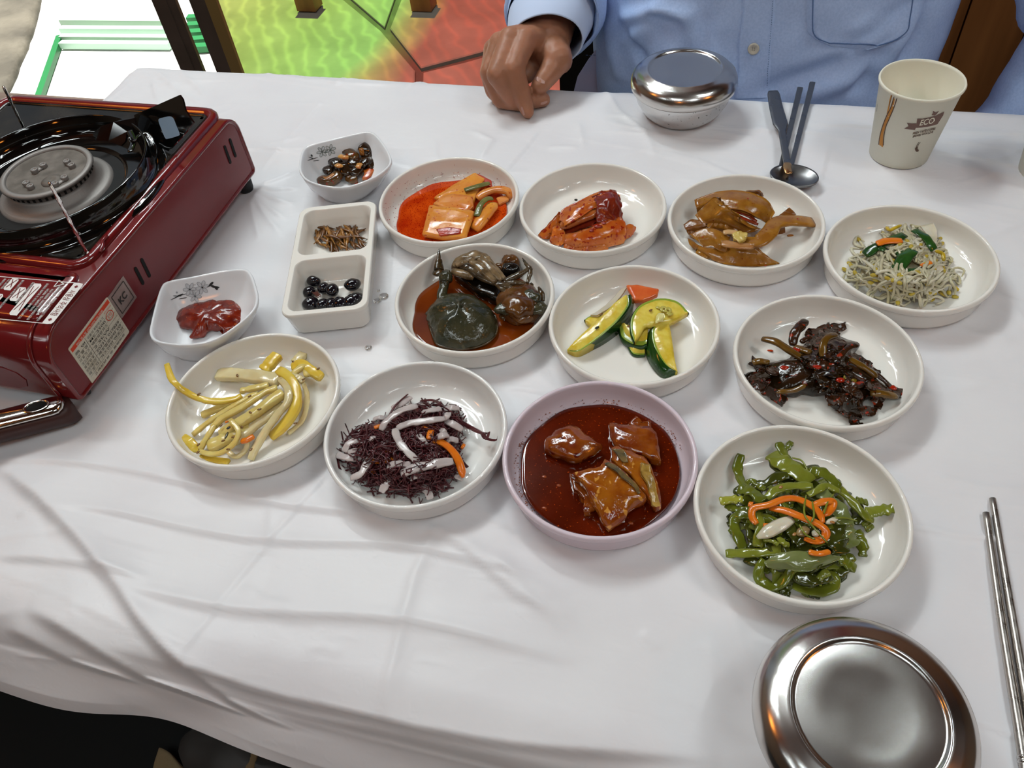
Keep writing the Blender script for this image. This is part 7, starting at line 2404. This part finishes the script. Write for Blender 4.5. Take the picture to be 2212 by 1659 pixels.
for pts, ws, lb in (([(1350, 570, .0235), (1430, 650, .0225), (1545, 752, .0190)], [58, 52, 10], 1), ([(1360, 570, .0245), (1450, 595, .0240), (1570, 640, .0215)], [48, 62, 36], 1), ([(1430, 555, .0240), (1550, 555, .0240), (1690, 565, .0225)], [40, 52, 34], 1),
                    ([(1440, 540, .0245), (1530, 500, .0255), (1620, 455, .0262), (1735, 385, .0270)], [46, 66, 56, 30], 1), ([(1742, 385, .0272), (1700, 340, .0270), (1650, 262, .0262)], [34, 36, 8], 1), ([(1750, 388, .0268), (1738, 470, .0245), (1712, 560, .0225)], [34, 40, 30], 1), ([(1560, 640, .0215), (1660, 620, .0195), (1770, 572, .0185)], [40, 50, 36], 1)):
    limb(half, 'leg', pts, ws, m_leg)
rc = empty('crab_chunk', FC(1620, 830, .008), 'lumpy brown crab body piece at the right side of the soy broth', 'crab')
P = [FC(x, y, .0135) for x, y in ((1345, 780), (1420, 690), (1530, 650), (1640, 640), (1750, 620), (1850, 700), (1885, 800), (1880, 900), (1790, 980), (1690, 1010), (1560, 1025), (1440, 980), (1370, 900))]
chunk(P, .013, .006, .0020, 120, n=70, seed=3).obj('body', m_meat, rc)
for x, y, z, r, m in ((1610, 830, .0225, 130, m_meat), (1740, 730, .0225, 90, m_shell), (1830, 860, .0195, 80, m_shell), (1480, 860, .0195, 100, m_shell), (1650, 950, .0175, 90, m_meat), (1560, 720, .0205, 80, m_rimc), (1430, 960, .0135, 40, m_rimc)):
    blob(FC(x, y, z), r * 1e-4, r * .85e-4, r * .45e-4, .25, 200, 3, seed=x).obj('lump', m, rc)
limb(rc, 'claw', [(1845, 610, .0225), (1880, 690, .0215), (1892, 780, .0185)], [20, 50, 40], m_rimc)
limb(rc, 'claw', [(1520, 870, .0205), (1570, 940, .0200), (1590, 1000, .0165)], [40, 46, 30], m_rimc)
for (x, y, z, r), lb in (((1515, 315, .0145, 78), 'round dark chilli slice standing at the back of the crab bowl'), ((1515, 420, .0150, 85), 'wrinkled black lump behind the crab legs'), ((1390, 385, .0140, 60), 'brown lump between the crab body and the black lump')):
    piece(blob(FC(x, y, z), r * 1e-4, r * .8e-4, r * .9e-4, .22, 200, 3, seed=x), 'crab_lump', m_dark if r > 80 else m_meat, lb, 'crab')

# ------------------------------------------------------------------ the man across the table
skin = mat('tanned skin', '#9a6a50', 0.45, col2='#a87358', scale=55, sss=.25, sssr=(.008, .003, .0015), bump=.25, bscale=420, bdist=.0006, spec=.4)
skin_pink = mat('pinker skin', '#a87462', 0.4, sss=.3, sssr=(.008, .003, .0015))
nail = mat('fingernail', '#b58a7c', 0.25, spec=.5)
hair_mat = mat('short black hair', '#15110f', 0.5, bump=.6, bscale=260)
shirt_mat = mat('light blue cotton', '#b6ccf2', 0.85, col2='#aac2ea', scale=420, detail=2, spec=.15, bump=.12, bscale=900, bdist=.0004)
shirt_pale = mat('pale lavender cotton', '#b2b2cc', 0.85, spec=.15)
thread = mat('blue seam', '#5a75a2', 0.9)
trouser_mat = mat('dark navy trousers', '#14161c', 0.9)
leather = mat('black leather', '#100e0d', 0.4)
HZ = T


def cap(g, a, b, ra, rb, n=16):
    """tapered capsule"""
    a, b = Vector(a), Vector(b)
    d = (b - a)
    L = d.length
    d.normalize()
    x = d.orthogonal().normalized()
    y = d.cross(x)
    prof = [(ra * math.sin(t), -ra * math.cos(t)) for t in (.0, .4, .8, 1.2, 1.57)] + [(rb * math.sin(t), L - rb * math.cos(t)) for t in (1.58, 1.95, 2.35, 2.75, PI)]
    g.lathe(a, [(max(r, 0) if r > 1e-6 else 0, z) for r, z in prof], n, ax=(x, y, d))


def chain(g, pts, rs):
    for (a, b), (r, s) in zip(zip(pts, pts[1:]), zip(rs, rs[1:])):
        cap(g, a, b, r, s)


def remeshed(g, voxel, smooth=3, fac=.5):
    me = bpy.data.meshes.new('tmp')
    me.from_pydata(g.v, [], g.f)
    o = bpy.data.objects.new('tmp', me)
    COL.objects.link(o)
    m = o.modifiers.new('r', 'REMESH')
    m.mode = 'VOXEL'
    m.voxel_size = voxel
    s = o.modifiers.new('s', 'SMOOTH')
    s.iterations = smooth
    s.factor = fac
    dg = bpy.context.evaluated_depsgraph_get()
    ev = o.evaluated_get(dg).to_mesh()
    out = G()
    out.v = [tuple(v.co) for v in ev.vertices]
    out.f = [tuple(p.vertices) for p in ev.polygons]
    out.m = [0] * len(out.f)
    o.evaluated_get(dg).to_mesh_clear()
    bpy.data.objects.remove(o)
    return out


FHN = frame(1030, 0, 6.143)


def hz(x, y, z): return Vector((x, y, HZ + z))


wrist = FHN(890, 560, .040)
hand = G()
idx = [FHN(640, 520, .060), FHN(490, 910, .046), FHN(600, 1265, .0215), FHN(672, 1478, .0085)]
mid = [FHN(450, 530, .060), FHN(270, 990, .043), FHN(500, 1335, .0130), FHN(880, 1325, .0085)]
rng_ = [FHN(320, 590, .053), FHN(175, 960, .037), FHN(310, 1320, .0110), FHN(600, 1390, .0080)]
pin = [FHN(240, 660, .045), FHN(150, 960, .030), FHN(210, 1220, .0115), FHN(380, 1370, .0075)]
thb = [FHN(930, 560, .042), FHN(1065, 790, .038), FHN(965, 970, .0310), FHN(835, 1140, .0250)]
chain(hand, idx, [.0130, .0115, .0098, .0074])
chain(hand, mid, [.0130, .0115, .0098, .0078])
chain(hand, rng_, [.0125, .0108, .0092, .0074])
chain(hand, pin, [.0115, .0092, .0080, .0066])
chain(hand, thb, [.0185, .0150, .0122, .0095])
for f_, r in ((idx, .0135), (mid, .014), (rng_, .0135), (pin, .0125), (thb[1:], .0165)):
    cap(hand, wrist, f_[0], .0245, r)
cap(hand, FHN(870, 520, .042), FHN(480, 640, .044), .020, .016)
cap(hand, FHN(900, 640, .030), FHN(520, 900, .026), .018, .014)
cap(hand, FHN(950, 700, .026), FHN(640, 1000, .022), .014, .010)
cap(hand, FHN(1000, 500, .040), FHN(1090, 800, .034), .0165, .0150)
cap(hand, idx[0], FHN(900, 640, .036), .012, .010)
forearm_end = hz(-.225, 1.00, .045)
chain(hand, [wrist + Vector((0, -.004, 0)), wrist + (forearm_end - wrist) * .3, forearm_end], [.0285, .0305, .0330])
hand = remeshed(hand, .0017, 4, .5)
hand.jitter(.0004, 160, 2)
HB = hand.bvh()
body = G()
HC = hz(.012, .985, .535)
chain(body, [hz(.012, 1.045, -.19), hz(.012, 1.05, -.05), hz(.012, 1.05, .12), hz(.012, 1.05, .26)], [.135, .125, .13, .10])
cap(body, hz(-.075, 1.05, .18), hz(.10, 1.05, .18), .105, .105)
cap(body, hz(-.16, 1.05, .275), hz(.185, 1.05, .275), .055, .055)
cap(body, hz(.012, 1.045, .28), HC + Vector((0, .02, -.06)), .058, .056)
for k in range(1):                            # skull, jaw, nose, ears, brow
    cap(body, HC + Vector((0, .03, .03)), HC + Vector((0, -.005, .035)), .084, .080)
    cap(body, HC + Vector((0, .0, -.01)), HC + Vector((0, -.035, -.070)), .070, .040)
    cap(body, HC + Vector((0, -.092, .012)), HC + Vector((0, -.112, -.026)), .008, .013)
    cap(body, HC + Vector((-.036, -.073, .024)), HC + Vector((.036, -.073, .024)), .013, .013)
    cap(body, HC + Vector((-.018, -.084, -.058)), HC + Vector((.018, -.084, -.058)), .007, .007)
    for s in (-1, 1):
        cap(body, HC + Vector((s * .080, .012, .018)), HC + Vector((s * .084, .010, -.022)), .013, .009)
        cap(body, HC + Vector((s * .035, -.062, -.02)), HC + Vector((s * .02, -.066, -.05)), .022, .018)
# arms inside the sleeves, left hand resting on the thigh
chain(body, [hz(-.185, 1.05, .26), hz(-.245, 1.085, .035), hz(-.225, .99, .045)], [.052, .042, .036])
EL = hz(.365, .955, .015)
LW = hz(.235, .885, -.205)
chain(body, [hz(.205, 1.05, .26), EL, LW], [.050, .036, .024])
LH = hz(.205, .815, -.222)
for dx, L_ in ((-.030, .066), (-.010, .078), (.011, .074), (.030, .058)):
    a = LH + Vector((dx, .012, .004))
    cap(body, LW, a, .022, .012)
    chain(body, [a, a + Vector((dx * .2, -L_ * .5, .004)), a + Vector((dx * .25, -L_, -.012))], [.0105, .0088, .0072])
chain(body, [LW + Vector((-.012, -.012, 0)), LH + Vector((-.052, .02, .0)), LH + Vector((-.058, -.022, -.006))], [.016, .011, .0085])
body = remeshed(body, .0042, 4, .5)
man = empty('person', hz(.01, 1.03, -.72), 'seated man in light blue button shirt across the table, one hand on the cloth', 'person')
bd = G()
bd.add(hand.v, hand.f)
bd.add(body.v, body.f)
bd.obj('body', skin, man)
for k, s in enumerate((-1, 1)):              # eyes
    blob(HC + Vector((s * .031, -.083, .010)), .0105, .006, .0065, 0, sub=2).obj('eye', mat('eye white', '#d8d2ca', .2), man)
    blob(HC + Vector((s * .031, -.0885, .010)), .0048, .002, .0050, 0, sub=2).obj('iris', mat('dark iris', '#1d120c', .15), man)
    strip([HC + Vector((s * .016, -.089, .031)), HC + Vector((s * .031, -.088, .036)), HC + Vector((s * .048, -.078, .031))], .007, .004).obj('eyebrow', hair_mat, man)
strip([HC + Vector((-.024, -.089, -.058)), HC + Vector((0, -.093, -.0575)), HC + Vector((.024, -.089, -.058))], .006, .0035).obj('lips', mat('lips', '#8a4a42', .4), man)
hg = G()
vs = []
for i in range(15):                          # hair cap
    row = []
    for k in range(36):
        a = 2 * PI * k / 36
        t = i / 14 * (1.55 + .45 * (math.sin(a) * .5 + .5))
        dirv = Vector((math.sin(t) * math.cos(a), math.sin(t) * math.sin(a), math.cos(t)))
        row.append(HC + Vector((0, .014, .036)) + Vector((dirv.x * .091, dirv.y * .106, dirv.z * .094)))
    vs.append(row)
hg.rings(vs, False, False)
hg.jitter(.003, 90)
hg.obj('hair', hair_mat, man)

# nails and finger creases
g = G()
pxn = lambda x, y: (x / 6.143 + 1030, y / 6.143)
fill_decal(g, HB, [pxn(*p) for p in ((762, 1022), (800, 1018), (860, 1050), (903, 1082), (898, 1112), (860, 1105), (800, 1075), (765, 1050))], .0005)
fill_decal(g, HB, [pxn(*p) for p in ((592, 1415), (612, 1425), (630, 1480), (640, 1520), (622, 1530), (604, 1490), (588, 1445))], .0005)
fill_decal(g, HB, [pxn(*p) for p in ((850, 1360), (900, 1345), (935, 1338), (930, 1362), (880, 1385), (845, 1388))], .0005)
if g.v: g.obj('fingernails', nail, man)

# ---- shirt


def torso_pt(a, z, off=0.0):
    """front is a = -90 degrees"""
    zk = [-.30, -.20, -.10, -.02, .05, .12, .20, .26, .30, .335]
    wx = np.interp(z, zk, [.195, .203, .208, .210, .210, .210, .212, .205, .185, .115])
    dy = np.interp(z, zk, [.150, .155, .158, .158, .155, .150, .140, .120, .095, .065])
    cy = np.interp(z, zk, [1.035, 1.03, 1.028, 1.03, 1.033, 1.038, 1.042, 1.045, 1.047, 1.05])
    c, s = math.cos(a), math.sin(a)
    p = 2.5
    x = math.copysign(abs(c) ** (2 / p), c) * (wx + off)
    y = math.copysign(abs(s) ** (2 / p), s) * (dy + off)
    return Vector((.020 + x, cy + y, HZ + z))


# fold lines on the shirt front, given as pixels and turned into (x, z) on the cloth surface later
def fold_field(P, folds):
    d = 0.0
    for (ax_, az, bx, bz, w, h) in folds:
        vx, vz = bx - ax_, bz - az
        t = max(0, min(1, ((P.x - ax_) * vx + (P.z - HZ - az) * vz) / (vx * vx + vz * vz)))
        ex, ez = P.x - ax_ - t * vx, P.z - HZ - az - t * vz
        q2 = ex * ex + ez * ez
        if q2 < 9 * w * w:
            d += h * math.exp(-q2 / (w * w)) * math.sin(PI * (.15 + .7 * t)) ** .5
    return d


def xz(u, v, y=.885):
    p = at_plane(u, v, 1, y)
    return p.x, p.z - HZ


FOLDS = []
for a, b, w, h in (((1345, 60), (1420, 22), .007, .010), ((1420, 22), (1490, 30), .007, .010), ((1490, 30), (1500, 80), .008, .008), ((1350, 95), (1400, 150), .006, -.008), ((1400, 60), (1360, 100), .010, .009),
                   ((1660, 180), (1790, 130), .011, -.010), ((1760, 190), (1880, 150), .012, .008), ((1700, 160), (1800, 110), .012, .006), ((1850, 190), (1900, 130), .008, -.009), ((1870, 100), (1920, 60), .006, .008), ((1840, 60), (1880, 45), .006, .007), ((1890, 80), (1960, 20), .007, -.008),
                   ((1900, 150), (1990, 60), .012, .007), ((1960, 150), (2010, 40), .009, -.010), ((1520, 0), (1530, 90), .012, -.004), ((1450, 90), (1470, 170), .012, .006), ((1560, 60), (1540, 180), .010, .005), ((1720, 60), (1700, 120), .008, .004), ((1300, 100), (1330, 180), .010, .008), ((1260, 60), (1290, 160), .008, -.008)):
    FOLDS.append((*xz(*a), *xz(*b), w, h))
rows = []
NA = 220
for i in range(150):
    z = -.30 + i / 149 * .635
    r = []
    for k in range(NA):
        a = 2 * PI * k / NA
        p = torso_pt(a, z)
        nrm = Vector((math.cos(a), math.sin(a), 0))
        d = .006 * mnoise.noise(Vector((p.x * 9, p.y * 9, z * 7))) + .0020 * mnoise.noise(Vector((p.x * 22 + z * 14, p.y * 22, z * 20 + 5))) + .0006 * mnoise.noise(Vector((p.x * 60, p.y * 60 + z * 20, z * 55)))
        if math.sin(a) < .2: d += fold_field(p, FOLDS)
        r.append(p + nrm * d)
    rows.append(r)
tg = G()
tg.rings(rows, False, False)
TB = tg.bvh()
# collar
col = []
for z, s in ((.330, 1.06), (.352, .95), (.372, .94), (.366, 1.06), (.340, 1.16)):
    col.append([Vector((.012 + math.cos(2 * PI * k / 40) * .068 * s, 1.045 + math.sin(2 * PI * k / 40) * .066 * s, HZ + z - .012 * max(0, -math.sin(2 * PI * k / 40)))) for k in range(40)])
tg.obj('shirt', shirt_mat, man)
cg = G()
cg.rings(col, False, False)
cg.obj('collar', shirt_mat, man)


def sleeve(pts, rs, name, seed, wr=.005, fr=18, seg=46, n=56, squash=None):
    P = smooth_path(pts, seg)
    R = [np.interp(i / (seg - 1), np.linspace(0, 1, len(rs)), rs) for i in range(seg)]
    g = G()
    rings = []
    prev = None
    for i in range(seg):
        t = (P[min(i + 1, seg - 1)] - P[max(i - 1, 0)]).normalized()
        x = t.cross(Vector((0, 0, 1)))
        if x.length < .2: x = prev or t.orthogonal()
        x.normalize()
        if prev is not None and x.dot(prev) < 0: x = -x
        prev = x
        y = x.cross(t)
        ring = []
        for k in range(n):
            a = 2 * PI * k / n
            q = P[i] + x * math.cos(a) * R[i] + y * math.sin(a) * R[i]
            d = wr * mnoise.noise(q * fr + Vector((seed, 0, i * .12))) + wr * .7 * mnoise.noise(Vector((i * .55 + seed, math.cos(a) * 1.2, math.sin(a) * 1.2)))
            ring.append(q + (x * math.cos(a) + y * math.sin(a)) * d)
        rings.append(ring)
    g.rings(rings, False, False)
    return g.obj(name, shirt_mat, man)


fd = (forearm_end - wrist).normalized()
cw = wrist + Vector((.003, 0, .004)) - fd * .010
sleeve([hz(-.165, 1.05, .265), hz(-.225, 1.08, .15), hz(-.262, 1.10, .05), hz(-.245, 1.03, .040), cw + fd * .085, cw + fd * .050], [.075, .072, .075, .066, .056, .050], 'sleeve', 3, .007)
# cuff: a stiff double band, slightly flared at its opening
rings = []
xx = fd.cross(Vector((0, 0, 1))).normalized()
yy = xx.cross(fd)
for s, r in ((.080, .0450), (.065, .0465), (.055, .0465), (.025, .0415), (.002, .0385), (.000, .0375), (.002, .0362), (.030, .0385), (.06, .0430)):
    rings.append([cw + fd * (s + .010 * math.cos(2 * PI * k / 48) - .006 * math.sin(2 * PI * k / 48)) + xx * (math.cos(2 * PI * k / 48) * r * 1.05) + yy * (math.sin(2 * PI * k / 48) * r * .92) for k in range(48)])
g = G()
g.rings(rings, False, False)
g.jitter(.0016, 40, 4)
g.obj('cuff', mat('pale blue cuff cotton', '#c2d0ea', 0.85, spec=.15), man)
sleeve([hz(.185, 1.05, .265), hz(.285, 1.02, .17), hz(.352, .965, .07), hz(.372, .945, .010), hz(.335, .925, -.08), hz(.275, .900, -.16)], [.076, .074, .082, .084, .064, .048], 'sleeve', 8, .009)
# shirt tail at the side
g = G()
P = [at_plane(u, v, 1, .955) for u, v in ((1322, 60), (1305, 85), (1270, 130), (1248, 165), (1235, 215), (1290, 230), (1345, 225), (1345, 140), (1338, 80))]
g.rings([[p + Vector((0, -.002, 0)) for p in P], [p + Vector((0, .002, 0)) for p in P]])
g.obj('shirt_tail', shirt_pale, man, smooth=False)
g = G()
for k in range(9):
    p = at_plane(1268 + k * 8, 119 + (k % 2), 1, .9525)
    g.box((p.x - .0014, p.y - .0004, p.z - .0003), (p.x + .0014, p.y, p.z + .0003))
g.obj('tail_stitching', thread, man, smooth=False)


# placket, button, pocket: laid on the shirt front
def on_shirt(u, v, eps):
    d = ray(u, v)
    h, n, i, dd = TB.ray_cast(EYE, d)
    if h is None: return None
    if n.dot(d) > 0: n = -n
    return h + n * eps


rows = []
for v in range(-160, 215, 7):
    uL = 1604 - .075 * (v - 10) + 2 * math.sin(v * .05)
    r = [on_shirt(uL + w * 70, v, e_) for w, e_ in ((0, .0000), (.02, .0016), (.08, .0022), (.3, .0020), (.6, .0018), (.85, .0018), (.95, .0010), (1.0, .0002))]
    if all(r): rows.append(r)
g = G()
g.grid(rows)
g.obj('placket', shirt_mat, man)
g = G()
for v in range(-120, 190, 5):
    for w in (.93,):
        uL = 1604 - .075 * (v - 10)
        a, b = on_shirt(uL + w * 70, v, .0026), on_shirt(uL + w * 70 - .2, v + 2.6, .0026)
        if a and b: g.sweep([a, (a + b) / 2, b], .0006, .0004, n=4)
g.obj('placket_stitching', thread, man, smooth=False)
for v in (103, -60):
    p = on_shirt(1628 - .075 * (v - 103), v, .0022)
    nv = (EYE - p)
    nv.z *= .2
    nv.normalize()
    X = nv.cross(Vector((0, 0, 1))).normalized()
    g = G()
    g.lathe(p, [(0, .0012), (.0022, .0012), (.0030, .0016), (.0048, .0026), (.0058, .0026), (.0062, .0018), (.0060, 0)], 28, ax=(X, nv.cross(X), nv))
    b_ = g.obj('button', mat('pearl button', '#c4bfb0', .3), man)
    g = G()
    for sx, sy in ((-1, -1), (1, 1), (-1, 1), (1, -1)):
        c = p + X * (.0010 * sx) + nv.cross(X) * (.0010 * sy) + nv * .0014
        blob(c, .00045, .00045, .00045, 0, sub=1, g=g)
    o = g.obj('button_hole', ink_black, man)
    o.parent = b_
rows = []
for i in range(26):
    t = i / 25
    v = -130 + t * 230
    uL = 1742 + (0 if v < 60 else ((v - 60) / 40) ** 2 * 55)
    uR = 1985 - max(0, v) * .22 - (0 if v < 55 else ((v - 55) / 45) ** 2 * 85)
    vb = v
    r = []
    for j in range(18):
        s = j / 17
        e_ = .0020 if (0.03 < s < .97 and t < .97) else .0004
        q_ = on_shirt(uL + (uR - uL) * s, vb + (6 * s if v > 40 else 0), e_ + (.0012 if .03 < s < .10 or .9 < s < .97 else 0))
        if q_ is None: break
        r.append(q_)
    if len(r) == 18: rows.append(r)
g = G()
g.grid(rows)
g.obj('pocket', shirt_mat, man)
g = G()
ed = [r[1] for r in rows[:-2]] + rows[-2][2:-2] + [r[-2] for r in rows[-3::-1]]
g.sweep(smooth_path(ed, 120), .0013, .0013, n=6)
g.obj('pocket_seam', thread, man)
# trousers, shoes and his chair, below the table edge
tg = G()
for s in (-1, 1):
    chain(tg, [hz(.012 + s * .085, 1.02, -.24), hz(.012 + s * .13, .62, -.21), hz(.012 + s * .13, .66, -.62)], [.100, .070, .055])
cap(tg, hz(-.08, 1.04, -.22), hz(.10, 1.04, -.22), .12, .12)
remeshed(tg, .009, 4).obj('trousers', trouser_mat, man)
for s in (-1, 1):
    sg_ = G()
    cap(sg_, hz(.012 + s * .13, .67, -.672), hz(.012 + s * .135, .52, -.690), .045, .034)
    sg_ = remeshed(sg_, .006, 3)
    sg_.v = [(p[0], p[1], max(p[2], .002)) for p in sg_.v]
    sg_.obj('shoe', leather, man)
chair = empty('dining_chair', hz(.01, 1.06, -.72), 'dark chair with black back behind the man in the blue shirt', 'chair')
G().box((-.21, .84, HZ - .40), (.23, 1.27, HZ - .355)).obj('seat', wood_dark, chair, smooth=False)
for x in (-.19, .21):
    for y in (.87, 1.24):
        G().box((x - .02, y - .02, 0), (x + .02, y + .02, HZ - .40)).obj('leg', wood_dark, chair, smooth=False)
    G().box((x - .02, 1.225, HZ - .355), (x + .02, 1.26, HZ + .12)).obj('back_post', wood_dark, chair, smooth=False)
G().box((-.29, 1.228, HZ - .33), (.21, 1.255, HZ + .12)).obj('backrest', mat('black chair back', '#0d0b0a', .6), chair, smooth=False)
